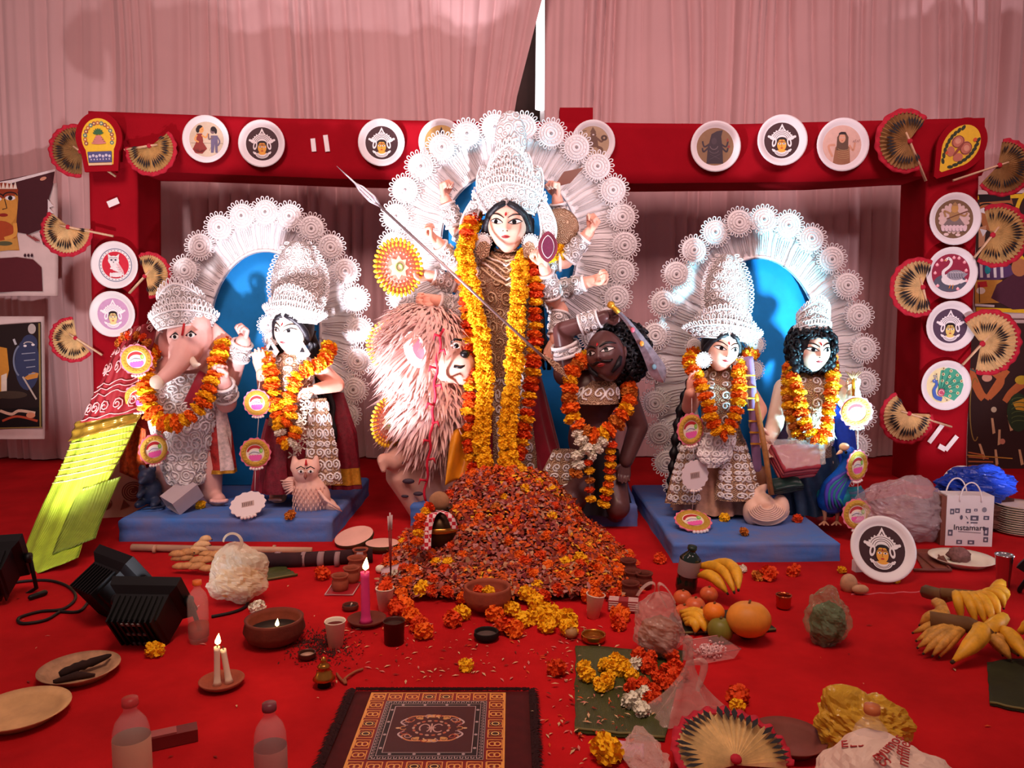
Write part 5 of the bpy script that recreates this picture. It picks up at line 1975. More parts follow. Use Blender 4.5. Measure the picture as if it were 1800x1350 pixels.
crown(gn, Wg, .14, 1.05, 1.15, 1.3, 3, z0=.30, flare=1.2)
cs = MB()
f = shell(q, [(328, 655, 44, -.03), (326, 690, 52, -.06), (322, 735, 57, -.05), (325, 800, 46, -.05), (328, 850, 30, -.10)], .8)
cs.grid(f, 40, 26, 0, closeu=True)
scrolls(cs, f, [((i + .5 * (j % 2)) / 11 - .25, .08 + .095 * j, 1 if i % 2 else -1) for i in range(12) for j in range(10)], .04, .05, 1.5, .006, 1, 12)
part('openwork_tunic', cs, [SHOLA_F, SHOLA], gn)
ss = MB()
ss.sheet(lambda u, v: q(350 - 36 * v + 14 * u, 650 + 74 * v + 8 * u, -.16 - .03 * math.sin(PI * v)), 4, 12, .006)
part('sash', ss, RED_SARI, gn)
for side, prof in (('r', [(372, 695, 20, .0), (378, 760, 28, -.02), (382, 830, 33, -.03)]), ('l', [(258, 690, 22, .02), (254, 760, 28, .0), (250, 832, 30, .0)])):
 dr = MB()
 f = shell(q, prof, .55, 7, .12, seed=1.0)
 dr.grid(f, 50, 14, 0, closeu=True)
 part('side_drape', dr, M('red_brocade', (170, 44, 40), .5, var=.5, vscale=26, bump=.5, bscale=120), gn)
 hm_ = MB()
 hm_.grid(lambda u, v: f(u, .93 + .09 * v) + Vector((0, -.004, 0)), 50, 2, 0, closeu=True)
 part('gold_hem', hm_, GOLD, gn)
 if side == 'r':
  ed = MB()
  ed.grid(lambda u, v: f(.06 + .2 * u, .02 + .92 * v) * 1 + Vector((0, -.006, 0)), 8, 14, 0)
  part('white_edge', ed, M('white_brocade', (226, 206, 200), .5, var=.3, vscale=50), gn)
kn = MB()
kn.prism([(-.05, .05), (.05, .05), (.06, -.02), (0, -.09), (-.06, -.02)], 0, .02, X=facing(q(325, 828, -.22), .1))
part('buckle', kn, SHOLA_F, gn)
for a_ in ((q(418, 628, -.02), q(426, 604, -.045), .058, .052), (q(397, 696, -.09), q(392, 676, -.145), .060, .054), (q(266, 606, .07), q(271, 594, .06), .048, .046)):
 cu = MB()
 cuff(cu, *a_)
 part('bangle', cu, [SHOLA_FINE, SHOLA], gn)
el_ = MB()
f = shell(q, [(325, 860, 50, .0), (328, 884, 54, .0)], .6, 9, .12)
el_.grid(f, 50, 6, 0, closeu=True)
part('lower_cloth', el_, M('shiny_violet_cloth', (120, 104, 130), .3, var=.4, vscale=20), gn)

# ================================================================== goddess with owl
q = fig(4.10)
lk = root('goddess_idol', (q(520, 880).x, 4.10, ZL), 'goddess idol in crimson sari with raised palm behind the white owl', 'idol')
b = MB()
b.ball(q(515, 648), (.12, .085, .10)); b.ball(q(512, 690), (.095, .075, .12)); b.ball(q(512, 740), (.12, .095, .12))
b.capsule(q(516, 640), .07, q(518, 612, -.04), .048)
for s in (-1, 1):
 b.ball(q(512 + s * 14, 660, -.07), (.048, .04, .05))
b.limb([(q(500, 750), .09), (q(496, 820), .065), (q(490, 872, -.02), .045)]); b.limb([(q(535, 750), .09), (q(545, 820), .065), (q(545, 872, -.02), .045)])
b.limb([(q(488, 868, -.03), .035), (q(482, 874, -.12), .028)])
for i in range(5):
 b.ball(q(474 + 5 * i, 877 + abs(i - 2) * .5, -.16), (.010, .018, .010), 8, 6)
hs = [arm(lk, b, q(478, 640, .0), q(468, 695, -.04), q(460, 655, -.14), (-.1, -.15, 1), (.1, -1, 0), .135, (.048, .042, .030), 'open', 1),
      arm(lk, b, q(556, 642, .0), q(592, 676, .0), q(556, 684, -.14), (-1, -.25, -.2), (.1, -.5, -1), .13, (.050, .043, .030), 'relaxed', -1)]
s_ = remesh(b, .008, 4)
for h in hs:
 merge(s_, h)
part('body', s_, SKIN_P, lk)
HL = .118
hd, W = head(lk, q(514, 582, -.09), HL, SKIN_G, yaw=-.28, pitch=.04, roll=.05, gaze=-.05)
wavy_hair(lk, W, HL, [[q(548, 580, -.02), q(556, 620, .0), q(572, 680, .04), q(590, 740, .04)], [q(490, 590, -.02), q(488, 625, -.02), q(490, 650, .04)], [q(560, 640, .02), q(575, 720, .0), q(582, 800, -.03)]], r0=.30)

def tall_back(q, cx, y0, y1, w, dy, hh):
 def bk(mb):
  def fb(u, v):
   t = (u - .5) * 2
   ww = w * (math.sin(PI * (v * .80 + .17)) ** .6)
   return q(cx + t * ww, y0 + (y1 - y0) * v, dy - .06 * (1 - t * t))
  mb.sheet(fb, 14, 16, .012, 0)
  scrolls(mb, fb, [(.2 + .2 * i, .12 + .15 * j, 1 if (i + j) % 2 else -1) for i in range(4) for j in range(6)], .09, .06, 1.5, .030 * hh, 1, 12, .02 * hh)
  for u in (0.0, 1.0):
   for j in range(17):
    p, p2 = Vector(fb(u, j / 17)), Vector(fb(u, (j + 1) / 17))
    c = (p + p2) / 2
    o_ = Vector((1 if u else -1, 0, .2)).normalized()
    e_ = (p2 - p).normalized()
    L = .10 * hh
    mb.tube([c + o_ * L * (1 - math.cos(t)) + e_ * L * .7 * math.sin(t) for t in [k * PI / 4 for k in range(8)]], .03 * hh, 4, 1, closed=True)
 return bk

crown(lk, W, HL, 1.12, 1.25, .95, 3, flare=1.35, z0=.46, back=tall_back(q, 524, 556, 424, 48, .02, HL), lean=.05)
for s, yy in ((-1, -.75), (1, -.75)):
 e = MB()
 e.prism([(0, .045), (.04, -.02), (.02, -.05), (-.02, -.05), (-.04, -.02)], 0, .012, X=facing(W(s * .78, -.42, yy)))
 e.prism([(0, .016), (.014, -.012), (-.014, -.012)], .012, .016, 1, X=facing(W(s * .78, -.42, yy)))
 part('earring', e, [SHOLA_F, EYEB], lk)
disc_ornament(lk, q(472, 572, -.06), .062, 'ear_rosette'); disc_ornament(lk, q(476, 596, -.08), .045, 'ear_rosette')
bl = MB()
f = shell(q, [(516, 622, 24, -.02), (514, 645, 40, -.02), (512, 675, 36, -.04), (512, 712, 32, -.02), (512, 745, 42, -.02)], .82)
bl.grid(f, 36, 16, 0, closeu=True)
scrolls(bl, f, [((i + .5) / 10 - .25, .12 + .14 * j, 1 if i % 2 else -1) for i in range(10) for j in range(5)], .04, .06, 1.4, .005, 1, 11)
part('bodice', bl, [GOLDBEIGE, SHOLA], lk)
sr = MB()
f = shell(q, [(512, 735, 44, .0), (512, 800, 58, .0), (512, 858, 66, -.01)], .72, 14, .10)
sr.grid(f, 90, 18, 0, closeu=True)
part('sari', sr, RED_SARI, lk)
for nm, prof, m in (('pleat_panel', [(492, 752, 14, -.14), (486, 820, 19, -.18), (484, 868, 22, -.19)], RED_NET), ('apron', [(560, 700, 14, -.10), (565, 780, 26, -.14), (566, 850, 34, -.15)], GOLDBEIGE)):
 p_ = MB()
 f = shell(q, prof, .4, 6, .10)
 p_.grid(f, 40, 14, 0, closeu=True)
 if nm == 'apron':
  scrolls(p_, f, [(-.18 + .09 * i, .1 + .13 * j, 1 if i % 2 else -1) for i in range(5) for j in range(7)], .05, .06, 1.5, .005, 1, 12)
 part(nm, p_, [m, SHOLA], lk)
vl = MB()
f = shell(q, [(588, 690, 16, .06), (600, 760, 26, .05), (606, 858, 30, .03)], .5, 7, .14, seed=.7)
vl.grid(f, 50, 14, 0, closeu=True)
part('veil', vl, RED_NET, lk)
vh = MB()
vh.grid(lambda u, v: f(u, .80 + .14 * v) + Vector((0, -.004, 0)), 50, 3, 0, closeu=True)
part('gold_band', vh, GOLD, lk)
wf = MB()
for i in range(26):
 t = i / 25
 p = q(546 - 26 * t, 690 + 110 * t, -.16 - .05 * math.sin(PI * t)) + Vector((rng.uniform(-.02, .02), 0, rng.uniform(-.01, .01)))
 for j in range(5):
  d = Vector((math.cos(j * 1.26 + i), -.4, math.sin(j * 1.26 + i))) * .018
  wf.add([p, p + d + Vector((0, -.004, .006)), p + d * 1.5, p + d + Vector((0, -.004, -.006))], [(0, 1, 2, 3)], 0, False)
part('tuberose_string', wf, WHITEF, lk)

# ================================================================== goddess with lute
q = fig(3.95)
sw = root('goddess_idol', (q(1262, 900).x, 3.95, ZR), 'goddess idol holding a purple lute behind the swan', 'idol')
b = MB()
b.ball(q(1268, 678), (.12, .085, .10)); b.ball(q(1268, 725), (.095, .075, .12)); b.ball(q(1266, 780), (.125, .10, .13))
b.capsule(q(1268, 670), .07, q(1268, 640, -.04), .048)
b.limb([(q(1250, 790), .09), (q(1248, 860), .065), (q(1248, 895, 0), .045)]); b.limb([(q(1285, 790), .09), (q(1290, 860), .065), (q(1290, 895, 0), .045)])
hs = [arm(sw, b, q(1232, 672, .0), q(1212, 715, -.03), q(1214, 690, -.14), (.15, -.1, 1), (.2, -1, 0), .12, (.048, .042, .030), 'open', 1),
      arm(sw, b, q(1304, 672, .0), q(1334, 720, -.02), q(1326, 748, -.12), (.25, -.2, -1), (.0, -1, 0), .13, (.050, .043, .030), 'relaxed', -1)]
s_ = remesh(b, .008, 4)
for h in hs:
 merge(s_, h)
part('body', s_, SKIN_P, sw)
HS = .112
hd, W = head(sw, q(1268, 614, -.09), HS, SKIN_F, yaw=.10, pitch=.05, roll=.12, gaze=.04)
wavy_hair(sw, W, HS, [[q(1240, 620, -.02), q(1236, 650, .0), q(1232, 700, .05)], [q(1298, 610, -.02), q(1302, 650, .0), q(1300, 690, .04)]], r0=.28)
for bx in ((1196, 1184, 1178), (1206, 1200, 1190)):
 bd = MB()
 pp = catmull([q(1222, 650, .05), q(bx[0], 720, .02), q(bx[1], 800, .0), q(bx[2], 868, -.03)], 40)
 bd.tube(pp, [.020 + .008 * math.sin(i * 1.5) for i in range(41)], 7)
 part('braid', bd, HAIR, sw)
crown(sw, W, HS, 1.25, 1.2, .95, 3, flare=1.45, z0=.50, lean=-.02, back=tall_back(q, 1278, 575, 446, 40, .0, HS))
for s in (-1, 1):
 disc_ornament(sw, W(s * .86, -.35, -.55), .042, 'earring')
disc_ornament(sw, q(1328, 606, .02), .055, 'shoulder_rosette'); disc_ornament(sw, q(1326, 650, .02), .055, 'shoulder_rosette'); disc_ornament(sw, q(1220, 608, .02), .05, 'shoulder_rosette')
bl = MB()
f = shell(q, [(1268, 645, 24, -.02), (1267, 672, 40, -.02), (1267, 705, 36, -.04), (1267, 745, 32, -.02), (1266, 785, 44, -.02)], .82)
bl.grid(f, 36, 16, 0, closeu=True)
scrolls(bl, f, [((i + .5) / 10 - .25, .12 + .14 * j, 1 if i % 2 else -1) for i in range(10) for j in range(5)], .04, .06, 1.4, .005, 1, 11)
part('bodice', bl, [GOLDBEIGE, SHOLA], sw)
sr = MB()
f = shell(q, [(1264, 772, 46, .0), (1260, 830, 62, .0), (1256, 894, 72, .0)], .72, 16, .10)
sr.grid(f, 96, 18, 0, closeu=True)
part('skirt', sr, M('tan_pleats', (196, 150, 122), .45, var=.25, vscale=20), sw)
for nm, prof in (('apron', [(1290, 780, 20, -.12), (1294, 830, 32, -.16), (1300, 878, 42, -.17)]), ('side_panel', [(1212, 780, 14, -.08), (1204, 830, 22, -.11), (1200, 884, 30, -.12)])):
 p_ = MB()
 f = shell(q, prof, .4, 6, .08)
 p_.grid(f, 40, 14, 0, closeu=True)
 scrolls(p_, f, [(-.18 + .09 * i, .1 + .13 * j, 1 if i % 2 else -1) for i in range(5) for j in range(7)], .05, .06, 1.5, .005, 1, 12)
 part(nm, p_, [GOLDBEIGE, SHOLA], sw)
wa = MB()
f = shell(q, [(1262, 762, 34, -.16), (1254, 800, 32, -.2), (1252, 822, 10, -.22)], .35)
wa.grid(f, 30, 8, 0, closeu=True)
scrolls(wa, f, [(-.16 + .08 * i, .2 + .25 * j, 1 if i % 2 else -1) for i in range(5) for j in range(3)], .045, .11, 1.5, .006, 1, 12)
part('waist_ornament', wa, [SHOLA_F, SHOLA], sw)

o = root('lute', q(1328, 850, -.1), 'long purple-grey lute held beside the goddess arm', 'lute')
mb = MB()
mb.tube(catmull([q(1316, 628, -.12), q(1322, 690, -.17), q(1326, 760, -.17), q(1332, 830, -.16)], 16), .022, 10)
part('neck', mb, M('lute_purple', (140, 108, 150), .4, var=.15), o)
mb = MB()
mb.ball(q(1334, 838, -.15), (.05, .04, .06), 16, 10)
part('gourd', mb, M('lute_wood', (120, 78, 52), .45, var=.2), o)
for i in range(7):
 mb = MB()
 mb.box(q(1318 + 1.7 * i, 660 + 20 * i, -.19), (.05, .012, .008))
 part('fret', mb, GOLD, o)
o = root('torn_scroll_stick', q(1352, 840, -.2), 'slanted gilded stick leaning from the lute to the swan', 'stick')
mb = MB()
mb.tube([q(1328, 700, -.18), q(1346, 800, -.24), q(1356, 870, -.28)], .014, 8)
part('stick', mb, M('gilded_stick', (160, 110, 60), .45, var=.3, vscale=30), o)
mb = MB()
mb.ball(q(1328, 702, -.18), (.018, .018, .035), 10, 8)
part('tip', mb, GOLD, o)

# ================================================================== young god with peacock
kt = root('young_god_idol', (q(1420, 900).x, 3.95, ZR), 'curly-haired young god idol with pointed crown behind the peacock', 'idol')
b = MB()
b.ball(q(1422, 690), (.14, .095, .12)); b.ball(q(1420, 745), (.115, .085, .13)); b.ball(q(1420, 800), (.12, .10, .12))
b.capsule(q(1424, 680), .075, q(1425, 648, -.03), .052)
b.limb([(q(1402, 810), .09), (q(1400, 900, 0), .05)]); b.limb([(q(1440, 810), .09), (q(1445, 900, 0), .05)])
hs = [arm(kt, b, q(1470, 680, .0), q(1500, 720, -.02), q(1500, 690, -.12), (-.1, -.1, 1), (-.2, -1, 0), .125, (.052, .046, .034), 'hold', -1),
      arm(kt, b, q(1378, 682, .0), q(1362, 745, -.02), q(1352, 770, -.12), (-.2, -.3, -1), (.2, -1, 0), .125, (.052, .046, .034), 'relaxed', 1)]
s_ = remesh(b, .008, 4)
for h in hs:
 merge(s_, h)
part('body', s_, SKIN_G, kt)
HK = .112
hd, W = head(kt, q(1428, 616, -.09), HK, SKIN_F, yaw=.06, pitch=.03, roll=0.02, gaze=.03, brow=1.2)
wv = lambda d: d.y < -.45 and d.z < .42 and abs(d.x) < .75
curly_hair(kt, W(0, .18, .12), (.112, .115, .125), n=420, cut=wv)
for s in (-1, 1):
 lo = MB()
 for i in range(26):
  p = W(s * (.80 + .08 * rng.uniform(-1, 1)), -.02 + .2 * rng.uniform(-1, 1), .2 - 1.2 * i / 25)
  lo.ball(p, (.022, .022, .02), 6, 4)
 part('curls', lo, HAIR, kt)
crown(kt, W, HK, .82, 1.15, 1.5, 2, flare=1.05, z0=.62)
bl = MB()
f = shell(q, [(1424, 655, 26, -.02), (1423, 682, 46, -.02), (1421, 720, 42, -.04), (1420, 765, 38, -.02), (1420, 800, 42, -.02)], .82)
bl.grid(f, 36, 16, 0, closeu=True)
scrolls(bl, f, [((i + .5) / 10 - .25, .12 + .14 * j, 1 if i % 2 else -1) for i in range(10) for j in range(5)], .04, .06, 1.4, .005, 1, 11)
part('breastplate', bl, [GOLDBEIGE, SHOLA], kt)
rb = MB()
f = shell(q, [(1420, 785, 46, .0), (1425, 840, 56, .0), (1430, 898, 60, .0)], .7, 14, .1)
rb.grid(f, 80, 14, 0, closeu=True)
part('robe', rb, M('dark_teal_cloth', (36, 60, 84), .45, var=.3, vscale=18), kt)
for prof, m in (([(1475, 690, 12, .03), (1484, 760, 18, .02), (1486, 840, 22, .0)], M('blue_satin', (28, 60, 170), .35, var=.25, vscale=16)), ([(1378, 690, 12, .02), (1376, 740, 18, .0), (1380, 800, 22, -.02)], M('violet_cloth', (84, 60, 110), .5, var=.25, vscale=16))):
 p_ = MB()
 f = shell(q, prof, .5, 6, .15)
 p_.grid(f, 40, 14, 0, closeu=True)
 part('shoulder_cloth', p_, m, kt)
fr = MB()
for i in range(70):                        # cream fringe below the garland
 t = i / 69
 p = q(1385 + 80 * t, 745 + 45 * math.sin(PI * t), -.14)
 fr.tube([p, p + Vector((rng.uniform(-.015, .015), -.015, -.04)), p + Vector((rng.uniform(-.02, .02), -.01, -.07))], [.006, .005, .001], 4)
part('fringe', fr, WHITEF, kt)
o = root('bow_tip', q(1500, 672, -.15), 'brown fringed bow tip in the hand beside the halo edge', 'bow')
mb = MB()
for i in range(8):
 mb.tube([q(1500, 668, -.17), q(1486 + 4 * i, 652 + 1.5 * (i % 3), -.18)], [.006, .002], 5)
part('fringe', mb, M('brown_fringe', (130, 80, 50), .6), o)
mb = MB()
mb.tube([q(1500, 700, -.18), q(1500, 665, -.17)], .008, 6)
part('grip', mb, GOLD, o)

# ================================================================== garlands
q = fig(4.30)
garland('long orange and yellow garland hanging outermost on the tall goddess',
  [q(840, 372, .0), q(822, 400, -.14), q(815, 470, -.20), q(824, 560, -.26), q(826, 660, -.30), q(827, 760, -.36), q(838, 850, -.46), q(872, 880, -.50), q(904, 832, -.44), q(922, 748, -.34), q(937, 650, -.28), q(941, 560, -.24), q(940, 480, -.19), q(932, 440, -.12)],
  [ORANGE, YELLOW, DEEP, ORANGE, YELLOW, DEEP], .043, flat=.55)
garland('thick all-yellow garland hanging innermost on the tall goddess',
  [q(838, 385, -.04), q(818, 440, -.20), q(826, 500, -.26), q(845, 590, -.33), q(851, 680, -.38), q(847, 770, -.44), q(858, 840, -.52), q(882, 868, -.56), q(893, 830, -.52), q(892, 750, -.44), q(903, 660, -.37), q(908, 570, -.30), q(914, 500, -.24), q(922, 452, -.14), (q(985, 445, -.05)), q(992, 425, .0)],
  [YELLOW], .030, rows=2, flat=.85, pitch=.036, jit=.25)
q = fig(4.10)
garland('orange and yellow garland round the neck of the elephant-headed idol',
  [q(276, 612, .02), q(258, 632, -.12), q(258, 680, -.2), q(266, 722, -.24), q(290, 744, -.27), q(318, 742, -.28), q(346, 722, -.27), q(366, 690, -.24), q(378, 655, -.18), q(386, 625, -.12), q(392, 602, .0)], [YELLOW, ORANGE], .046, flat=.5)
garland('orange and yellow garland round the neck of the goddess with the owl',
  [q(488, 622, .04), q(470, 622, -.1), q(476, 660, -.17), q(482, 705, -.2), q(494, 742, -.22), q(510, 730, -.22), q(508, 695, -.21), q(524, 660, -.20), q(550, 645, -.17), q(572, 632, -.1), q(580, 606, .0)], [YELLOW, ORANGE], .040, flat=.52)
garland('short yellow and white tail of garland below the owl goddess waist',
  [q(488, 745, -.22), q(496, 775, -.24), q(512, 778, -.24), q(524, 750, -.22)], [YELLOW, WHITEF, ORANGE], .032, flat=.6)
q = fig(3.95)
garland('orange and yellow garland round the neck of the goddess with the lute',
  [q(1224, 618, .04), q(1212, 634, -.06), q(1228, 668, -.16), q(1244, 705, -.21), q(1254, 745, -.25), q(1270, 766, -.26), q(1288, 742, -.25), q(1300, 700, -.22), q(1300, 660, -.16), q(1308, 628, -.06), q(1328, 622, .04)], [YELLOW, ORANGE], .038, flat=.55)
garland('orange and yellow garland round the neck of the peacock god',
  [q(1398, 628, .04), q(1390, 646, -.06), q(1402, 690, -.17), q(1412, 735, -.22), q(1428, 768, -.25), q(1444, 770, -.25), q(1456, 735, -.22), q(1462, 690, -.18), q(1463, 650, -.08), q(1458, 628, .04)], [YELLOW, ORANGE], .036, flat=.55)
garland('dull second garland at the shoulder of the peacock god',
  [q(1384, 642, .0), q(1384, 690, -.12), q(1392, 735, -.17), q(1412, 775, -.2)], [DULL, YELLOW], .032, flat=.6)
q = fig(4.05)
garland('orange and yellow garland round the demon neck',
  [q(1036, 628, .04), q(1015, 642, -.10), q(1002, 680, -.17), q(1004, 724, -.2), q(1026, 758, -.22), q(1048, 768, -.22), q(1075, 752, -.2), q(1098, 722, -.16), q(1106, 692, -.08), q(1098, 672, .02)], [ORANGE, YELLOW, ORANGE, DULL], .044, flat=.62)
garland('white flower garland below the demon chest', [q(1012, 738, -.2), q(1022, 775, -.24), q(1038, 800, -.25), q(1052, 788, -.25), q(1062, 768, -.24)], [WHITEF], .034, flat=.7)
garland('white and yellow flower tassel hanging beside the demon apron', [q(1012, 790, -.24), q(1016, 815, -.24), q(1012, 842, -.24)], [WHITEF, WHITEF, DULL], .036, flat=.7)
garland('thin string of yellow flowers dangling below the demon garland', [q(1034, 805, -.25), q(1036, 840, -.22), q(1038, 885, -.2)], [DEEP, YELLOW, DULL], .026, flat=.6, pitch=.05)
garland('string of orange and yellow flowers dangling from the demon garland', [q(1074, 775, -.22), q(1072, 820, -.2), q(1068, 860, -.19), q(1060, 890, -.18)], [DEEP, YELLOW, ORANGE, YELLOW], .032, flat=.6)

# ================================================================== heap of petals
def mound(x, y):
 a = .345 * math.exp(-((abs(x + .03) / .36) ** 3.5) - (abs(y - 3.66) / .30) ** 2.2)
 b_ = .20 * math.exp(-((abs(x + .01) / .42) ** 4) - (abs(y - 3.38) / .22) ** 2)
 c_ = .075 * math.exp(-((abs(x + .01) / .46) ** 5) - (abs(y - 3.12) / .19) ** 2.4)
 return max(a, b_, c_) + .35 * min(a, b_)

hp = root('petal_heap', (0, 3.5, 0), 'tall heap of loose marigold petals and wilted flowers before the goddess', 'heap')
mb = MB()
mb.grid(lambda u, v: (-.75 + 1.5 * u, 2.86 + 1.13 * v, mound(-.75 + 1.5 * u, 2.86 + 1.13 * v) - .03 + .012 * noise.noise((u * 20, v * 20, 0))), 70, 50)
part('core', mb, M('wilted_mass', (84, 30, 20), .9, var=.4, vscale=30, bump=.8, bscale=60), hp)
r = random.Random(21)
V, Fc, MI = [], [], []
PET = [M('petal_orange', (206, 84, 22), .8, var=.2), M('petal_rust', (140, 50, 30), .8, var=.2), M('petal_rose', (160, 82, 72), .8, var=.2), M('petal_cream', (184, 132, 98), .8, var=.2), M('petal_yellow', (238, 170, 36), .8, var=.15), M('petal_crimson', (112, 24, 34), .8, var=.2), M('petal_pink', (180, 118, 112), .8)]
N = 21000
for i in range(N):
 while True:
  x, y = r.uniform(-.68, .70), r.uniform(2.9, 3.97)
  z = mound(x, y)
  if z > .022 or (z > .008 and r.random() < .25):
   break
 e = .01
 nx, ny = -(mound(x + e, y) - mound(x - e, y)) / (2 * e), -(mound(x, y + e) - mound(x, y - e)) / (2 * e)
 nrm = Vector((nx, ny, 1)).normalized()
 d = Vector((r.gauss(0, 1), r.gauss(0, 1), r.gauss(0, .7)))
 d = (d - nrm * d.dot(nrm) * .6).normalized()
 s = d.cross(nrm).normalized()
 L = r.uniform(.010, .030)
 w = L * r.uniform(.22, .42)
 p = Vector((x, y, z)) + nrm * r.uniform(.0, .022)
 m_ = p + d * L * .55 + nrm * L * r.uniform(.05, .3)
 t = p + d * L + nrm * L * r.uniform(-.2, .35)
 o_ = len(V)
 V += [p - s * w * .35, p + s * w * .35, m_ - s * w, m_ + s * w, t - s * w * .3, t + s * w * .3]
 Fc += [(o_, o_ + 1, o_ + 3, o_ + 2), (o_ + 2, o_ + 3, o_ + 5, o_ + 4)]
 zone = noise.noise((x * 4, y * 4, 2)) + (x * .9)
 k = r.random()
 if zone > .05:
  c = 0 if k < .5 else 1 if k < .72 else 4 if k < .80 else 3 if k < .88 else 5 if k < .93 else 2
 else:
  c = 1 if k < .30 else 2 if k < .52 else 3 if k < .64 else 0 if k < .84 else 6 if k < .92 else 5
 MI += [c, c]
mb = MB()
mb.add(V, Fc, 0, False)
mb.m = MI
tag(part('petals', mb, PET, hp, 'loose orange, rust and rose petals'), kind='stuff')

FLOWERS = []

def hit(px, py, up=0.0):
 """where the line of sight meets the heap"""
 d = ray(px, py)
 k = 2.4
 while k < 4.6:
  p = Vector((0, 0, CAM_H)) + d * k
  if p.z <= mound(p.x, p.y) + up:
   break
  k += .004
 return p

def lay_flower(p, size, col, label, group, flat=.8, name='marigold'):
 o = link(name, flower_mesh(col, rng.randrange(3)), None)
 k = size * rng.uniform(.9, 1.1)
 o.matrix_local = Matrix.Translation(p) @ Euler((rng.uniform(-.9, .9), rng.uniform(-.9, .9), rng.uniform(0, 6.3))).to_matrix().to_4x4() @ Matrix.Diagonal((k, k, k * flat, 1))
 tag(o, label, 'flower', group)
 FLOWERS.append(o)
 return o

placed = []
for i in range(2500):
 if len(placed) >= 150:
  break
 x, y = rng.uniform(-.66, .68), rng.uniform(2.88, 3.7)
 z = mound(x, y)
 if z < .012 or (y > 3.45 and rng.random() < .72):
  continue
 if min([9] + [math.hypot(x - a, y - b_) for a, b_ in placed]) < .062:
  continue
 if math.hypot(x + .10, y - 3.03) < .16 or math.hypot(x + .39, y - 3.62) < .12:
  continue
 placed.append((x, y))
 t = rng.random()
 front = y < 3.2
 if x < -.25:
  col = DEEP if t < .45 else ORANGE if t < .75 else YELLOW if t < .9 else WHITEF
 else:
  col = ORANGE if t < .5 else DEEP if t < .8 else YELLOW if t < .93 else DULL
 nm = {'marigold_yellow': 'yellow', 'marigold_orange': 'orange', 'marigold_deep': 'deep orange', 'marigold_dull': 'faded tan', 'white_flower': 'white'}[col.name]
 lay_flower((x, y, z + .016), .028 if front else .025, col, '%s marigold %s of the heap, %s' % (nm, 'at the foot' if y < 3.15 else 'low on the slope' if y < 3.35 else 'high on the slope', 'towards the clay cups' if x < -.25 else 'towards the demon' if x > .2 else 'below the hanging garlands'), 'marigold blooms on the heap')
for i, (px, py, c) in enumerate(((900, 1068, YELLOW), (926, 1048, YELLOW), (941, 1056, YELLOW), (953, 1068, YELLOW), (966, 1074, YELLOW), (940, 1080, YELLOW), (918, 1088, YELLOW), (962, 1096, YELLOW), (985, 1085, YELLOW), (1000, 1102, YELLOW), (1020, 1010, YELLOW), (812, 1075, YELLOW), (740, 1042, YELLOW), (1000, 1085, YELLOW), (870, 1078, ORANGE), (884, 1098, DEEP), (905, 1104, ORANGE), (796, 1086, DEEP), (735, 1095, DEEP), (722, 1080, ORANGE), (745, 1108, ORANGE), (700, 1066, DEEP), (712, 1062, ORANGE))):
 p = F(px, py, .03)
 p.z = mound(p.x, p.y) + .026
 nm = {'marigold_yellow': 'bright yellow', 'marigold_orange': 'orange', 'marigold_deep': 'deep orange'}[c.name]
 lay_flower(p, .036, c, '%s marigold at the front of the heap, %s' % (nm, 'beside the pink candle' if px < 780 else 'beside the clay pot' if px < 915 else 'near the brass bowl'), 'marigolds rimming the heap')
for px, py, c, s, lab in ((978, 1174, DEEP, .034, 'single orange marigold on the carpet beside the banana leaf square'),
                          (1066, 1318, YELLOW, .040, 'large yellow marigold at the near corner of the banana leaf square'),
                          (1297, 1222, DEEP, .032, 'orange marigold with yellow base beyond the tied clear bag'),
                          (1296, 1240, YELLOW, .022, 'small yellow bloom touching the orange marigold near the tied bag'),
                          (819, 1170, YELLOW, .022, 'small split yellow bloom on bare carpet beyond the patterned mat'),
                          (570, 978, DEEP, .032, 'orange marigold on the dark rolled mat below the blue plinth'),
                          (566, 1008, DEEP, .036, 'red-orange marigold on the carpet near the clay cups'),
                          (494, 983, YELLOW, .024, 'yellow bloom on the rolled mat beside the plastic bag'),
                          (1090, 1080, ORANGE, .036, 'orange marigold below the striped box'), (1088, 1096, DEEP, .030, 'deep orange marigold stub below the striped box'),
                          (1160, 982, DEEP, .030, 'dim orange marigold on dark carpet beside the green bottle'), (1395, 1003, DEEP, .030, 'orange marigold on the carpet below the peacock plinth'),
                          (1350, 1008, DEEP, .040, 'flattened orange bloom below the peacock plinth near the bananas'), (1280, 998, YELLOW, .026, 'pale yellow bloom behind the bananas below the plinth'),
                          (1305, 1000, WHITEF, .022, 'white and orange bloom behind the bananas below the plinth'), (1332, 1012, DULL, .026, 'faded bloom beside the flattened orange bloom'),
                          (272, 1142, YELLOW, .030, 'loose yellow petal bloom below the black floodlight'), (452, 1066, WHITEF, .028, 'white bloom behind the big black clay bowl'),
                          (1574, 1018, YELLOW, .020, 'small yellow bloom against the foot of the leaning plate'), (1480, 1002, YELLOW, .020, 'tiny yellow bloom on the ginger by the green bag')):
 lay_flower(F(px, py, s * .7), s, c, lab, 'single blooms on the carpet')
for px, py, z, c, lab in ((1273, 910, ZR, YELLOW, 'yellow-white bloom on the plinth before the lute goddess'), (1402, 912, ZR, DEEP, 'dark orange bloom on the plinth behind the peacock'), (352, 888, ZL, YELLOW, 'small yellow bloom on the plinth beside the grey box'), (1302, 898, ZR, DULL, 'faded bloom on the plinth between skirt and swan'), (1308, 935, ZR, DULL, 'crumpled tan petal near the front of the peacock plinth'), (510, 905, ZL, DULL, 'tan crumbled bloom on the plinth beside the owl feet')):
 lay_flower(F(px, py, z + .018), .026, c, lab, 'blooms fallen on the plinths')

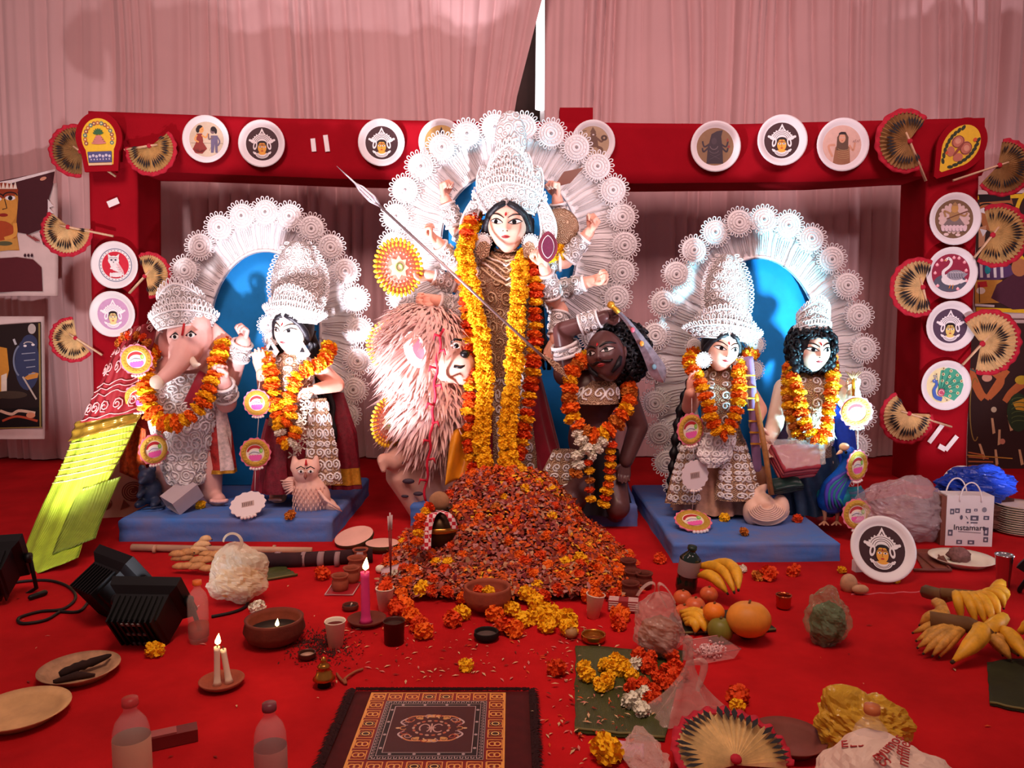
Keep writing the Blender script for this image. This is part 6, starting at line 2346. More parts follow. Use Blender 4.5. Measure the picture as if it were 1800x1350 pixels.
# ================================================================== hanging pendants
PINK = M('pink_paper', (228, 120, 140), .6)
GOLDP = M('gold_paper', (220, 176, 70), .4, metal=.3, var=.2, vscale=60, bump=.6, bscale=200)
_pend = {}

def pendant_meshes():
 if _pend:
  return _pend
 d = MB()
 N = 48
 d.prism([((1 + .05 * math.cos(14 * 2 * PI * i / N * 1.0)) * math.cos(2 * PI * i / N), (1 + .05 * math.cos(14 * 2 * PI * i / N)) * math.sin(2 * PI * i / N)) for i in range(N)], 0, .06)
 _pend['disc'] = d.mesh('disc', PINK)
 w = MB()
 w.prism([((1 + .05 * math.cos(14 * 2 * PI * i / N * 1.0)) * math.cos(2 * PI * i / N), (1 + .05 * math.cos(14 * 2 * PI * i / N)) * math.sin(2 * PI * i / N)) for i in range(N)], 0, .06)
 _pend['back'] = w.mesh('disc', M('white_card', (228, 214, 212), .7))
 g = MB()
 g.lathe([(.58, .06), (.60, .12), (.75, .14), (.88, .12), (.92, .06)], 36)
 for i in range(22):
  a = 2 * PI * i / 22
  g.ball((.75 * math.cos(a), .75 * math.sin(a), .13), (.10, .05, .04), 6, 4, X=Matrix.Rotation(0, 4, 'Z'))
 _pend['ring'] = g.mesh('gold_ring', GOLDP)
 D = Draw(.003)
 D.ell(0, 0, .6, .6, (236, 220, 196), n=28); D.ell(0, .08, .52, .44, (176, 40, 44), a0=20, a1=180); D.ell(0, .02, .42, .30, (236, 220, 196), a0=10, a1=180)
 D.poly([(-.42, .0), (-.1, .22), (.2, .12), (.34, .2), (.36, 0), (.1, -.12)], (226, 224, 226)); D.ell(.38, .14, .12, .16, (120, 190, 70)); D.ell(.4, .14, .06, .09, (170, 220, 110))
 for i in range(5):
  D.ell(-.3 + .15 * i, -.28, .12, .17, (232, 96, 170), rot=(2 - i) * 10, n=12)
 D.poly([(-.4, -.3), (.4, -.3), (.25, -.5), (-.25, -.5)], (232, 96, 170)); D.curve([(-.4, -.06), (-.1, .08), (.3, -.02)], .03, (90, 90, 100))
 _pend['paint'] = D.mb.mesh('painting', D.mats)
 lb_ = MB()
 lb_.prism([(-.35, -.22), (.35, -.22), (.35, .2), (-.35, .2)], .06, .07)
 for i in range(6):
  lb_.prism([(-.3 + .1 * i, -.16), (-.26 + .1 * i, -.16), (-.26 + .1 * i, .14), (-.3 + .1 * i, .14)], .07, .075, 1)
 _pend['sticker'] = lb_.mesh('sticker', [M('sticker_tan', (186, 160, 150), .6), M('sticker_ink', (90, 70, 70), .6)])
 bd = MB()
 for i in range(5):
  a = math.radians(-110 + 10 * i)
  bd.ball((1.08 * math.cos(a), 1.08 * math.sin(a), .05), (.10, .10, .10), 8, 6)
 _pend['beads'] = bd.mesh('bead_cluster', M('pearl_bead', (236, 220, 214), .3))
 return _pend

def pendant(X, r, label, back=False, string=None):
 pm = pendant_meshes()
 o = link('paper_pendant', None)
 o.matrix_local = X
 tag(o, label, 'pendant', 'round paper pendants')
 k = Matrix.Scale(r, 4)
 link('disc', pm['back'] if back else pm['disc'], o, k)
 if back:
  link('sticker', pm['sticker'], o, k)
 else:
  link('gold_ring', pm['ring'], o, k)
  link('painting', pm['paint'], o, Matrix.Translation((0, 0, .07 * r)) @ k)
 link('bead_cluster', pm['beads'], o, k)
 if string:
  mb = MB()
  inv = X.inverted()
  mb.tube([inv @ Vector(string[0]), inv @ Vector(string[1])], .0015, 4)
  link('string', mb.mesh('string', M('white_string', (226, 216, 210), .6)), o)
 return o

YL, YR = 3.88, 3.72
k = S(YL)
pendant(facing(P(240, 632, YL), .1, 0, .2), 27 * k, 'pendant hanging beside the elephant-headed idol garland', string=(P(240, 606, YL), P(262, 560, YL + .25)))
pendant(facing(P(243, 700, YL + .05), .1, 0, .5), 25 * k, 'pendant half hidden behind the elephant idol garland', string=(P(243, 676, YL + .05), P(243, 655, YL + .02)))
pendant(facing(P(270, 790, YL), .1, 0, .9), 27 * k, 'pendant turned edgewise against the red drape', string=(P(270, 764, YL), P(262, 720, YL)))
pendant(facing(P(452, 708, YL), .05, 0, .0), 24 * k, 'upper pendant hanging between the elephant idol and owl goddess', string=(P(455, 684, YL), P(458, 660, YL + .05)))
pendant(facing(P(449, 796, YL), .05, 0, .1), 27 * k, 'lower pendant hanging between the elephant idol and owl goddess', string=(P(452, 770, YL), P(455, 730, YL)))
pendant(Matrix.Translation(F(436, 887, .170)) @ Matrix.Rotation(.58, 4, 'X') @ Matrix.Rotation(.3, 4, 'Z'), 30 * k, 'white-backed pendant with a printed sticker resting on the plinth', True, (P(448, 866, YL), P(449, 824, YL)))
k = S(YR)
pendant(facing(P(1213, 755, YR), .1, 0, .45), 29 * k, 'pendant hanging at the lute goddess waist', string=(P(1216, 728, YR), P(1216, 700, YR + .05)))
pendant(facing(P(1221, 835, YR + .02), .1, 0, .3), 27 * k, 'white-backed pendant hanging before the lute goddess skirt', True, (P(1220, 808, YR), P(1218, 784, YR)))
pendant(Matrix.Translation(F(1218, 916, .126)) @ Matrix.Rotation(.36, 4, 'X') @ Matrix.Rotation(.2, 4, 'Z'), 32 * k, 'pendant lying on the plinth before the lute goddess', False, (P(1217, 896, YR), P(1220, 862, YR)))
pendant(facing(P(1505, 724, YR), .05, 0, -.1), 28 * k, 'topmost pendant hanging beside the peacock', string=(P(1505, 697, YR), P(1503, 676, YR + .1)))
pendant(facing(P(1506, 818, YR), .05, 0, .5), 28 * k, 'middle pendant hanging behind the peacock head', string=(P(1508, 790, YR), P(1508, 752, YR)))
pendant(facing(P(1506, 904, YR), .05, -.1, .1), 28 * k, 'lowest pendant hanging beside the peacock legs', string=(P(1508, 876, YR), P(1508, 846, YR)))

# ================================================================== animals and parcels on the plinths
q = fig(3.92)
ow = root('owl_statue', (q(545, 903).x, 3.9, ZL), 'pale pink owl statue with spread wings on the blue plinth', 'statue')
b = MB()
b.ball(q(545, 868), (.085, .075, .11)); b.ball(q(537, 828, -.02), (.068, .062, .065))
for s, x in ((-1, 520), (1, 553)):
 b.limb([(q(x, 822, -.02), .03), (q(x - s * -2 + s * 1, 804, -.02), .012)])
b.ball(q(570, 885, .02), (.07, .04, .04), Rm=Matrix.Rotation(.35, 3, 'Y')); b.ball(q(586, 893, .0), (.04, .025, .022), Rm=Matrix.Rotation(.3, 3, 'Y'))
b.ball(q(508, 850, -.0), (.06, .03, .035), Rm=Matrix.Rotation(-.3, 3, 'Y'))
b.ball(q(560, 862, .0), (.05, .05, .09), Rm=Matrix.Rotation(-.5, 3, 'Y'))
for x in (531, 549):
 b.limb([(q(x, 885, -.03), .024), (q(x, 900, -.03), .014)])
s_ = remesh(b, .006, 3)
OWLM = M('owl_paint', (240, 196, 178), .55, var=.05)
part('body', s_, OWLM, ow)
ft = MB()
for j in range(7):
 for i in range(9 - j % 2):
  a = (-.5 + (i + .5 * (j % 2)) / 8) * 2.3
  p = q(545, 850 + 6 * j) + Vector((.088 * math.sin(a), -.082 * math.cos(a), 0))
  ft.tube([p, p + Vector((0, -.002, -.012)), p + Vector((0, .006, -.024))], [.002, .0035, .001], 5)
for i in range(6):
 ft.tube([q(560 + 2 * i, 862 + 3 * i, -.06), q(576 + 5 * i, 884 + 3 * i, -.03)], [.008, .003], 5)
 ft.tube([q(516, 845 + 3 * i, -.04), q(493 + 2 * i, 845 + 5 * i, -.03)], [.008, .003], 5)
part('feathers', ft, OWLM, ow)
fc = MB()
for x in (529, 546):
 fc.ball(q(x, 829, -.085), (.017, .008, .010), 10, 6, 0); fc.ball(q(x, 829, -.092), (.006, .004, .007), 8, 6, 1)
 fc.tube([q(x - 8, 824, -.083), q(x, 820, -.088), q(x + 7, 824, -.083)], .003, 4, 1)
fc.tube([q(537, 830, -.09), q(537, 838, -.10), q(537, 843, -.095)], [.004, .010, .002], 6, 2)
fc.tube([q(538, 808, -.07), q(538, 818, -.085)], [.003, .008], 6, 3)
part('features', fc, [EYEW, EYEB, M('beak_brown', (150, 90, 80), .5), VERM], ow)
for x in (531, 549):
 t = MB()
 for j in (-1, 0, 1):
  t.capsule(q(x, 899, -.03), .008, q(x + 4 * j, 905, -.07), .006, 6)
 part('claw', t, M('claw_tan', (214, 160, 100), .5), ow)

q = fig(3.82)
pk = root('peacock_statue', (q(1462, 918).x, 3.82, ZR), 'blue and green peacock statue with curved neck on the plinth', 'statue')
b = MB()
nk_ = catmull([q(1490, 798, -.04), q(1492, 815, -.04), q(1480, 838, -.03), q(1466, 858, -.02), (q(1462, 878, .0))], 12)
b.limb([(p, .030 + .045 * (i / 12) ** 1.4) for i, p in enumerate(nk_)])
b.ball(q(1491, 796, -.045), (.036, .036, .036))
part('neck', remesh(b, .006, 4), M('peacock_blue', (26, 100, 214), .35, var=.3, vscale=9), pk)
b = MB()
b.ball(q(1464, 872, .02), (.085, .09, .075)); b.ball(q(1488, 872, .08), (.08, .08, .05))
part('body', remesh(b, .007, 4), M('peacock_teal', (36, 164, 176), .4, var=.3, vscale=12), pk)
for i in range(9):
 f_ = MB()
 yy = 858 + 4.2 * i
 f_.tube(catmull([q(1472, yy, -.0), q(1494, yy + 4, -.02), q(1512 + 5 * math.sin(i), yy + 2 + i, .02), q(1524 - 3 * abs(i - 4), yy - 4 + 1.5 * i, .05)], 10), [.014, .018, .019, .02, .02, .02, .018, .016, .013, .009, .002], 6, flat=.5)
 part('tail_feather', f_, [M('feather_teal', (40, 140, 150), .45, var=.2), M('feather_slate', (96, 120, 150), .45, var=.2)][i % 2], pk)
for i in range(6):
 w_ = MB()
 w_.tube(catmull([nk_[4] + Vector((.0, -.05, .0)), q(1458 + 3 * i, 850 + 4 * i, -.09), q(1452 + 5 * i, 880, -.09), q(1456 + 6 * i, 896, -.06)], 8), [.006, .010, .011, .011, .010, .009, .007, .005, .002], 5)
 part('breast_feather', w_, [M('feather_violet', (80, 70, 190), .4), M('feather_teal', (40, 140, 150), .45)][i % 2], pk)
mb = MB()
mb.ball(q(1484, 786, -.05), (.026, .024, .022), 10, 8, 0); mb.tube([q(1478, 794, -.07), q(1470, 799, -.09)], [.012, .002], 6, 0)
mb.ball(q(1487, 795, -.082), (.008, .005, .008), 8, 6, 1)
part('beak_and_crest', mb, [M('crest_cream', (236, 196, 160), .5), EYEB], pk)
for x in (1448, 1470):
 t = MB()
 t.tube([q(x, 888, .0), q(x + 2, 905, -.02), q(x + 1, 918, -.02)], [.016, .010, .008], 7)
 for j in (-1, 0, 1):
  t.capsule(q(x + 1, 917, -.02), .007, q(x + 8 * j, 923, -.07), .004, 6)
 part('leg', t, M('bird_leg', (190, 140, 110), .5), pk)

q = fig(3.74)
sn = root('swan_statue', (q(1347, 926).x, 3.74, ZR), 'cream swan statue with carved curling feathers on the plinth', 'statue')
b = MB()
b.ball(q(1348, 900), (.095, .075, .06)); b.ball(q(1340, 884), (.06, .06, .05)); b.ball(q(1322, 900, -.01), (.045, .05, .065)); b.ball(q(1372, 892, 0), (.042, .05, .065))
b.limb([(q(1330, 890, .0), .045), (q(1330, 868, .02), .028), (q(1342, 856, .04), .022)])
s_ = remesh(b, .006, 3)
SWM = M('swan_cream', (240, 200, 176), .5, var=.05)
part('body', s_, SWM, sn)
for i in range(9):
 f_ = MB()
 f_.tube([q(1348 + (38 - 3.2 * i) * math.cos(t), 896 + (26 - 2.0 * i) * math.sin(t) - 3 * i * .4, -.005 - .078 * math.sqrt(max(.02, 1 - ((38 - 3.2 * i) * math.cos(t) * .00277 / .108) ** 2)) + .02 * (i < 2)) for t in [PI * (.02 + .96 * j / 14) for j in range(15)]], .007, 6)
 part('carved_feather', f_, SWM, sn)

q = fig(3.98)
rt = root('mouse_statue', (q(262, 888).x, 3.98, ZL), 'small dark blue mouse statue below the red drape', 'statue')
b = MB()
b.ball(q(264, 862), (.06, .055, .075)); b.ball(q(258, 838, -.03), (.045, .045, .045)); b.limb([(q(256, 842, -.05), .03), (q(247, 848, -.11), .012)])
b.limb([(q(252, 862, -.05), .02), (q(244, 872, -.09), .014)]); b.limb([(q(250, 882, -.03), .025), (q(242, 888, -.1), .018)]); b.limb([(q(274, 882, -.03), .025), (q(270, 888, -.08), .018)])
for x in (250, 268):
 b.ball(q(x, 824, -.01), (.022, .01, .024))
part('body', remesh(b, .006, 3), M('mouse_blue', (44, 54, 78), .4, var=.3, vscale=12), rt)
t = MB()
t.tube(catmull([q(280, 880, .02), q(288, 890, -.06), q(270, 893, -.12), q(250, 896, -.12)], 14), [.012 - .0007 * i for i in range(15)], 6)
part('tail', t, M('mouse_blue', (44, 54, 78), .4), rt)

q = fig(3.86)
X = Matrix.Translation(q(320, 872)) @ Matrix.Rotation(-.75, 4, 'Z') @ Matrix.Rotation(.55, 4, 'X') @ Matrix.Rotation(.25, 4, 'Y')
o = link('paper_box', None)
o.matrix_local = X
tag(o, 'open pale grey paper box tilted at the elephant idol feet', 'box')
for nm, c, s in (('side', (-.055, 0, 0), (.006, .15, .085)), ('side', (.055, 0, 0), (.006, .15, .085)), ('side', (0, 0, -.04), (.104, .15, .006)), ('side', (0, 0, .04), (.104, .15, .006)), ('end', (0, .072, 0), (.104, .006, .074))):
 m_ = MB()
 m_.box(c, s)
 link(nm, m_.mesh(nm, M('grey_card', (186, 172, 176), .6, var=.05)), o)

def parcel(pts, th, label, m, wrap=None, folds=3, name='cloth_parcel', cat='parcel', group=None):
 """folded cloth: a stack of wavy layers between four corners"""
 a, b_, c, d = [Vector(p) for p in pts]
 o = root(name, (a + b_ + c + d) / 4, label, cat, group)
 nrm = (b_ - a).cross(d - a).normalized()
 if nrm.z < 0:
  nrm = -nrm
 for i in range(folds):
  mb = MB()

  def fn(u, v, i=i):
   p = a.lerp(b_, u).lerp(d.lerp(c, u), v)
   return p + nrm * (th * i + .008 * noise.noise((u * 3 + i, v * 3, i * 2.0)) + .25 * th * math.sin(PI * u) * (i + 1) / folds)
  mb.sheet(fn, 14, 10, th * .8, off=nrm)
  part('fold', mb, m[i % len(m)], o)
 if wrap:
  mb = MB()
  mb.sheet(lambda u, v: a.lerp(b_, -.06 + 1.12 * u).lerp(d.lerp(c, -.06 + 1.12 * u), -.06 + 1.12 * v) + nrm * (th * folds * 1.25 + .012 * noise.noise((u * 7, v * 7, 1)) + .006), 20, 16, .001, off=nrm)
  part('wrapper', mb, wrap, o)
 return o

CLEAR = M('clear_film', (240, 236, 236), .12, alpha=.20, bump=.6, bscale=25, spec=.8, bdist=.01)
parcel([q(1346, 800, -.02), q(1428, 800, -.02), q(1432, 838, -.10), q(1370, 846, -.12)], .026, 'pink folded cloth in clear wrapping on the peacock god arm', [M('pink_cloth', (206, 110, 116), .6), M('rose_cloth', (176, 60, 76), .6)], CLEAR, 4)
parcel([q(1352, 850, -.10), q(1402, 848, -.12), q(1412, 862, -.16), q(1362, 870, -.16)], .014, 'dark green folded cloth lying on the swan', [M('dark_green_cloth', (26, 50, 46), .35, var=.3)], None, 3)

# ================================================================== tools for the things on the carpet
def text_mesh(s, size, depth=.0006):
 cu = bpy.data.curves.new('t', 'FONT')
 cu.body = s
 cu.size = size
 cu.extrude = depth
 cu.align_x = 'CENTER'
 cu.align_y = 'CENTER'
 o = link('t', cu)
 dg_ = bpy.context.evaluated_depsgraph_get()
 m_ = bpy.data.meshes.new_from_object(o.evaluated_get(dg_))
 bpy.data.objects.remove(o)
 bpy.data.curves.remove(cu)
 return m_

def upright(p, rot=0.0, lean=(0, 0)):
 return Matrix.Translation(p) @ Matrix.Rotation(lean[0], 4, 'X') @ Matrix.Rotation(lean[1], 4, 'Y') @ Matrix.Rotation(rot, 4, 'Z')

def lathe_obj(name, prof, m, parent, n=28, wob=None):
 mb = MB()
 mb.lathe(prof, n, 0, wob=wob)
 return link(name, mb.mesh(name, m), parent)

def thing(name, X, label, cat, group=None):
 o = link(name, None)
 o.matrix_local = X
 return tag(o, label, cat, group)

CLAY = M('terracotta', (150, 72, 50), .85, var=.15, vscale=20, bump=.3, bscale=80)
CLAYD = M('dark_terracotta', (104, 44, 32), .85, var=.2, vscale=20, bump=.3, bscale=80)
SOOT = M('soot', (26, 16, 14), .8)
PAPER = M('white_paper', (232, 216, 196), .7, var=.05)
BRASS = M('brass', (190, 130, 56), .28, metal=.9, var=.15, vscale=20)
STEEL = M('steel', (206, 204, 206), .15, metal=1.0)
FLAME = M('flame', (255, 214, 130), .5, emit=14.0)
WICK = M('wick', (40, 30, 26), .8)
WAXW = M('white_wax', (240, 224, 198), .4)
WAXP = M('pink_wax', (222, 60, 130), .4, var=.08)
PLASTIC = M('clear_plastic', (244, 232, 228), .08, alpha=.16, spec=.8)
BANANA = M('banana_skin', (226, 166, 40), .5, var=.2, vscale=30)
BANANA2 = M('spotted_banana_skin', (202, 146, 62), .55, var=.35, vscale=40)
STEM = M('banana_stem', (110, 76, 40), .7, var=.2)
LEAFG = M('banana_leaf', (70, 74, 36), .5, var=.25, vscale=12, bump=.4, bscale=90, bkind='wave')

def flame_at(parent, loc, h, X):
 """small teardrop flame with its own light"""
 mb = MB()
 mb.lathe([(.0002, 0), (.22 * h, .18 * h), (.24 * h, .32 * h), (.15 * h, .62 * h), (.05 * h, .88 * h), (.0003, h)], 12)
 link('flame', mb.mesh('flame', FLAME), parent, Matrix.Translation(loc) @ Matrix.Rotation(.12, 4, 'Y'))
 light('candle_light', 'POINT', X @ (Vector(loc) + Vector((0, 0, .75 * h))), (0, 0, 0), .25, (1.0, .55, .22), shadow_soft_size=.012)

# ------------------------------------------------------------------ banana plant wrapped in a sari
kb = root('banana_plant', F(95, 1000), 'leaning pale green banana stalk wrapped in a red printed sari', 'plant')
pa = [P(192, 735, 3.95), P(165, 800, 3.86), P(130, 870, 3.72), P(100, 940, 3.55), F(80, 1000)]
pb = catmull(pa, 20)

def stalk(u, v):
 i = v * 20
 j = max(0, min(int(i), 19))
 c = pb[j].lerp(pb[j + 1], i - j)
 w = .165 - .03 * v
 a = (u - .5) * 2
 return c + Vector((a * w, -.06 * (1 - a * a) - .01 * math.cos(u * 22), .045 * a))

mb = MB()
mb.sheet(stalk, 26, 40, .012)
part('leaf_sheath', mb, M('pale_banana_leaf', (176, 206, 54), .45, var=.22, vscale=7, bump=.5, bscale=30, bkind='wave'), kb)
mb = MB()
mb.sheet(lambda u, v: stalk(.62 + .52 * u, .46 + .40 * v) + Vector((.02, -.02, 0)), 10, 16, .008)
part('torn_sheath', mb, M('pale_banana_leaf_b', (126, 146, 44), .45, var=.25, vscale=9, bump=.5, bscale=30, bkind='wave'), kb)
for i in range(9):
 mb = MB()
 mb.tube([stalk(u, .05 + .04 * i + .03 * u) + Vector((0, -.003, 0)) for u in [k / 12 for k in range(13)]], .004, 4)
 part('leaf_vein', mb, M('leaf_vein', (214, 214, 120), .5), kb)
sp_ = catmull([P(250, 575, 4.06), P(232, 620, 4.02), P(212, 680, 3.98), P(194, 735, 3.93)], 16)
mb = MB()

def sari(u, v):
 i = v * 16
 j = min(int(i), 15)
 c = sp_[j].lerp(sp_[j + 1], i - j)
 w = .085 + .075 * v
 a = (u - .5) * 2
 return c + Vector((a * w, -.10 * (1 - a * a) + .008 * math.sin(u * 30 + 3 * v), .03 * a + .006 * math.sin(v * 20)))

mb.sheet(sari, 30, 24, .006)
SARIP = M('red_sari_print', (128, 24, 32), .6, var=.1)
part('sari_wrap', mb, SARIP, kb)
for row, v0 in enumerate((.10, .28, .46, .82)):
 for i in range(5):
  mb = MB()
  scrolls(mb, sari, [(.12 + .19 * i, v0, 1 if (i + row) % 2 else -1)], .075, .055, 1.7, .0035, 0, 14, .004)
  part('printed_scroll', mb, M('sari_white_print', (208, 150, 146), .7), kb)
for v0 in (.60, .66, .72, .93):
 mb = MB()
 mb.tube([sari(k / 20, v0 + .02 * math.sin(k * .9)) + Vector((0, -.004, 0)) for k in range(21)], .003, 4)
 part('printed_line', mb, M('sari_white_print', (208, 150, 146), .7), kb)
mb = MB()
mb.sheet(lambda u, v: stalk(-.04 + 1.08 * u, -.06 + .17 * v) + Vector((0, -.02 - .008 * math.sin(v * 14), 0)), 20, 12, .006)
part('gold_cloth', mb, M('olive_gold_cloth', (140, 110, 36), .25, metal=.4, var=.3, vscale=14), kb)
mb = MB()
mb.sheet(lambda u, v: P(210 + 46 * u, 735 + 95 * v + 20 * u, 4.02 - .02 * math.sin(u * 9)), 14, 14, .006)
part('orange_fringe_cloth', mb, M('orange_net_cloth', (176, 74, 26), .6, var=.5, vscale=50, bump=.7, bscale=130), kb)
garland('dull orange wreath over the top of the sari-wrapped banana stalk', [P(210, 608, 4.0), P(226, 592, 3.96), P(246, 592, 3.95), P(262, 606, 3.96)], [DULL, DEEP], .028)

X = Matrix.Translation(F(216, 905)) @ Matrix.Rotation(.25, 4, 'Z')
o = thing('printed_paper_bag', X, 'cream paper bag printed with brown roses behind the banana stalk', 'bag')
mb = MB()
mb.prism([(-.15, -.05), (.15, -.05), (.15, .05), (-.15, .05)], 0, .30)
link('bag_body', mb.mesh('bag_body', M('cream_paper', (214, 170, 140), .75, var=.08)), o)
d = Draw(.0001)
for x, y, r_ in ((.07, .14, .06), (-.09, .24, .05), (-.08, .08, .04), (.1, .25, .03)):
 d.ell(x, y, r_, r_ * .95, (122, 60, 44))
 for k in range(4):
  d.arc(x, y, r_ * (.85 - .2 * k), r_ * (.8 - .2 * k), 40 * k, 40 * k + 250, .005, (196, 140, 110))
d.poly([(-.13, .15), (-.05, .17), (-.1, .2)], (140, 84, 60)); d.poly([(.0, .04), (.05, .06), (.02, .1)], (140, 84, 60))
link('rose_print', d.mb.mesh('rose_print', d.mats), o, Matrix.Translation((0, -.051, 0)) @ Matrix.Rotation(PI / 2, 4, 'X'))

# ------------------------------------------------------------------ cables
CABLE = M('black_cable', (20, 12, 12), .6)

def cable(pts, label, r_=.006):
 mb = MB()
 pp = catmull([F(x, y, r_) for x, y in pts], 12 * len(pts))
 mb.tube(pp, r_, 7)
 return solo('cable', mb, CABLE, label, 'cable', 'black cables on the carpet')

cable([(-30, 1040), (20, 1025), (80, 1020), (118, 1030), (133, 1050), (112, 1070), (70, 1075), (34, 1086), (40, 1096), (80, 1090), (105, 1075)], 'black cable looped on the carpet below the banana stalk')
cable([(105, 1075), (140, 1074), (160, 1052), (176, 1040)], 'short black cable running from the loop to the floodlight')
cable([(172, 1062), (186, 1080), (212, 1095), (240, 1090), (262, 1082), (220, 1072), (196, 1068)], 'black cable loop between the two floodlights')
cable([(372, 1084), (410, 1076), (432, 1066), (436, 1052), (434, 1038)], 'black cable with tan plug near the big clay bowl')
mb = MB()
mb.capsule(F(432, 1040, .012), .011, F(430, 1026, .012), .011)
solo('cable_plug', mb, M('tan_plug', (190, 130, 70), .5), 'tan plug end beside the clay bowl cable', 'plug')
mb = MB()
mb.capsule(F(54, 1050, .012), .010, F(78, 1042, .012), .012)
solo('cable_connector', mb, BLACKM, 'black connector inside the cable loop', 'plug')

# ------------------------------------------------------------------ bamboo and rolled mat below the plinth
mb = MB()
mb.tube([F(232, 962, .02), F(400, 966, .02), F(548, 968, .02)], .016, 10)
bp = root('bamboo_pole', F(390, 966), 'pale bamboo pole lying along the blue plinth', 'pole')
part('cane', mb, M('bamboo', (190, 150, 120), .5, var=.15), bp)
for x in (270, 340, 410, 480):
 mb = MB()
 mb.tube([F(x, 965, .02), F(x + 4, 965, .02)], .019, 10)
 part('node', mb, M('bamboo', (190, 150, 120), .5), bp)
rm = root('rolled_mat', F(520, 985), 'dark maroon rolled mat with pale bands below the blue plinth', 'mat')
mb = MB()
mb.tube([F(400, 984, .03), F(520, 984, .03), F(655, 976, .03)], .032, 14)
part('roll', mb, M('maroon_mat', (48, 18, 24), .85, var=.3, vscale=12), rm)
for i, x in enumerate((452, 484, 531, 560, 590, 628)):
 mb = MB()
 mb.tube([F(x, 983, .03), F(x + 7 + 3 * (i % 2), 983, .03)], .0335, 14)
 part('pale_band', mb, M('mat_band', (150, 120, 120), .85), rm)

# ------------------------------------------------------------------ bananas
def banana(a, b_, bend, rad, label=None, m=BANANA, parent=None, group=None, cat='banana'):
 a, b_, bend = Vector(a), Vector(b_), Vector(bend)
 pts = [a.lerp(b_, t) + bend * math.sin(PI * t) for t in [i / 9 for i in range(10)]]
 mb = MB()
 mb.tube(pts, [rad * k for k in (.42, .55, .82, .96, 1.0, 1.0, .96, .85, .55, .22)], 7)
 tip = MB()
 d_ = (pts[-1] - pts[-2]).normalized()
 tip.tube([pts[-1] - d_ * .003, pts[-1] + d_ * rad * .35], [rad * .24, rad * .18], 6)
 if parent:
  o_ = part('finger', mb, m, parent)
  part('tip', tip, M('banana_tip', (60, 40, 26), .8), o_)
  return o_
 o_ = root('banana', a, label, cat, group)
 part('skin', mb, m, o_)
 part('tip', tip, M('banana_tip', (60, 40, 26), .8), o_)
 return o_

def G(px, py, Y=None, z=None):
 return P(px, py, Y) if z is None else F(px, py, z)

# big bunch at the right: hands of bananas round dark stems
bb = root('banana_bunch', F(1705, 1135), 'large ripe banana bunch fanned out on the carpet', 'bananas')
hubA, hubB = F(1688, 1046, .11), F(1700, 1098, .10)
for (x, y, z) in ((1612, 1126, .04), (1614, 1138, .03), (1624, 1148, .02), (1640, 1152, .02), (1606, 1112, .05), (1652, 1154, .015)):
 banana(F(1698, 1102, .085), F(x, y, z), (0, -.01, .025), .018, m=BANANA2, parent=bb)
banana(F(1712, 1102, .10), F(1676, 1162, .03), (.05, 0, .03), .030, parent=bb)
for i, (x, y) in enumerate(((1690, 1086), (1716, 1092), (1732, 1092), (1746, 1092), (1756, 1080), (1764, 1062), (1768, 1050), (1752, 1028))):
 h_ = hubA + Vector((.016 * i - .02, 0, .01 - .001 * i))
 banana(h_, F(x, y + 6, .05 + .008 * i), (.012 * (i - 3) * .4, -.02, .035), .018, parent=bb)
for (x, y, m_) in ((1640, 1060, BANANA2), (1648, 1080, BANANA2), (1628, 1096, BANANA2), (1618, 1098, BANANA2)):
 banana(hubB + Vector((-.05, .03, .01)), F(x, y, .07), (0, 0, .02), .020, m=m_, parent=bb)
banana(F(1752, 1104, .07), F(1806, 1160, .04), (0, 0, .02), .024, parent=bb)
banana(F(1792, 1112, .08), F(1812, 1132, .06), (.02, 0, .04), .024, parent=bb)
for (x, y) in ((1762, 1150), (1776, 1158), (1788, 1150), (1770, 1138)):
 banana(F(1730, 1120, .06), F(x, y, .02), (0, 0, .02), .020, m=BANANA2, parent=bb)
mb = MB()
mb.tube([hubA + Vector((-.06, .02, .0)), hubA, hubA + Vector((.12, .01, -.01))], [.02, .022, .018], 8)
part('stalk', mb, STEM, bb)
mb = MB()
mb.tube([hubB + Vector((-.10, .04, .0)), hubB, hubB + Vector((.08, -.01, -.03))], [.03, .028, .02], 8)
part('stalk', mb, STEM, bb)
mb = MB()
mb.tube([F(1628, 1040, .07), F(1660, 1048, .09), hubA + Vector((-.03, 0, 0))], [.026, .024, .02], 8)
part('stalk', mb, STEM, bb)
mb = MB()
mb.tube([F(1735, 1110, .08), F(1752, 1096, .09), F(1764, 1086, .09)], [.024, .026, .02], 8)
part('golden_stalk', mb, BANANA, bb)

# bananas of the fruit offering
for i, (a, b_, bd) in enumerate((((1222, 996, .10), (1290, 1040, .08), (.03, 0, .04)), ((1240, 992, .12), (1298, 1036, .10), (.04, 0, .04)), ((1228, 1012, .08), (1278, 1042, .06), (.0, 0, .03)))):
 banana(F(*a), F(*b_), bd, .023, ('front banana of the three leaning behind the oranges', 'topmost banana of the three leaning behind the oranges', 'lowest banana of the three leaning behind the oranges')[i], group='bananas in the fruit offering')
ho = root('banana_hand', F(1222, 1105), 'small hand of ripe bananas before the oranges', 'bananas')
for i, (x, y) in enumerate(((1246, 1100), (1236, 1104), (1240, 1110), (1222, 1112))):
 banana(F(1196 + 3 * i, 1076 + 7 * i, .05 - .008 * i), F(x, y, .04 - .008 * i), (.015, 0, .02), .019, parent=ho)

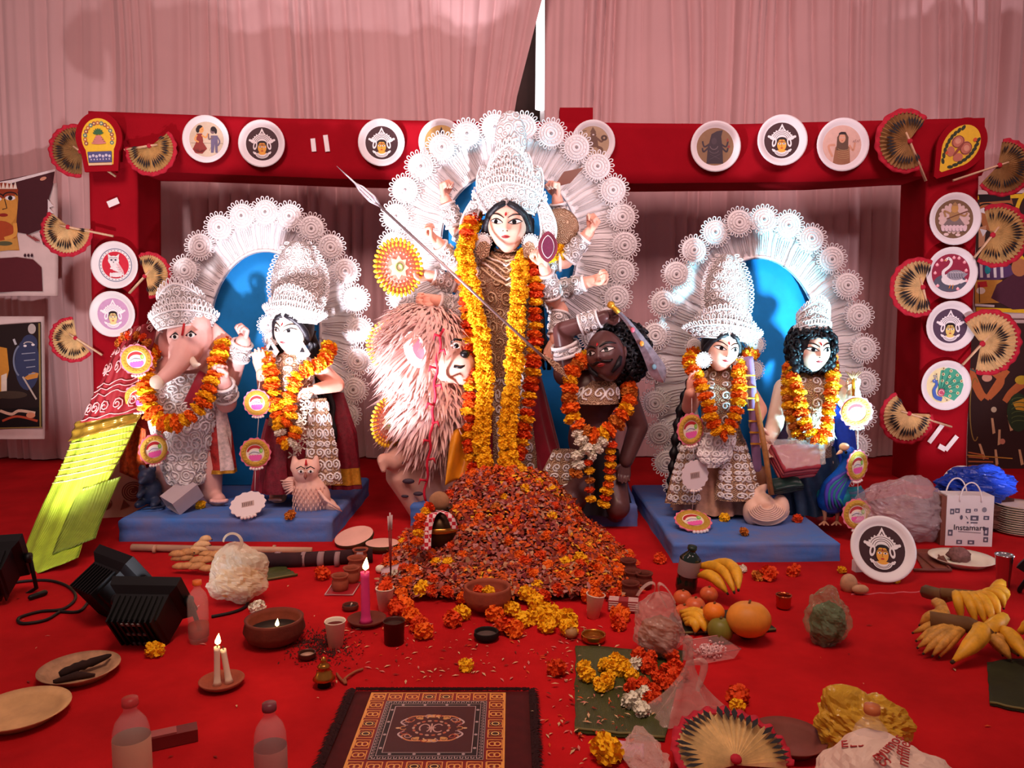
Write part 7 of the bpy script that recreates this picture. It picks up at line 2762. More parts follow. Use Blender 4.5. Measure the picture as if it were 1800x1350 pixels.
# small plantains heaped by the plastic bag
rr = random.Random(3)
for i in range(15):
 x, y = 300 + 16 * (i % 5) + rr.uniform(-4, 4), 975 + 11 * (i // 5) + rr.uniform(-3, 3)
 a = F(x, y, .03 + .02 * (2 - i // 5))
 an = rr.uniform(-.5, .7)
 banana(a, a + Vector((.075 * math.cos(an), .04 * math.sin(an), rr.uniform(-.012, .012))), (0, -.008, .008), .016, 'small brown-speckled plantain in the heap beside the plastic bag', M('plantain', (186, 130, 78), .6, var=.3, vscale=40), group='plantains heaped by the plastic bag')
for i in range(4):
 a = F(332 + 6 * i, 968 - 5 * i, .08 + .012 * i)
 banana(a, a + Vector((.085 - .01 * i, 0, .012 * (i % 2))), (0, 0, .012), .014, 'pale peeled plantain on top of the heap below the plinth', M('peeled', (214, 170, 120), .6, var=.2, vscale=30), group='peeled plantains on the heap')

# ------------------------------------------------------------------ bags
def bag(name, label, c, r_, m, peaks=(), seed=0.0, amp=.18, cat='bag', group=None, holes=(), flatz=0.02, fill=None):
 """crumpled bag: a creased closed skin with pulled-up corners; peaks = (direction, length, sharpness)"""
 c = Vector(c)
 o_ = root(name, (c.x, c.y, 0), label, cat, group)
 mb = MB()
 pk_ = [(Vector(d_).normalized(), L, s_) for d_, L, s_ in peaks]

 def fn(d_):
  k = 1 + amp * noise.noise(d_ * 2.2 + Vector((seed, 0, 0))) - amp * .8 * abs(noise.noise(d_ * 3.5 + Vector((0, seed, 0)))) - amp * .5 * abs(noise.noise(d_ * 8 + Vector((0, seed, 2))))
  for (pd, L, s_) in pk_:
   k += L * max(0, d_.dot(pd)) ** s_
  return k
 mb.ball(c, r_, 60, 40, fn=fn)
 mb.s = [False] * len(mb.f)
 mb.v = [(x, y, max(z, flatz * .1 + .001)) for x, y, z in mb.v]
 part('film', mb, m, o_)
 for i, (p_, rx, rz, rot) in enumerate(holes):
  t = MB()
  t.sheet(lambda u, v: Vector(p_) + Matrix.Rotation(rot, 3, 'Y') @ Vector((rx * (1 + .35 * v) * math.cos(PI * (1.25 * u - .125)), .012 * v, rz * (1.5 * math.sin(PI * (1.25 * u - .125)) - .5) * (1 + .2 * v))), 20, 3, .002)
  part('handle', t, m, o_)
 if fill:
  fl_ = MB()
  fl_.ball(c + Vector((0, 0, -.1 * r_[2])), (r_[0] * .8, r_[1] * .8, r_[2] * .72), 20, 14, fn=lambda d_: 1 + .15 * noise.noise(d_ * 4))
  fl_.v = [(x, y, max(z, .004)) for x, y, z in fl_.v]
  part('contents', fl_, fill, o_)
 return o_

FILMY = M('milky_film', (236, 220, 190), .22, alpha=.52, bump=.8, bscale=14, spec=.7, bdist=.02)
FILMP = M('pinkish_film', (226, 186, 176), .25, alpha=.36, bump=.8, bscale=14, spec=.7, bdist=.02)
FILMG = M('green_film', (150, 166, 130), .15, alpha=.34, bump=.9, bscale=16, spec=.8, bdist=.02)
FILMC = M('hazy_film', (228, 204, 206), .18, alpha=.30, bump=.9, bscale=12, spec=.8, bdist=.02)
c = F(418, 1020, .09)
bag('plastic_bag', 'milky plastic bag of yellow offerings with a knotted handle, beside the plantains', c, (.12, .08, .085), FILMY, (((-.1, 0, 1), .7, 6), ((.55, 0, .7), .3, 8)), 2.0, .2, holes=((P(410, 950, c.y - .03), .03, .022, .5),), fill=M('yellow_fruit', (206, 150, 60), .6, var=.2))
c = F(1158, 1112, .08)
bag('plastic_bag', 'pinkish thin plastic bag with cut handles beside the striped box', c, (.085, .07, .085), FILMP, (((-.5, 0, .9), .35, 10), ((.15, 0, 1), .55, 8)), 5.0, .16, holes=((P(1140, 1040, c.y - .02), .018, .028, .6), (P(1170, 1046, c.y - .02), .014, .036, -.5)), fill=M('bag_fruit', (150, 84, 50), .6, var=.3))
c = F(1455, 1090, .085)
bag('plastic_bag', 'dark green plastic-wrapped bundle before the peacock plinth', c, (.075, .06, .10), FILMG, (((-.2, 0, 1), .25, 8),), 8.0, .2, fill=M('green_leaves', (70, 84, 44), .6, var=.3))
c = F(1204, 1258)
o = root('plastic_bag', c, 'tied clear plastic bag with pulled-up ears on the banana leaf', 'bag')
mb = MB()

def tent(u, v):
 a = 2 * PI * u
 r_ = .098 * ((1 - v) ** 1.9 * .93 + .07) * (1 + (.20 * math.sin(5 * a + 2 * v) + .10 * math.sin(11 * a)) * (1 - .5 * v))
 return c + Vector((r_ * math.cos(a) * 1.15 + .012 * v, r_ * math.sin(a) * .75, .004 + .175 * v))

mb.grid(tent, 44, 16, closeu=True)
part('film', mb, FILMP, o)
for p0, p1, p2 in ((( -.005, 0, .16), (.005, 0, .225), (.012, -.005, .17)), ((.0, .0, .15), (.05, 0, .15), (.03, -.01, .075))):
 mb = MB()
 pp = catmull([c + Vector(p0), c + Vector(p1), c + Vector(p2)], 14)
 mb.tube(pp, [.006 + .006 * math.sin(PI * i / 14) for i in range(15)], 6, flat=.35)
 part('ear', mb, FILMP, o)
c = F(1513, 1275, .065)
bag('plastic_bag', 'crumpled yellow plastic bag on bare carpet', c, (.118, .085, .08), M('yellow_film', (216, 168, 44), .25, alpha=.86, bump=.9, bscale=10, spec=.7, bdist=.03), (((-.45, 0, 1), .55, 14), ((1, 0, .2), .12, 8)), 14.0, .2)
c = F(1558, 1395, .05)
bag('plastic_bag', 'white cloth-like bag printed with red script beside the brown-capped bottle', c, (.17, .12, .105), M('white_film', (226, 196, 180), .5, bump=.5, bscale=8, bdist=.02), (((-.2, .2, 1), .25, 8),), 17.0, .10)
for s_, px, py, rot in (('ayumos', 1560, 1317, .95), ('mfffle.', 1588, 1326, .85), ('EEs', 1499, 1312, 1.35), ('ES', 1549, 1338, -.9)):
 me = text_mesh(s_, .036)
 me.materials.append(M('red_script', (168, 40, 40), .6))
 bg = [o_ for o_ in C.objects if o_.get('label', '').startswith('white cloth-like bag')][0]
 d_ = ray(px, py)
 e_, k = Vector((0, 0, CAM_H)), 1.2
 bc = F(1558, 1395, .05)
 while k < 2.6 and sum(((e_ + d_ * k)[j] - bc[j]) ** 2 / ((.17, .12, .105)[j] * 1.12) ** 2 for j in range(3)) > 1:
  k += .003
 p_ = e_ + d_ * k
 n_ = Vector(((p_.x - bc.x) / .029, (p_.y - bc.y) / .0144, (p_.z - bc.z) / .011)).normalized()
 t_ = link('script', me, bg)
 t_.matrix_local = Matrix.Translation(p_ + n_ * .006 - Vector(bg.location)) @ n_.to_track_quat('Z', 'Y').to_matrix().to_4x4() @ Matrix.Rotation(rot, 4, 'Z')
c = F(1585, 905, .13)
bag('plastic_bag', 'huge hazy clear plastic bag slumped behind the face plate', c, (.24, .14, .15), FILMC, (((.8, 0, .3), .2, 6), ((-.3, 0, .9), .2, 6), ((.3, 0, 1), .3, 14)), 20.0, .2, fill=M('dim_contents', (150, 110, 112), .8, alpha=.5, var=.3))
c = F(1765, 905, .13)
bag('plastic_bag', 'crumpled bright blue plastic sheet behind the stack of plates', (c.x, c.y + .25, .22), (.22, .12, .10), M('blue_film', (24, 56, 160), .3, bump=.8, bscale=12, bdist=.02), (((.2, 0, 1), .2, 5),), 23.0, .25)
bag('cloth_heap', 'heap of brown cloth under the blue plastic sheet', (c.x - .02, c.y + .25, .08), (.30, .14, .10), M('brown_heap', (96, 56, 46), .9, var=.4, vscale=14), (), 25.0, .2, cat='cloth')
c = F(1135, 1330, .02)
bag('plastic_bag', 'scrap of clear plastic film at the near edge of the banana leaf', (c.x, c.y, .018), (.055, .10, .022), FILMP, (((0, 1, .4), .4, 6),), 27.0, .3)
c = F(1128, 1350, .02)
mb = MB()
mb.sheet(lambda u, v: F(1076 + 56 * u, 1300 + 26 * v + 8 * u, .006 + .01 * math.sin(u * 6) * v), 8, 8, .001, off=(0, 0, 1))
solo('paper_scrap', mb, M('lilac_paper', (206, 150, 172), .6), 'crumpled lilac paper scrap at the near edge of the banana leaf', 'paper')

# ------------------------------------------------------------------ bottles, cups, bowls, candles
def bottle(px, py, h, r_, cap, label, film=PLASTIC, lab=None, liquid=None, lean=(0, 0), rot=0.0, labh=(.35, .6), capm=None):
 X_ = upright(F(px, py), rot, lean)
 o_ = thing('bottle', X_, label, 'bottle', 'bottles on the carpet')
 pr = [(.0001, .004), (r_ * .8, .0), (r_, .02), (r_, .28 * h), (r_ * .94, .32 * h), (r_, .36 * h), (r_, .62 * h), (r_ * .97, .70 * h), (r_ * .82, .78 * h), (r_ * .55, .84 * h), (r_ * .36, .88 * h), (r_ * .36, .95 * h)]
 lathe_obj('shell', pr, film, o_, 28, wob=lambda a, z: 1 + .015 * math.cos(5 * a))
 lathe_obj('cap', [(.0001, .93 * h), (r_ * .43, .93 * h), (r_ * .45, .94 * h), (r_ * .43, 1.0 * h), (.0001, 1.0 * h)], cap, o_, 20)
 if lab:
  lathe_obj('label_band', [(r_ * 1.01, labh[0] * h), (r_ * 1.02, (labh[0] + .01) * h), (r_ * 1.02, labh[1] * h), (r_ * 1.01, (labh[1] + .01) * h)], lab, o_, 28)
 if liquid:
  lathe_obj('liquid', [(.0001, .006), (r_ * .95, .02), (r_ * .96, .30 * h), (.0001, .30 * h)], liquid, o_, 20)
 return o_

bottle(350, 1128, .215, .034, M('orange_cap', (226, 110, 40), .4), 'clear bottle with orange cap beside the floodlight', liquid=M('orange_bits', (170, 60, 30), .7, alpha=.55, var=.3))
bottle(478, 1410, .235, .036, M('dusky_cap', (120, 50, 60), .4), 'clear bottle with dark cap and pale label before the twin candles', lab=M('pale_label', (206, 150, 140), .6, var=.1), labh=(.30, .56))
bottle(236, 1408, .245, .040, M('pink_cap', (190, 60, 60), .4, alpha=.7), 'bottle with wrapped white label beside the small box', lab=M('white_label', (222, 180, 150), .6, var=.06), labh=(.20, .62))
bottle(1526, 1415, .235, .040, M('amber_cap', (196, 110, 62), .4), 'clear ribbed bottle with amber cap before the white printed bag', lab=M('red_label', (120, 30, 24), .6), labh=(.2, .5))
bottle(1204, 1040, .20, .042, M('green_cap', (20, 40, 30), .4), 'dark green glass bottle with pale label behind the fruit', film=M('green_glass', (14, 34, 26), .12, spec=.8), lab=M('grey_label', (150, 130, 128), .6, var=.1), labh=(.40, .72), lean=(.15, .1))

def bowl(name, px, py, R_, H_, label, m, inner=None, wallt=.08, cat='bowl', group=None, bulge=1.05, z0=0.0):
 X_ = upright(F(px, py, z0))
 o_ = thing(name, X_, label, cat, group)
 lathe_obj('vessel', [(.0001, .0), (R_ * .62, .0), (R_ * .9, H_ * .22), (R_ * bulge, H_ * .55), (R_ * .98, H_ * .9), (R_ * 1.0, H_), (R_ * .9, H_), (R_ * .88, H_ * .85), (R_ * .9, H_ * .5), (R_ * .6, H_ * .14), (.0001, H_ * .10)], m, o_, 36)
 if inner:
  lathe_obj('filling', [(R_ * .86, H_ * .55), (R_ * .4, H_ * .60), (.0001, H_ * .60)], inner, o_, 24)
 return o_, X_

o, X = bowl('clay_bowl', 483, 1128, .098, .085, 'big dark clay bowl with an oil wick burning inside', CLAYD, SOOT)
mb = MB()
mb.tube([(0.01, -.01, .05), (.015, -.02, .062)], .004, 6)
link('wick', mb.mesh('wick', WICK), o)
flame_at(o, (.015, -.02, .062), .028, X)
o, X = bowl('clay_pot', 857, 1068, .088, .085, 'round clay pot holding marigolds at the front of the heap', CLAY, M('pot_petals', (150, 50, 24), .9, var=.4, vscale=40), z0=.012)
lay_flower(X @ Vector((.005, -.03, .075)), .024, YELLOW, 'yellow marigold inside the round clay pot', 'blooms in vessels')
lay_flower(X @ Vector((-.035, .0, .07)), .022, DEEP, 'orange bloom inside the round clay pot', 'blooms in vessels')
o, X = bowl('brass_bowl', 1043, 1128, .042, .028, 'shallow brass bowl beside the banana leaf square', BRASS, M('oil', (120, 60, 20), .1), bulge=1.0)
o, X = bowl('copper_cup', 1377, 1070, .030, .055, 'small shiny copper cup beyond the papaya', M('copper', (190, 90, 50), .2, metal=.9), None, bulge=.85, cat='cup')
o, X = bowl('oil_lamp', 616, 1072, .030, .022, 'tiny clay oil lamp with a wick beside the pink candle', CLAYD, SOOT, cat='lamp')
mb = MB()
mb.tube([(0, 0, .01), (.008, -.012, .03)], .003, 6)
link('wick', mb.mesh('wick', PAPER), o)
o, X = bowl('tin_cup', 540, 1158, .028, .022, 'tiny dark tin cup beside the paper cup', M('dull_tin', (90, 60, 50), .35, metal=.7), M('pale_oil', (180, 140, 120), .2), cat='cup')
o, X = bowl('oil_lamp', 855, 1124, .042, .030, 'small burnt clay lamp before the heap', SOOT, M('ash', (90, 70, 66), .9, var=.4), cat='lamp')

def dish(px, py, R_, label, m, H_=.022, name='clay_saucer', cat='saucer', tilt=(0, 0), group=None, z0=0.001):
 X_ = upright(F(px, py, z0), 0, tilt)
 o_ = thing(name, X_, label, cat, group)
 lathe_obj('dish', [(.0001, .0), (R_ * .6, .0), (R_ * .85, H_ * .4), (R_, H_), (R_ * .95, H_ * 1.02), (R_ * .8, H_ * .6), (R_ * .58, H_ * .28), (.0001, H_ * .25)], m, o_, 36)
 return o_, X_

def candle(name, X_, h, r_, m, label, fl=True, lean=(0, 0)):
 Xc = X_ @ Matrix.Rotation(lean[0], 4, 'X') @ Matrix.Rotation(lean[1], 4, 'Y')
 o_ = thing(name, Xc, label, 'candle', 'candles')
 lathe_obj('wax', [(.0001, 0), (r_ * 1.5, .0), (r_ * 1.15, .012), (r_ * 1.0, .03), (r_ * .95, h * .9), (r_ * .98, h), (r_ * .8, h * .985), (.0001, h * .975)], m, o_, 20, wob=lambda a, z: 1 + .03 * math.cos(3 * a + 20 * z))
 w_ = MB()
 w_.tube([(0, 0, h * .97), (.001, 0, h + .010)], .0015, 5)
 link('wick', w_.mesh('wick', WICK), o_)
 if fl:
  flame_at(o_, (.001, 0, h + .006), .048 if r_ > .015 else .036, Xc)
 return o_

o, X = dish(390, 1206, .066, 'clay saucer carrying two white candles', CLAY)
candle('candle', X @ Matrix.Translation((-.012, -.005, .006)), .118, .009, WAXW, 'lit white candle in the clay saucer', True, (0, .03))
candle('candle', X @ Matrix.Translation((.018, .01, .006)), .105, .009, WAXW, 'unlit white candle leaning on its lit twin', False, (0, -.14))
o, X = dish(645, 1096, .070, 'dark clay dish under the pink candle', CLAYD)
candle('candle', X @ Matrix.Translation((-.004, 0, .006)), .185, .0165, WAXP, 'tall lit bright pink candle')

def paper_plate(px, py, R_, label, m=PAPER, tilt=(0, 0), oval=1.0, rot=0.0, z0=.002):
 X_ = upright(F(px, py, z0), rot, tilt)
 o_ = thing('paper_plate', X_, label, 'plate', 'paper plates on the carpet')
 mb_ = MB()
 mb_.lathe([(.0001, .0), (R_ * .7, .0), (R_ * .80, .014), (R_, .028), (R_, .031), (R_ * .79, .018), (R_ * .69, .004), (.0001, .004)], 40, X=Matrix.Diagonal((1, oval, 1, 1)))
 link('plate_body', mb_.mesh('plate_body', m), o_)
 return o_, X_

o, X = paper_plate(140, 1188, .115, 'stained paper plate holding burnt camphor scraps', M('stained_paper', (176, 132, 100), .8, var=.35, vscale=14), rot=.3)
mb = MB()
mb.tube(catmull([(-.05, -.02, .02), (-.01, .0, .028), (.03, .02, .03), (.08, .05, .035)], 12), [.008, .012, .014, .012, .015, .013, .016, .012, .014, .012, .01, .008, .004], 6)
mb.tube([(-.06, -.05, .012), (.0, -.03, .014), (.05, -.035, .012)], [.006, .014, .004], 6)
solo_ = link('burnt_scrap', mb.mesh('burnt_scrap', M('char', (46, 24, 20), .9, var=.4)), None)
solo_.matrix_local = X
tag(solo_, 'charred twig scraps lying on the stained plate', 'scraps')
paper_plate(36, 1262, .125, 'empty pale paper plate with a yellow stain at the frame edge', M('yellowed_paper', (206, 160, 110), .75, var=.18, vscale=9), rot=.2)
o, X = paper_plate(1690, 990, .135, 'white paper plate with a heap of ash-coloured food', PAPER)
mb = MB()
mb.ball((-.0, .02, .03), (.05, .035, .035), 20, 12, fn=lambda d_: 1 + .35 * noise.noise(d_ * 5))
t_ = link('food_heap', mb.mesh('food_heap', M('ashy_food', (126, 84, 80), .9, var=.4, vscale=50, bump=.8, bscale=90)))
t_.matrix_local = X
tag(t_, 'small heap of mashed food on the white paper plate', 'food')
o, X = paper_plate(1385, 1312, .095, 'dull shallow dish beside the fan on the carpet', M('shell_brown', (120, 60, 50), .7, var=.2), rot=.1)
for i in range(13):
 mb = MB()
 mb.lathe([(.0001, 0), (.09, 0), (.115, .010), (.118, .013), (.088, .004), (.0001, .004)], 32)
 t_ = link('paper_plate', mb.mesh('plate_body', PAPER))
 t_.matrix_local = Matrix.Translation(F(1790, 936) + Vector((rng.uniform(-.004, .004), rng.uniform(-.004, .004), .002 + .0115 * i)))
 tag(t_, 'white paper plate in the stack behind the paper shopping bag', 'plate', 'stacked white paper plates')

def cup(px, py, h, r0, r1, m, label, filling=None, lean=(0, 0), z0=0.001):
 X_ = upright(F(px, py, z0), 0, lean)
 o_ = thing('paper_cup', X_, label, 'cup', 'cups on the carpet')
 lathe_obj('cup_wall', [(.0001, .004), (r0, .0), (r1, h), (r1 * 1.06, h + .002), (r1 * 1.03, h + .005), (r1 * .95, h), (r0 * .92, .008), (.0001, .008)], m, o_, 28)
 if filling:
  lathe_obj('filling', [(r1 * .92, h * .88), (r1 * .4, h * .95), (.0001, h * .96)], filling, o_, 18)
 return o_, X_

cup(590, 1136, .085, .024, .034, PAPER, 'pale paper cup of red powder before the pink candle', M('red_powder', (96, 24, 20), .9))
o, X = cup(677, 1072, .082, .024, .034, PAPER, 'pale paper cup holding a red bloom behind the pink candle')
lay_flower(X @ Vector((0, 0, .088)), .028, DEEP, 'red-orange bloom in the paper cup beside the pink candle', 'blooms in vessels')
cup(693, 1130, .075, .033, .036, M('dark_glass_cup', (70, 26, 20), .4), 'dark brown tumbler beside the pink candle', M('dark_fill', (50, 24, 18), .9))
o, X = cup(1042, 1085, .085, .022, .034, PAPER, 'pale paper cup of orange petals at the edge of the heap', None, (.0, .12))
lay_flower(X @ Vector((0, 0, .085)), .030, ORANGE, 'orange bloom in the paper cup by the striped box', 'blooms in vessels')

def clay_cup(px, py, label, k=1.0, m=CLAY):
 X_ = upright(F(px, py, .001))
 o_ = thing('clay_cup', X_, label, 'cup', 'small clay cups')
 lathe_obj('cup_wall', [(.0001, .0), (.026 * k, .0), (.034 * k, .018 * k), (.033 * k, .042 * k), (.028 * k, .050 * k), (.034 * k, .058 * k), (.036 * k, .066 * k), (.028 * k, .064 * k), (.025 * k, .05 * k), (.029 * k, .03 * k), (.02 * k, .01 * k), (.0001, .01 * k)], m, o_, 24)
 return o_

clay_cup(598, 1038, 'clay cup standing on the small tray')
clay_cup(618, 1024, 'clay cup just behind the cup on the tray')
clay_cup(627, 1008, 'clay cup half hidden behind the pink candle flame', 1.1)
clay_cup(634, 990, 'farthest clay cup of the group near the rolled mat', 1.0)
clay_cup(1108, 1052, 'nearest dim clay cup beside the pinkish bag', 1.0, CLAYD)
clay_cup(1112, 1030, 'middle dim clay cup beside the pinkish bag', 1.0, CLAYD)
clay_cup(1104, 1010, 'farthest dim clay cup at the edge of the heap', 1.0, CLAYD)
clay_cup(1132, 1034, 'dim clay cup nearest the green bottle', 1.0, CLAYD)
tr = MB()
a_, b_, c_, d_ = F(571, 1048), F(620, 1048), F(634, 1026), F(586, 1026)
o = root('square_tray', (a_ + c_) / 2, 'small red tray with a white outlined rim under the clay cup', 'tray')
mb = MB()
mb.add([p + Vector((0, 0, .001)) for p in (a_, b_, c_, d_)] + [p + Vector((0, 0, .004)) for p in (a_, b_, c_, d_)], [(0, 1, 2, 3), (7, 6, 5, 4), (0, 4, 5, 1), (1, 5, 6, 2), (2, 6, 7, 3), (3, 7, 4, 0)], 0, False)
part('base', mb, M('tray_red', (160, 30, 40), .4), o)
mb = MB()
mb.tube([p + Vector((0, 0, .006)) for p in (a_, b_, c_, d_)], .0025, 6, closed=True)
part('rim', mb, M('tray_white', (220, 190, 190), .5), o)

X = upright(F(570, 1206, .001))
o = thing('brass_bell', X, 'small brass hand bell on dark base near the mat', 'bell')
lathe_obj('bell_body', [(.030, .022), (.034, .024), (.026, .034), (.022, .046), (.014, .054), (.018, .058), (.020, .062), (.014, .068), (.008, .074), (.010, .080), (.006, .088), (.0001, .092)], BRASS, o, 24)
lathe_obj('foot', [(.0001, 0), (.020, 0), (.018, .018), (.03, .022), (.0001, .024)], SOOT, o, 20)
o = root('twig', F(615, 1190), 'bent pale twig lying beside the brass bell', 'twig')
mb = MB()
mb.tube(catmull([F(592, 1184, .006), F(602, 1196, .01), F(612, 1188, .012), F(626, 1180, .008), F(638, 1176, .006)], 16), .004, 6)
part('stem', mb, M('twig_brown', (150, 80, 50), .7), o)
mb = MB()
mb.tube(catmull([F(602, 1196, .01), F(608, 1202, .006), F(606, 1192, .012)], 8), .004, 6)
part('curl', mb, M('twig_brown', (150, 80, 50), .7), o)

# ------------------------------------------------------------------ gourd halves, incense, pitcher
def gourd(px, py, R_, label, tilt):
 X_ = upright(F(px, py, R_ * .35), 0, tilt)
 o_ = thing('cut_gourd', X_, label, 'gourd', 'cut gourd halves')
 mb_ = MB()
 mb_.lathe([(.0001, -.5 * R_), (.5 * R_, -.42 * R_), (.85 * R_, -.2 * R_), (1.0 * R_, .1 * R_), (.98 * R_, .25 * R_)], 28, X=Matrix.Diagonal((1.15, .95, 1, 1)))
 link('rind', mb_.mesh('rind', M('gourd_rind', (70, 60, 36), .6, var=.25)), o_)
 mb_ = MB()
 mb_.lathe([(.98 * R_, .25 * R_), (.9 * R_, .28 * R_), (.0001, .28 * R_)], 28, X=Matrix.Diagonal((1.15, .95, 1, 1)))
 link('cut_face', mb_.mesh('cut_face', M('gourd_flesh', (222, 172, 156), .6, var=.06)), o_)

gourd(624, 948, .085, 'tilted cut gourd half with a pale face beside the plinth', (.35, -.18))
gourd(672, 960, .070, 'flat cut gourd half with a pale face beside the incense', (.05, 0))
o = root('incense_sticks', F(687, 1012), 'bundle of incense sticks standing in a red bloom before the heap', 'incense')
for dx, h_ in ((-.006, .27), (.0, .285), (.006, .275)):
 mb = MB()
 b0 = F(687, 1020, .02)
 mb.tube([b0, b0 + Vector((dx, 0, h_ * .78))], .0022, 5, 0)
 part('stick', mb, M('incense_red', (120, 30, 30), .7), o)
 mb = MB()
 mb.tube([b0 + Vector((dx, 0, h_ * .78)), b0 + Vector((dx * 1.3, 0, h_))], .0035, 5)
 part('ash_tip', mb, M('incense_ash', (200, 176, 176), .9), o)
lay_flower(F(688, 1008, .02), .034, DEEP, 'deep red bloom holding the incense sticks', 'blooms in vessels')
hp_ = hit(772, 950)
X = upright(hp_ + Vector((0, .01, .02)))
o = thing('brass_pitcher', X, 'dark brass ritual pot half buried in the petal heap', 'pot')
lathe_obj('belly', [(.0001, -.06), (.05, -.06), (.085, -.01), (.09, .04), (.07, .085), (.045, .10), (.045, .115), (.06, .125), (.06, .13), (.04, .12)], M('dark_brass', (60, 40, 22), .35, metal=.7, var=.3), o, 28)
lathe_obj('ring', [(.092, .03), (.096, .036), (.096, .046), (.091, .052)], BRASS, o, 28)
mb = MB()
mb.ball((0, 0, .15), (.045, .045, .045), 16, 12)
link('coconut', mb.mesh('coconut', M('coconut_husk', (170, 120, 84), .8, var=.3)), o)
gm = root('checked_cloth', hit(752, 965), 'red and white checked cloth draped round the ritual pot', 'cloth')
mb = MB()
yg = hp_.y - .09
gp = catmull([P(772, 898, yg + .05), P(758, 905, yg), P(750, 930, yg - .02), P(748, 966, yg - .04)], 20)
mb.sheet(lambda u, v: gp[min(int(v * 20), 20)] + Vector(((u - .5) * .045, -.012 * math.cos((u - .5) * 3), 0)), 8, 20, .005)
part('front_fall', mb, checks('gamcha', (190, 30, 52), (232, 206, 206), 62), gm)
mb = MB()
gp2 = catmull([P(770, 896, yg + .05), P(790, 905, yg), P(800, 930, yg)], 14)
mb.sheet(lambda u, v: gp2[min(int(v * 14), 14)] + Vector(((u - .5) * .03, -.008, 0)), 6, 14, .005)
part('back_fall', mb, checks('gamcha', (190, 30, 52), (232, 206, 206), 62), gm)
garland('orange and yellow flower string beside the ritual pot', [P(758, 886, yg + .04), P(744, 905, yg), P(736, 930, yg - .03), P(732, 958, yg - .06)], [DEEP, YELLOW, ORANGE], .028)
o = solo('yellow_cloth', MB().sheet(lambda u, v: P(792 + 36 * u - 10 * v * (1 - u), 762 + 92 * v - 10 * math.sin(u * 3), 3.98 - .05 * math.sin(u * 5 + v * 2) - .1 * v), 14, 16, .005), M('yellow_plastic_cloth', (224, 146, 30), .35, var=.2), 'bunched yellow plastic cloth between the lion and the garlands', 'cloth')
bx = MB()
yr_ = hit(735, 1008, .02).y
o = root('paper_roll', hit(735, 1010), 'cream paper roll stuck in the flowers beside the incense', 'paper')
bx.tube([P(728, 1016, yr_), P(742, 1000, yr_ + .02)], .015, 12)
part('roll', bx, PAPER, o)
mb = MB()
mb.sheet(lambda u, v: P(670 + 48 * u, 1000 - 14 * u + 14 * v, yr_ + .12 + .02 * u - .02 * v), 6, 4, .002)
solo('paper_sheet', mb, M('pinkish_paper', (214, 180, 186), .7), 'folded pale paper sheet behind the incense bloom', 'paper')
for i in range(5):
 a_ = hit(735 + 7 * i, 972 + 3 * i, .02)
 mb = MB()
 mb.tube([a_, a_ + Vector((.03, -.03, -.035))], .007, 8)
 solo('gold_stick', mb, GOLD, 'short gilded sweet stick on the flowers below the checked cloth', 'stick', 'gilded sticks on the heap')

# ------------------------------------------------------------------ fruit offering
GR = 'fruits in the offering'

def fruit(px, py, r_, m, label, sq=(1, 1, .92), stem=True, z=None, dent=.06, Rr=0.0):
 c_ = F(px, py, r_ * .9 if z is None else z)
 o_ = root('fruit', c_ - Vector((0, 0, r_ * .9)), label, 'fruit', GR)
 mb_ = MB()
 mb_.ball(c_, (r_ * sq[0], r_ * sq[1], r_ * sq[2]), 28, 20, fn=lambda d_: 1 - dent * max(0, d_.z) ** 12 * 2 + .02 * noise.noise(d_ * 2.5), Rm=Matrix.Rotation(Rr, 3, 'Y'))
 part('skin', mb_, m, o_)
 if stem:
  s_ = MB()
  s_.tube([c_ + Vector((0, 0, r_ * sq[2] * .86)), c_ + Vector((.004, 0, r_ * sq[2] * 1.08))], .004, 6)
  part('stem', s_, STEM, o_)

ORF = M('orange_peel', (238, 128, 30), .45, bump=.3, bscale=220)
APF = M('apple_skin', (206, 96, 50), .35, var=.2, vscale=30)
fruit(1200, 1052, .036, APF, 'reddish apple farthest in the offering')
fruit(1222, 1066, .038, APF, 'reddish apple in the middle of the offering', z=.055)
fruit(1232, 1084, .038, APF, 'reddish apple touching the ripe banana hand')
fruit(1202, 1078, .036, APF, 'reddish apple beside the pinkish bag')
fruit(1246, 1045, .034, APF, 'reddish apple under the leaning bananas', z=.05)
fruit(1255, 1076, .037, ORF, 'bright round orange above the green guava', z=.085)
fruit(1266, 1108, .043, M('guava_skin', (122, 116, 40), .45, var=.15), 'green guava at the front of the offering', (1, 1, 1.05))
fruit(1316, 1088, .068, M('papaya_skin', (222, 140, 46), .5, var=.12, vscale=14), 'large lumpy yellow papaya at the end of the offering', (1.1, .95, .9), z=.085)
fruit(1334, 1106, .024, M('lemon_skin', (206, 160, 40), .4), 'small yellow lemon under the papaya', (1, 1, 1.1), False)
fruit(1312, 1106, .036, M('fig_skin', (70, 30, 24), .5, var=.2), 'dark purple fruit under the papaya', stem=False)
fruit(1492, 1026, .034, M('ginger_skin', (190, 146, 110), .6, var=.2, vscale=25), 'pale bulbous ginger root beside the green bundle', (1, .8, 1.2), False, dent=0)
fruit(1512, 1036, .024, M('ginger_skin', (190, 146, 110), .6), 'small ginger knob beside the leaning plate', (1.4, .8, .8), False, dent=0)
fruit(1004, 1112, .022, M('nut_shell', (176, 130, 80), .5, var=.2), 'round betel nut beside the brass bowl', (1, 1, .9), False)
fruit(668, 1000, .020, PAPER, 'small white egg-shaped sweet behind the paper cup', (1, 1, .9), False)

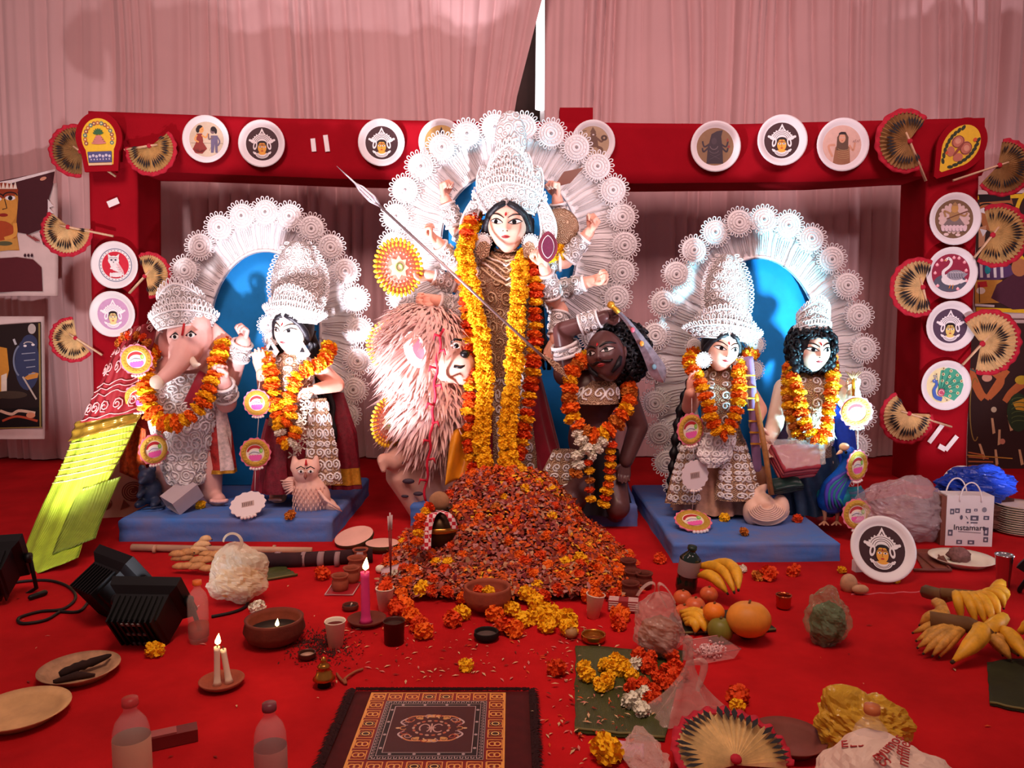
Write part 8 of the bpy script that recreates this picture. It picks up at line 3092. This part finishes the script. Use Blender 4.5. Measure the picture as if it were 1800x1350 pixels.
def leaf_patch(pts, label, m=LEAFG, z=.003, name='banana_leaf'):
 a, b_, c_, d_ = [F(x, y, z) for x, y in pts]
 mb_ = MB()

 def fn(u, v):
  p_ = a.lerp(b_, u).lerp(d_.lerp(c_, u), v)
  w_ = .006 * noise.noise((u * 9, v * 9, a.x))
  return p_ + Vector((w_ * (1 if u in (0, 1) else .3), w_, .003 + .003 * math.sin(u * 9) * math.sin(v * 7)))
 o_ = root(name, (a + c_) / 2 - Vector((0, 0, z)), label, 'leaf', 'banana leaves on the carpet')
 mb_.sheet(fn, 20, 20, .002, off=(0, 0, -1))
 part('blade', mb_, m, o_)
 mb_ = MB()
 mb_.tube([fn(k / 10, .02) + Vector((0, 0, .003)) for k in range(11)], .004, 6)
 part('midrib', mb_, M('leaf_midrib', (110, 100, 54), .6), o_)
 return fn

leaf_patch([(1160, 1118), (1364, 1110), (1336, 1070), (1180, 1078)], 'dark banana leaf under the fruit offering', M('dark_leaf', (40, 34, 20), .6, var=.3))
leaf_patch([(400, 1032), (524, 1012), (500, 996), (392, 1010)], 'banana leaf under the milky plastic bag')
leaf_patch([(1740, 1240), (1880, 1270), (1880, 1150), (1735, 1165)], 'dark green leaf mat beside the big banana bunch', M('dark_leaf_b', (44, 46, 20), .7, var=.3))
leaf_patch([(1010, 1288), (1168, 1304), (1204, 1146), (1012, 1136)], 'square of banana leaf strewn with flowers before the heap')
ff = [('yellow', YELLOW, [(1026, 1172), (1033, 1186), (1062, 1168), (1078, 1176), (1068, 1192), (1084, 1160), (1094, 1178), (1056, 1204), (1110, 1188), (1066, 1200), (1098, 1168)]),
      ('orange', DEEP, [(1140, 1172), (1160, 1142), (1180, 1152), (1156, 1190), (1172, 1178), (1186, 1170), (1132, 1206), (1150, 1214), (1168, 1200), (1184, 1192), (1110, 1206), (1122, 1152), (1142, 1156), (1146, 1228), (1196, 1184)]),
      ('white', WHITEF, [(1118, 1168), (1108, 1230), (1130, 1220), (1128, 1246)])]
for nm, col, pts in ff:
 for (x, y) in pts:
  lay_flower(F(x, y, .024), .026, col, '%s bloom on the banana leaf square, %s' % (nm, 'towards the heap' if y < 1172 else 'towards the tied bag' if x > 1120 else 'on its open half'), 'blooms on the banana leaf square')

# ------------------------------------------------------------------ boxes, trays, shopping bag
X = upright(F(1096, 1072, .004), -.2)
o = thing('striped_box', X, 'small box with red and white stripes at the edge of the heap', 'box')
mb = MB()
mb.box((0, 0, .022), (.115, .05, .040))
link('carton', mb.mesh('carton', M('carton_red', (150, 40, 44), .6)), o)
for sx in (-.036, .036):
 for i in range(4):
  mb = MB()
  mb.box((sx, -.0258, .010 + .0085 * i), (.036, .001, .0045))
  link('stripe', mb.mesh('stripe', M('stripe_white', (226, 196, 190), .6)), o)
  mb = MB()
  mb.box((sx, -.019 + .012 * i, .0425), (.036, .006, .001))
  link('stripe', mb.mesh('stripe', M('stripe_white', (226, 196, 190), .6)), o)
X = upright(F(1250, 1152, .002), .35)
o = thing('clear_tray', X, 'clear plastic tray of white sugar crystals', 'tray')
mb = MB()
V = []
for z, w, l in ((0, .058, .045), (.035, .072, .058)):
 V += [(-w, -l, z), (w, -l, z), (w, l, z), (-w, l, z)]
mb.add(V, [(0, 1, 2, 3), (0, 1, 5, 4), (1, 2, 6, 5), (2, 3, 7, 6), (3, 0, 4, 7)], 0, False)
link('tray_shell', mb.mesh('tray_shell', M('tray_plastic', (244, 220, 216), .08, alpha=.22, spec=.9)), o)
mb = MB()
mb.tube(V[4:], .002, 6, closed=True)
link('tray_rim', mb.mesh('tray_rim', M('tray_rim', (230, 170, 166), .2, alpha=.6)), o)
mb = MB()
r2 = random.Random(9)
for i in range(260):
 p_ = Vector((r2.gauss(0, .022), r2.gauss(.005, .018), .006 + r2.uniform(0, .022)))
 mb.box((0, 0, 0), (.007, .004, .004), X=Matrix.Translation(p_) @ Euler((r2.uniform(0, 3), r2.uniform(0, 3), r2.uniform(0, 3))).to_matrix().to_4x4())
tag(link('sugar_crystals', mb.mesh('sugar_crystals', M('sugar', (230, 190, 190), .4)), o), kind='stuff')
X = upright(F(300, 1306, .002), .45)
o = thing('small_box', X, 'small dark red matchbox-like box beside the wrapped bottle', 'box')
mb = MB()
mb.prism([(-.065, -.022), (.065, -.022), (.065, .022), (-.065, .022)], .0, .032)
link('sleeve', mb.mesh('sleeve', M('dark_red_carton', (110, 28, 28), .5, var=.2)), o)
mb = MB()
mb.box((-.02, 0, .0335), (.07, .034, .003))
link('lid_panel', mb.mesh('lid_panel', M('carton_pink', (160, 80, 76), .5, var=.2)), o)
mb = MB()
mb.box((-.0665, 0, .016), (.003, .036, .024))
link('end_flap', mb.mesh('end_flap', M('carton_tan', (190, 130, 96), .6)), o)

Yb = 3.30
X = Matrix.Translation(F(1702, 960)) @ Matrix.Rotation(-.10, 4, 'Z')
o = thing('paper_shopping_bag', X, 'white paper shopping bag with twisted handles and printed icons', 'bag')
kx = S(F(1702, 960).y)
bw, bh, bdp = 80 * kx, 92 * kx, .10
mb = MB()
mb.prism([(-bw / 2, 0), (bw / 2, 0), (bw / 2, bdp), (0, bdp + .004), (-bw / 2, bdp)], 0, bh)
link('bag_body', mb.mesh('bag_body', [M('bag_white', (226, 214, 212), .7, var=.04)]), o)
mb = MB()
mb.box((-bw / 2 - .012, bdp / 2, bh * .49), (.022, bdp * .98, bh * .97))
link('gusset', mb.mesh('gusset', M('bag_kraft', (120, 66, 52), .8)), o)
for yy, dx in ((-.002, .0), (bdp + .002, -.02)):
 mb = MB()
 mb.tube([(dx + .05 * math.cos(t) * (1.0 if math.sin(t) > .05 else 1.0), yy, bh - .03 + .095 * max(math.sin(t), 0) + (.0 if 0 < t < PI else 0)) for t in [PI * i / 16 for i in range(17)]], .0035, 7)
 link('twisted_handle', mb.mesh('twisted_handle', M('bag_handle', (238, 226, 224), .6)), o)
d = Draw(.00005)
G1 = (90, 84, 100)
for (x, y, w, h_) in ((-.38, .68, .09, .11), (-.27, .70, .10, .09), (-.04, .70, .11, .08), (.12, .72, .07, .05), (.10, .56, .17, .10), (.35, .57, .12, .08), (.36, .30, .10, .16), (-.40, .26, .10, .12), (.36, .14, .10, .10), (-.2, .08, .12, .08), (.05, .08, .14, .08)):
 d.poly([((x - w / 2) * bw, (y - h_ / 2) * bh), ((x + w / 2) * bw, (y - h_ / 2) * bh), ((x + w / 2) * bw, (y + h_ / 2) * bh), ((x - w / 2) * bw, (y + h_ / 2) * bh)], G1)
 d.poly([((x - w / 4) * bw, (y - h_ / 4) * bh), ((x + w / 5) * bw, (y - h_ / 4) * bh), ((x + w / 5) * bw, (y + h_ / 6) * bh), ((x - w / 4) * bw, (y + h_ / 6) * bh)], (206, 196, 200))
d.ell(.30 * bw, .73 * bh, .05 * bw, .05 * bh, (130, 126, 136)); d.ell(-.18 * bw, .57 * bh, .03 * bw, .045 * bh, G1); d.ell(-.04 * bw, .47 * bh, .02 * bw, .02 * bh, G1)
d.stroke([(-.09 * bw, .60 * bh), (-.04 * bw, .54 * bh)], .003, G1); d.stroke([(.02 * bw, .47 * bh), (.17 * bw, .47 * bh)], .006, G1); d.stroke([(-.24 * bw, .29 * bh), (.25 * bw, .27 * bh)], .003, (120, 100, 110))
d.poly([(0, .42 * bh), (.06 * bw, .46 * bh), (.1 * bw, .42 * bh), (.05 * bw, .38 * bh)], (246, 240, 240))
link('icon_print', d.mb.mesh('icon_print', d.mats), o, Matrix.Translation((0, -.0006, 0)) @ Matrix.Rotation(PI / 2, 4, 'X'))
me = text_mesh('Instamart', .155 * bw * 1.15)
me.materials.append(M('bag_ink', (40, 34, 50), .6))
link('lettering', me, o, Matrix.Translation((0, -.0016, .365 * bh)) @ Matrix.Rotation(PI / 2, 4, 'X'))

X = upright(F(1762, 1040))
o = thing('steel_tumbler', X, 'tall polished steel tumbler beside the big banana bunch', 'tumbler')
lathe_obj('tumbler_wall', [(.0001, .002), (.021, .0), (.022, .004), (.032, .150), (.034, .152), (.032, .154), (.030, .150), (.020, .006), (.0001, .006)], STEEL, o, 32)
lathe_obj('rim', [(.0335, .148), (.0355, .152), (.0335, .156), (.031, .153)], STEEL, o, 32)

Xp = Matrix.Translation(F(1548, 1020) + Vector((0, 0, .135))) @ Matrix.Rotation(PI / 2 - .38, 4, 'X') @ Matrix.Rotation(-.12, 4, 'Z')
plate(0, 0, 0.1375 / S(1.0), 1.0, motif_face, 'large crowned-face plate leaning on the floor against the plinth corner', X=Xp)
plate(1690, 856, 38, 4.05, motif_dark_standing, 'plate half hidden behind the hazy plastic bag', tilt=-.2, rot=20)
o = root('wooden_tray', F(1640, 992), 'thin wooden tray edge lying behind the leaning plate', 'tray')
a_, b_ = F(1606, 1000, .012), F(1668, 1000, .012)
for (p0, p1, w_) in (((1606, 1002), (1672, 1002), .007), ((1600, 962), (1646, 1000), .007), ((1640, 965), (1672, 1002), .005)):
 mb = MB()
 mb.tube([F(*p0, .012), F(*p1, .012)], w_, 6)
 part('rail', mb, M('tray_wood', (110, 50, 40), .5, var=.2), o)
mb = MB()
mb.sheet(lambda u, v: F(1602 + 50 * u + 20 * v, 966 + 34 * v, .006), 4, 4, .003, off=(0, 0, 1))
part('board', mb, M('tray_board', (120, 60, 44), .5, var=.2), o)
X = Matrix.Translation(F(1512, 1004, .001)) @ Matrix.Rotation(.15, 4, 'Z')
o = thing('white_carton', X, 'tiny white carton standing before the leaning plate', 'box')
mb = MB()
mb.box((0, 0, .025), (.062, .03, .048))
link('carton', mb.mesh('carton', M('carton_white', (232, 226, 226), .5)), o)
mb = MB()
mb.box((0, 0, .0495), (.056, .026, .003))
link('flap', mb.mesh('flap', M('carton_white', (232, 226, 226), .5)), o)

# fan lying on the carpet, tipped up towards the viewer
Xf = Matrix.Translation(F(1292, 1352, .02)) @ Matrix.Rotation(.22, 4, 'X')
fan((0, 0), (20, -60), 96, 200, .158 / S(1.0), 1.0, 'palm-leaf fan lying on the carpet with black tips', LEAF_DRY, (.68, .99), 26, X=Xf, handle=False, frill=.14)

# ------------------------------------------------------------------ patterned prayer mat
MATP = M('mat_pile', (74, 12, 16), .95, var=.15, vscale=30)
o0 = F(771, 1221)
mt = root('prayer_mat', (o0.x, o0.y - .25, 0), 'dark red fringed prayer mat with yellow scroll border and key pattern', 'mat')
wi, li = .197, .40                         # half width and length of the patterned field

def onmat(x, y, z=0.0):
 return Vector((o0.x + x, o0.y - y, .006 + z))

mb = MB()
mb.sheet(lambda u, v: onmat(-.245 + .51 * u, -.012 + .60 * v, -.002 + .001 * math.sin(u * 20 + v * 13)), 20, 20, .004, off=(0, 0, -1))
part('pile', mb, MATP, mt)
d = Draw(.000008)
TAN = (222, 150, 70); GRY = (190, 160, 160); DRK = (26, 8, 12); RED = (124, 18, 18)
d.poly([(-wi, 0), (wi, 0), (wi, li), (-wi, li)], TAN)
bw_ = .052
d.poly([(-wi + .005, .004), (wi - .005, .004), (wi - .005, li - .004), (-wi + .005, li - .004)], RED)
for side in range(4):
 n = 8
 for i in range(n):
  t = (i + .5) / n
  if side < 2:
   cx, cy = -wi + 2 * wi * t, (.026 if side == 0 else li - .026)
  else:
   cx, cy = (-wi + .026 if side == 2 else wi - .026), li * t
  s_ = .019
  d.stroke([(cx - s_, cy - s_), (cx + s_, cy - s_), (cx + s_, cy + s_), (cx - s_, cy + s_), (cx - s_, cy - s_)], .0035, TAN)
  d.arc(cx - .006, cy, .009, .009, 30, 330, .004, TAN, 8); d.arc(cx + .007, cy, .008, .009, 210, 510, .004, TAN, 8)
  d.ell(cx, cy, .003, .003, (226, 180, 110), n=6)
  if i in (3, 4):
   d.ell(cx, cy, .016, .012, (52, 20, 20), n=10); d.arc(cx, cy, .010, .008, 0, 360, .003, (236, 186, 110), 10)
x0, y0 = wi - bw_, bw_
d.poly([(-x0, y0), (x0, y0), (x0, li - y0), (-x0, li - y0)], DRK)
for k, off in enumerate((.002, .018)):
 a_, b_ = x0 - off, y0 + off
 d.stroke([(-a_, b_), (a_, b_), (a_, li - b_), (-a_, li - b_), (-a_, b_)], .002, GRY)
n = 20
for i in range(n):
 t = -x0 + .014 + (2 * x0 - .028) * i / (n - 1)
 t2 = y0 + .014 + (li - 2 * y0 - .028) * i / (n - 1)
 for yy, f_ in ((y0 + .010, 1), (li - y0 - .010, -1)):
  d.stroke([(t - .004, yy + .004 * f_), (t - .004, yy - .004 * f_), (t + .003, yy - .004 * f_), (t + .003, yy + .002 * f_)], .0022, GRY)
 for xx, f_ in ((-x0 + .010, 1), (x0 - .010, -1)):
  d.stroke([(xx + .004 * f_, t2 - .004), (xx - .004 * f_, t2 - .004), (xx - .004 * f_, t2 + .003), (xx + .002 * f_, t2 + .003)], .0022, GRY)
x1, y1 = x0 - .032, y0 + .032
d.stroke([(-x1, y1), (x1, y1), (x1, li - y1), (-x1, li - y1), (-x1, y1)], .0025, GRY)
d.poly([(-x1 + .002, y1 + .002), (x1 - .002, y1 + .002), (x1 - .002, li - y1 - .002), (-x1 + .002, li - y1 - .002)], (64, 10, 16))
for i in range(4):
 t = -x1 + .02 + (2 * x1 - .04) * i / 3
 t2 = y1 + .02 + (li - 2 * y1 - .04) * i / 3
 for p_ in ((t, y0 + .025), (t, li - y0 - .025), (-x0 + .025, t2), (x0 - .025, t2)):
  d.ell(p_[0], p_[1], .0045, .0045, (176, 150, 150), n=10)
cy = li / 2
for sx in (-1, 1):
 for sy in (-1, 1):
  d.curve([(sx * .02, cy + sy * .062), (sx * .055, cy + sy * .06), (sx * .075, cy + sy * .04), (sx * .06, cy + sy * .03), (sx * .05, cy + sy * .042)], .006, (196, 120, 76), w1=.003)
  d.curve([(sx * .07, cy + sy * .012), (sx * .085, cy + sy * .03), (sx * .07, cy + sy * .05)], .005, GRY)
  d.ell(sx * .035, cy + sy * .05, .009, .006, (196, 140, 80), rot=sx * sy * 30, n=10)
 d.arc(sx * .018, cy, .014, .020, 40 if sx > 0 else 140, 320 if sx > 0 else 400 + 20, .004, (196, 150, 140), 10)
 d.ell(sx * .09, cy, .006, .004, (206, 160, 120), n=8)
 d.ell(0, cy + sx * .062, .020, .008, (206, 140, 76), n=12); d.arc(0, cy + sx * .05, .016, .012, 0, 180 * sx, .004, (206, 160, 120), 8)
for i in range(18):
 a = 2 * PI * i / 18
 ex, ey = .075 * math.cos(a), cy + .062 * math.sin(a)
 d.arc(ex, ey, .009, .008, math.degrees(a) - 150, math.degrees(a) + 120, .0028, ((206, 140, 80), (176, 140, 140), (150, 40, 30))[i % 3], 8)
 d.ell(.048 * math.cos(a), cy + .036 * math.sin(a), .004, .006, ((176, 90, 60), (196, 150, 130))[i % 2], rot=math.degrees(a), n=8)
d.stroke([(0, cy - .022), (0, cy + .022)], .004, (196, 150, 140)); d.stroke([(-.012, cy), (.012, cy)], .003, (196, 150, 140))
m2 = MB()
m2.v = [tuple(onmat(x, y, z + .0006)) for x, y, z in d.mb.v]
m2.f, m2.m, m2.s = [tuple(reversed(f)) for f in d.mb.f], d.mb.m, d.mb.s
part('pattern', m2, d.mats, mt, 'yellow scroll border, grey key pattern and central medallion')
fr = MB()
r3 = random.Random(8)
for i in range(2600):
 e_ = r3.random()
 if e_ < .36:
  p_ = onmat(-.245, r3.uniform(-.01, .58)); dv = Vector((-1, r3.uniform(-.5, .5), .2))
 elif e_ < .72:
  p_ = onmat(.265, r3.uniform(-.01, .58)); dv = Vector((1, r3.uniform(-.5, .5), .2))
 else:
  p_ = onmat(r3.uniform(-.245, .265), -.012); dv = Vector((r3.uniform(-.4, .4), 1, .2))
 L_ = r3.uniform(.012, .036) * (1 if e_ < .72 else .35)
 dv = dv.normalized() * L_
 s_ = Vector((-dv.y, dv.x, 0)).normalized() * .0022
 z_ = Vector((0, 0, r3.uniform(0, .004)))
 fr.add([p_ - s_ + z_, p_ + s_ + z_, p_ + dv * .6 + s_ + Vector((0, 0, .006)), p_ + dv * .6 - s_ + Vector((0, 0, .006)), p_ + dv - Vector((0, 0, .003))], [(0, 1, 2, 3), (3, 2, 4)], 0, False)
tag(part('fringe', fr, M('mat_fringe', (44, 8, 12), .95), mt), kind='stuff')

# ------------------------------------------------------------------ litter of petals, ash and rice on the carpet
V, Fc, MI = [], [], []
r4 = random.Random(33)
LM = [M('litter_pink', (206, 120, 110), .8), M('litter_cream', (210, 170, 130), .8), M('litter_rust', (130, 36, 26), .8), M('litter_orange', (206, 84, 30), .8)]
for i in range(420):
 if i < 190:
  p_ = F(r4.uniform(560, 1060), r4.uniform(1095, 1200), .002)
 elif i < 300:
  p_ = F(r4.gauss(1060, 50), r4.gauss(1230, 40), .012)
 elif i < 360:
  p_ = F(r4.uniform(960, 1030), r4.uniform(1090, 1340), .002)
 else:
  p_ = F(r4.uniform(20, 1790), r4.uniform(1000, 1340), .002)
 a = r4.uniform(0, 6.3)
 L_ = r4.uniform(.004, .014)
 dv = Vector((math.cos(a), math.sin(a), 0)) * L_
 sv = Vector((-math.sin(a), math.cos(a), 0)) * L_ * .3
 o_ = len(V)
 V += [p_ - dv, p_ - sv + Vector((0, 0, .003)), p_ + dv + Vector((0, 0, .002)), p_ + sv + Vector((0, 0, .003))]
 Fc.append((o_, o_ + 1, o_ + 2, o_ + 3))
 MI.append(r4.choice((0, 1, 2, 3, 1)))
mb = MB()
mb.add(V, Fc, 0, False)
mb.m = MI
solo('petal_litter', mb, LM, 'scattered petal crumbs and rice grains on the carpet', 'litter', None, 'stuff')
V, Fc = [], []
for i in range(900):
 p_ = F(r4.gauss(565, 28), r4.gauss(1135, 16), .002)
 L_ = r4.uniform(.002, .007)
 a = r4.uniform(0, 6.3)
 dv, sv = Vector((math.cos(a), math.sin(a), .3)) * L_, Vector((-math.sin(a), math.cos(a), 0)) * L_ * .5
 o_ = len(V)
 V += [p_ - dv, p_ - sv, p_ + dv + Vector((0, 0, .003)), p_ + sv]
 Fc.append((o_, o_ + 1, o_ + 2, o_ + 3))
mb = MB()
mb.add(V, Fc, 0, False)
solo('ash_spill', mb, M('ash_grains', (60, 26, 22), .95), 'dark spill of incense ash between clay bowl and paper cup', 'ash', None, 'stuff')
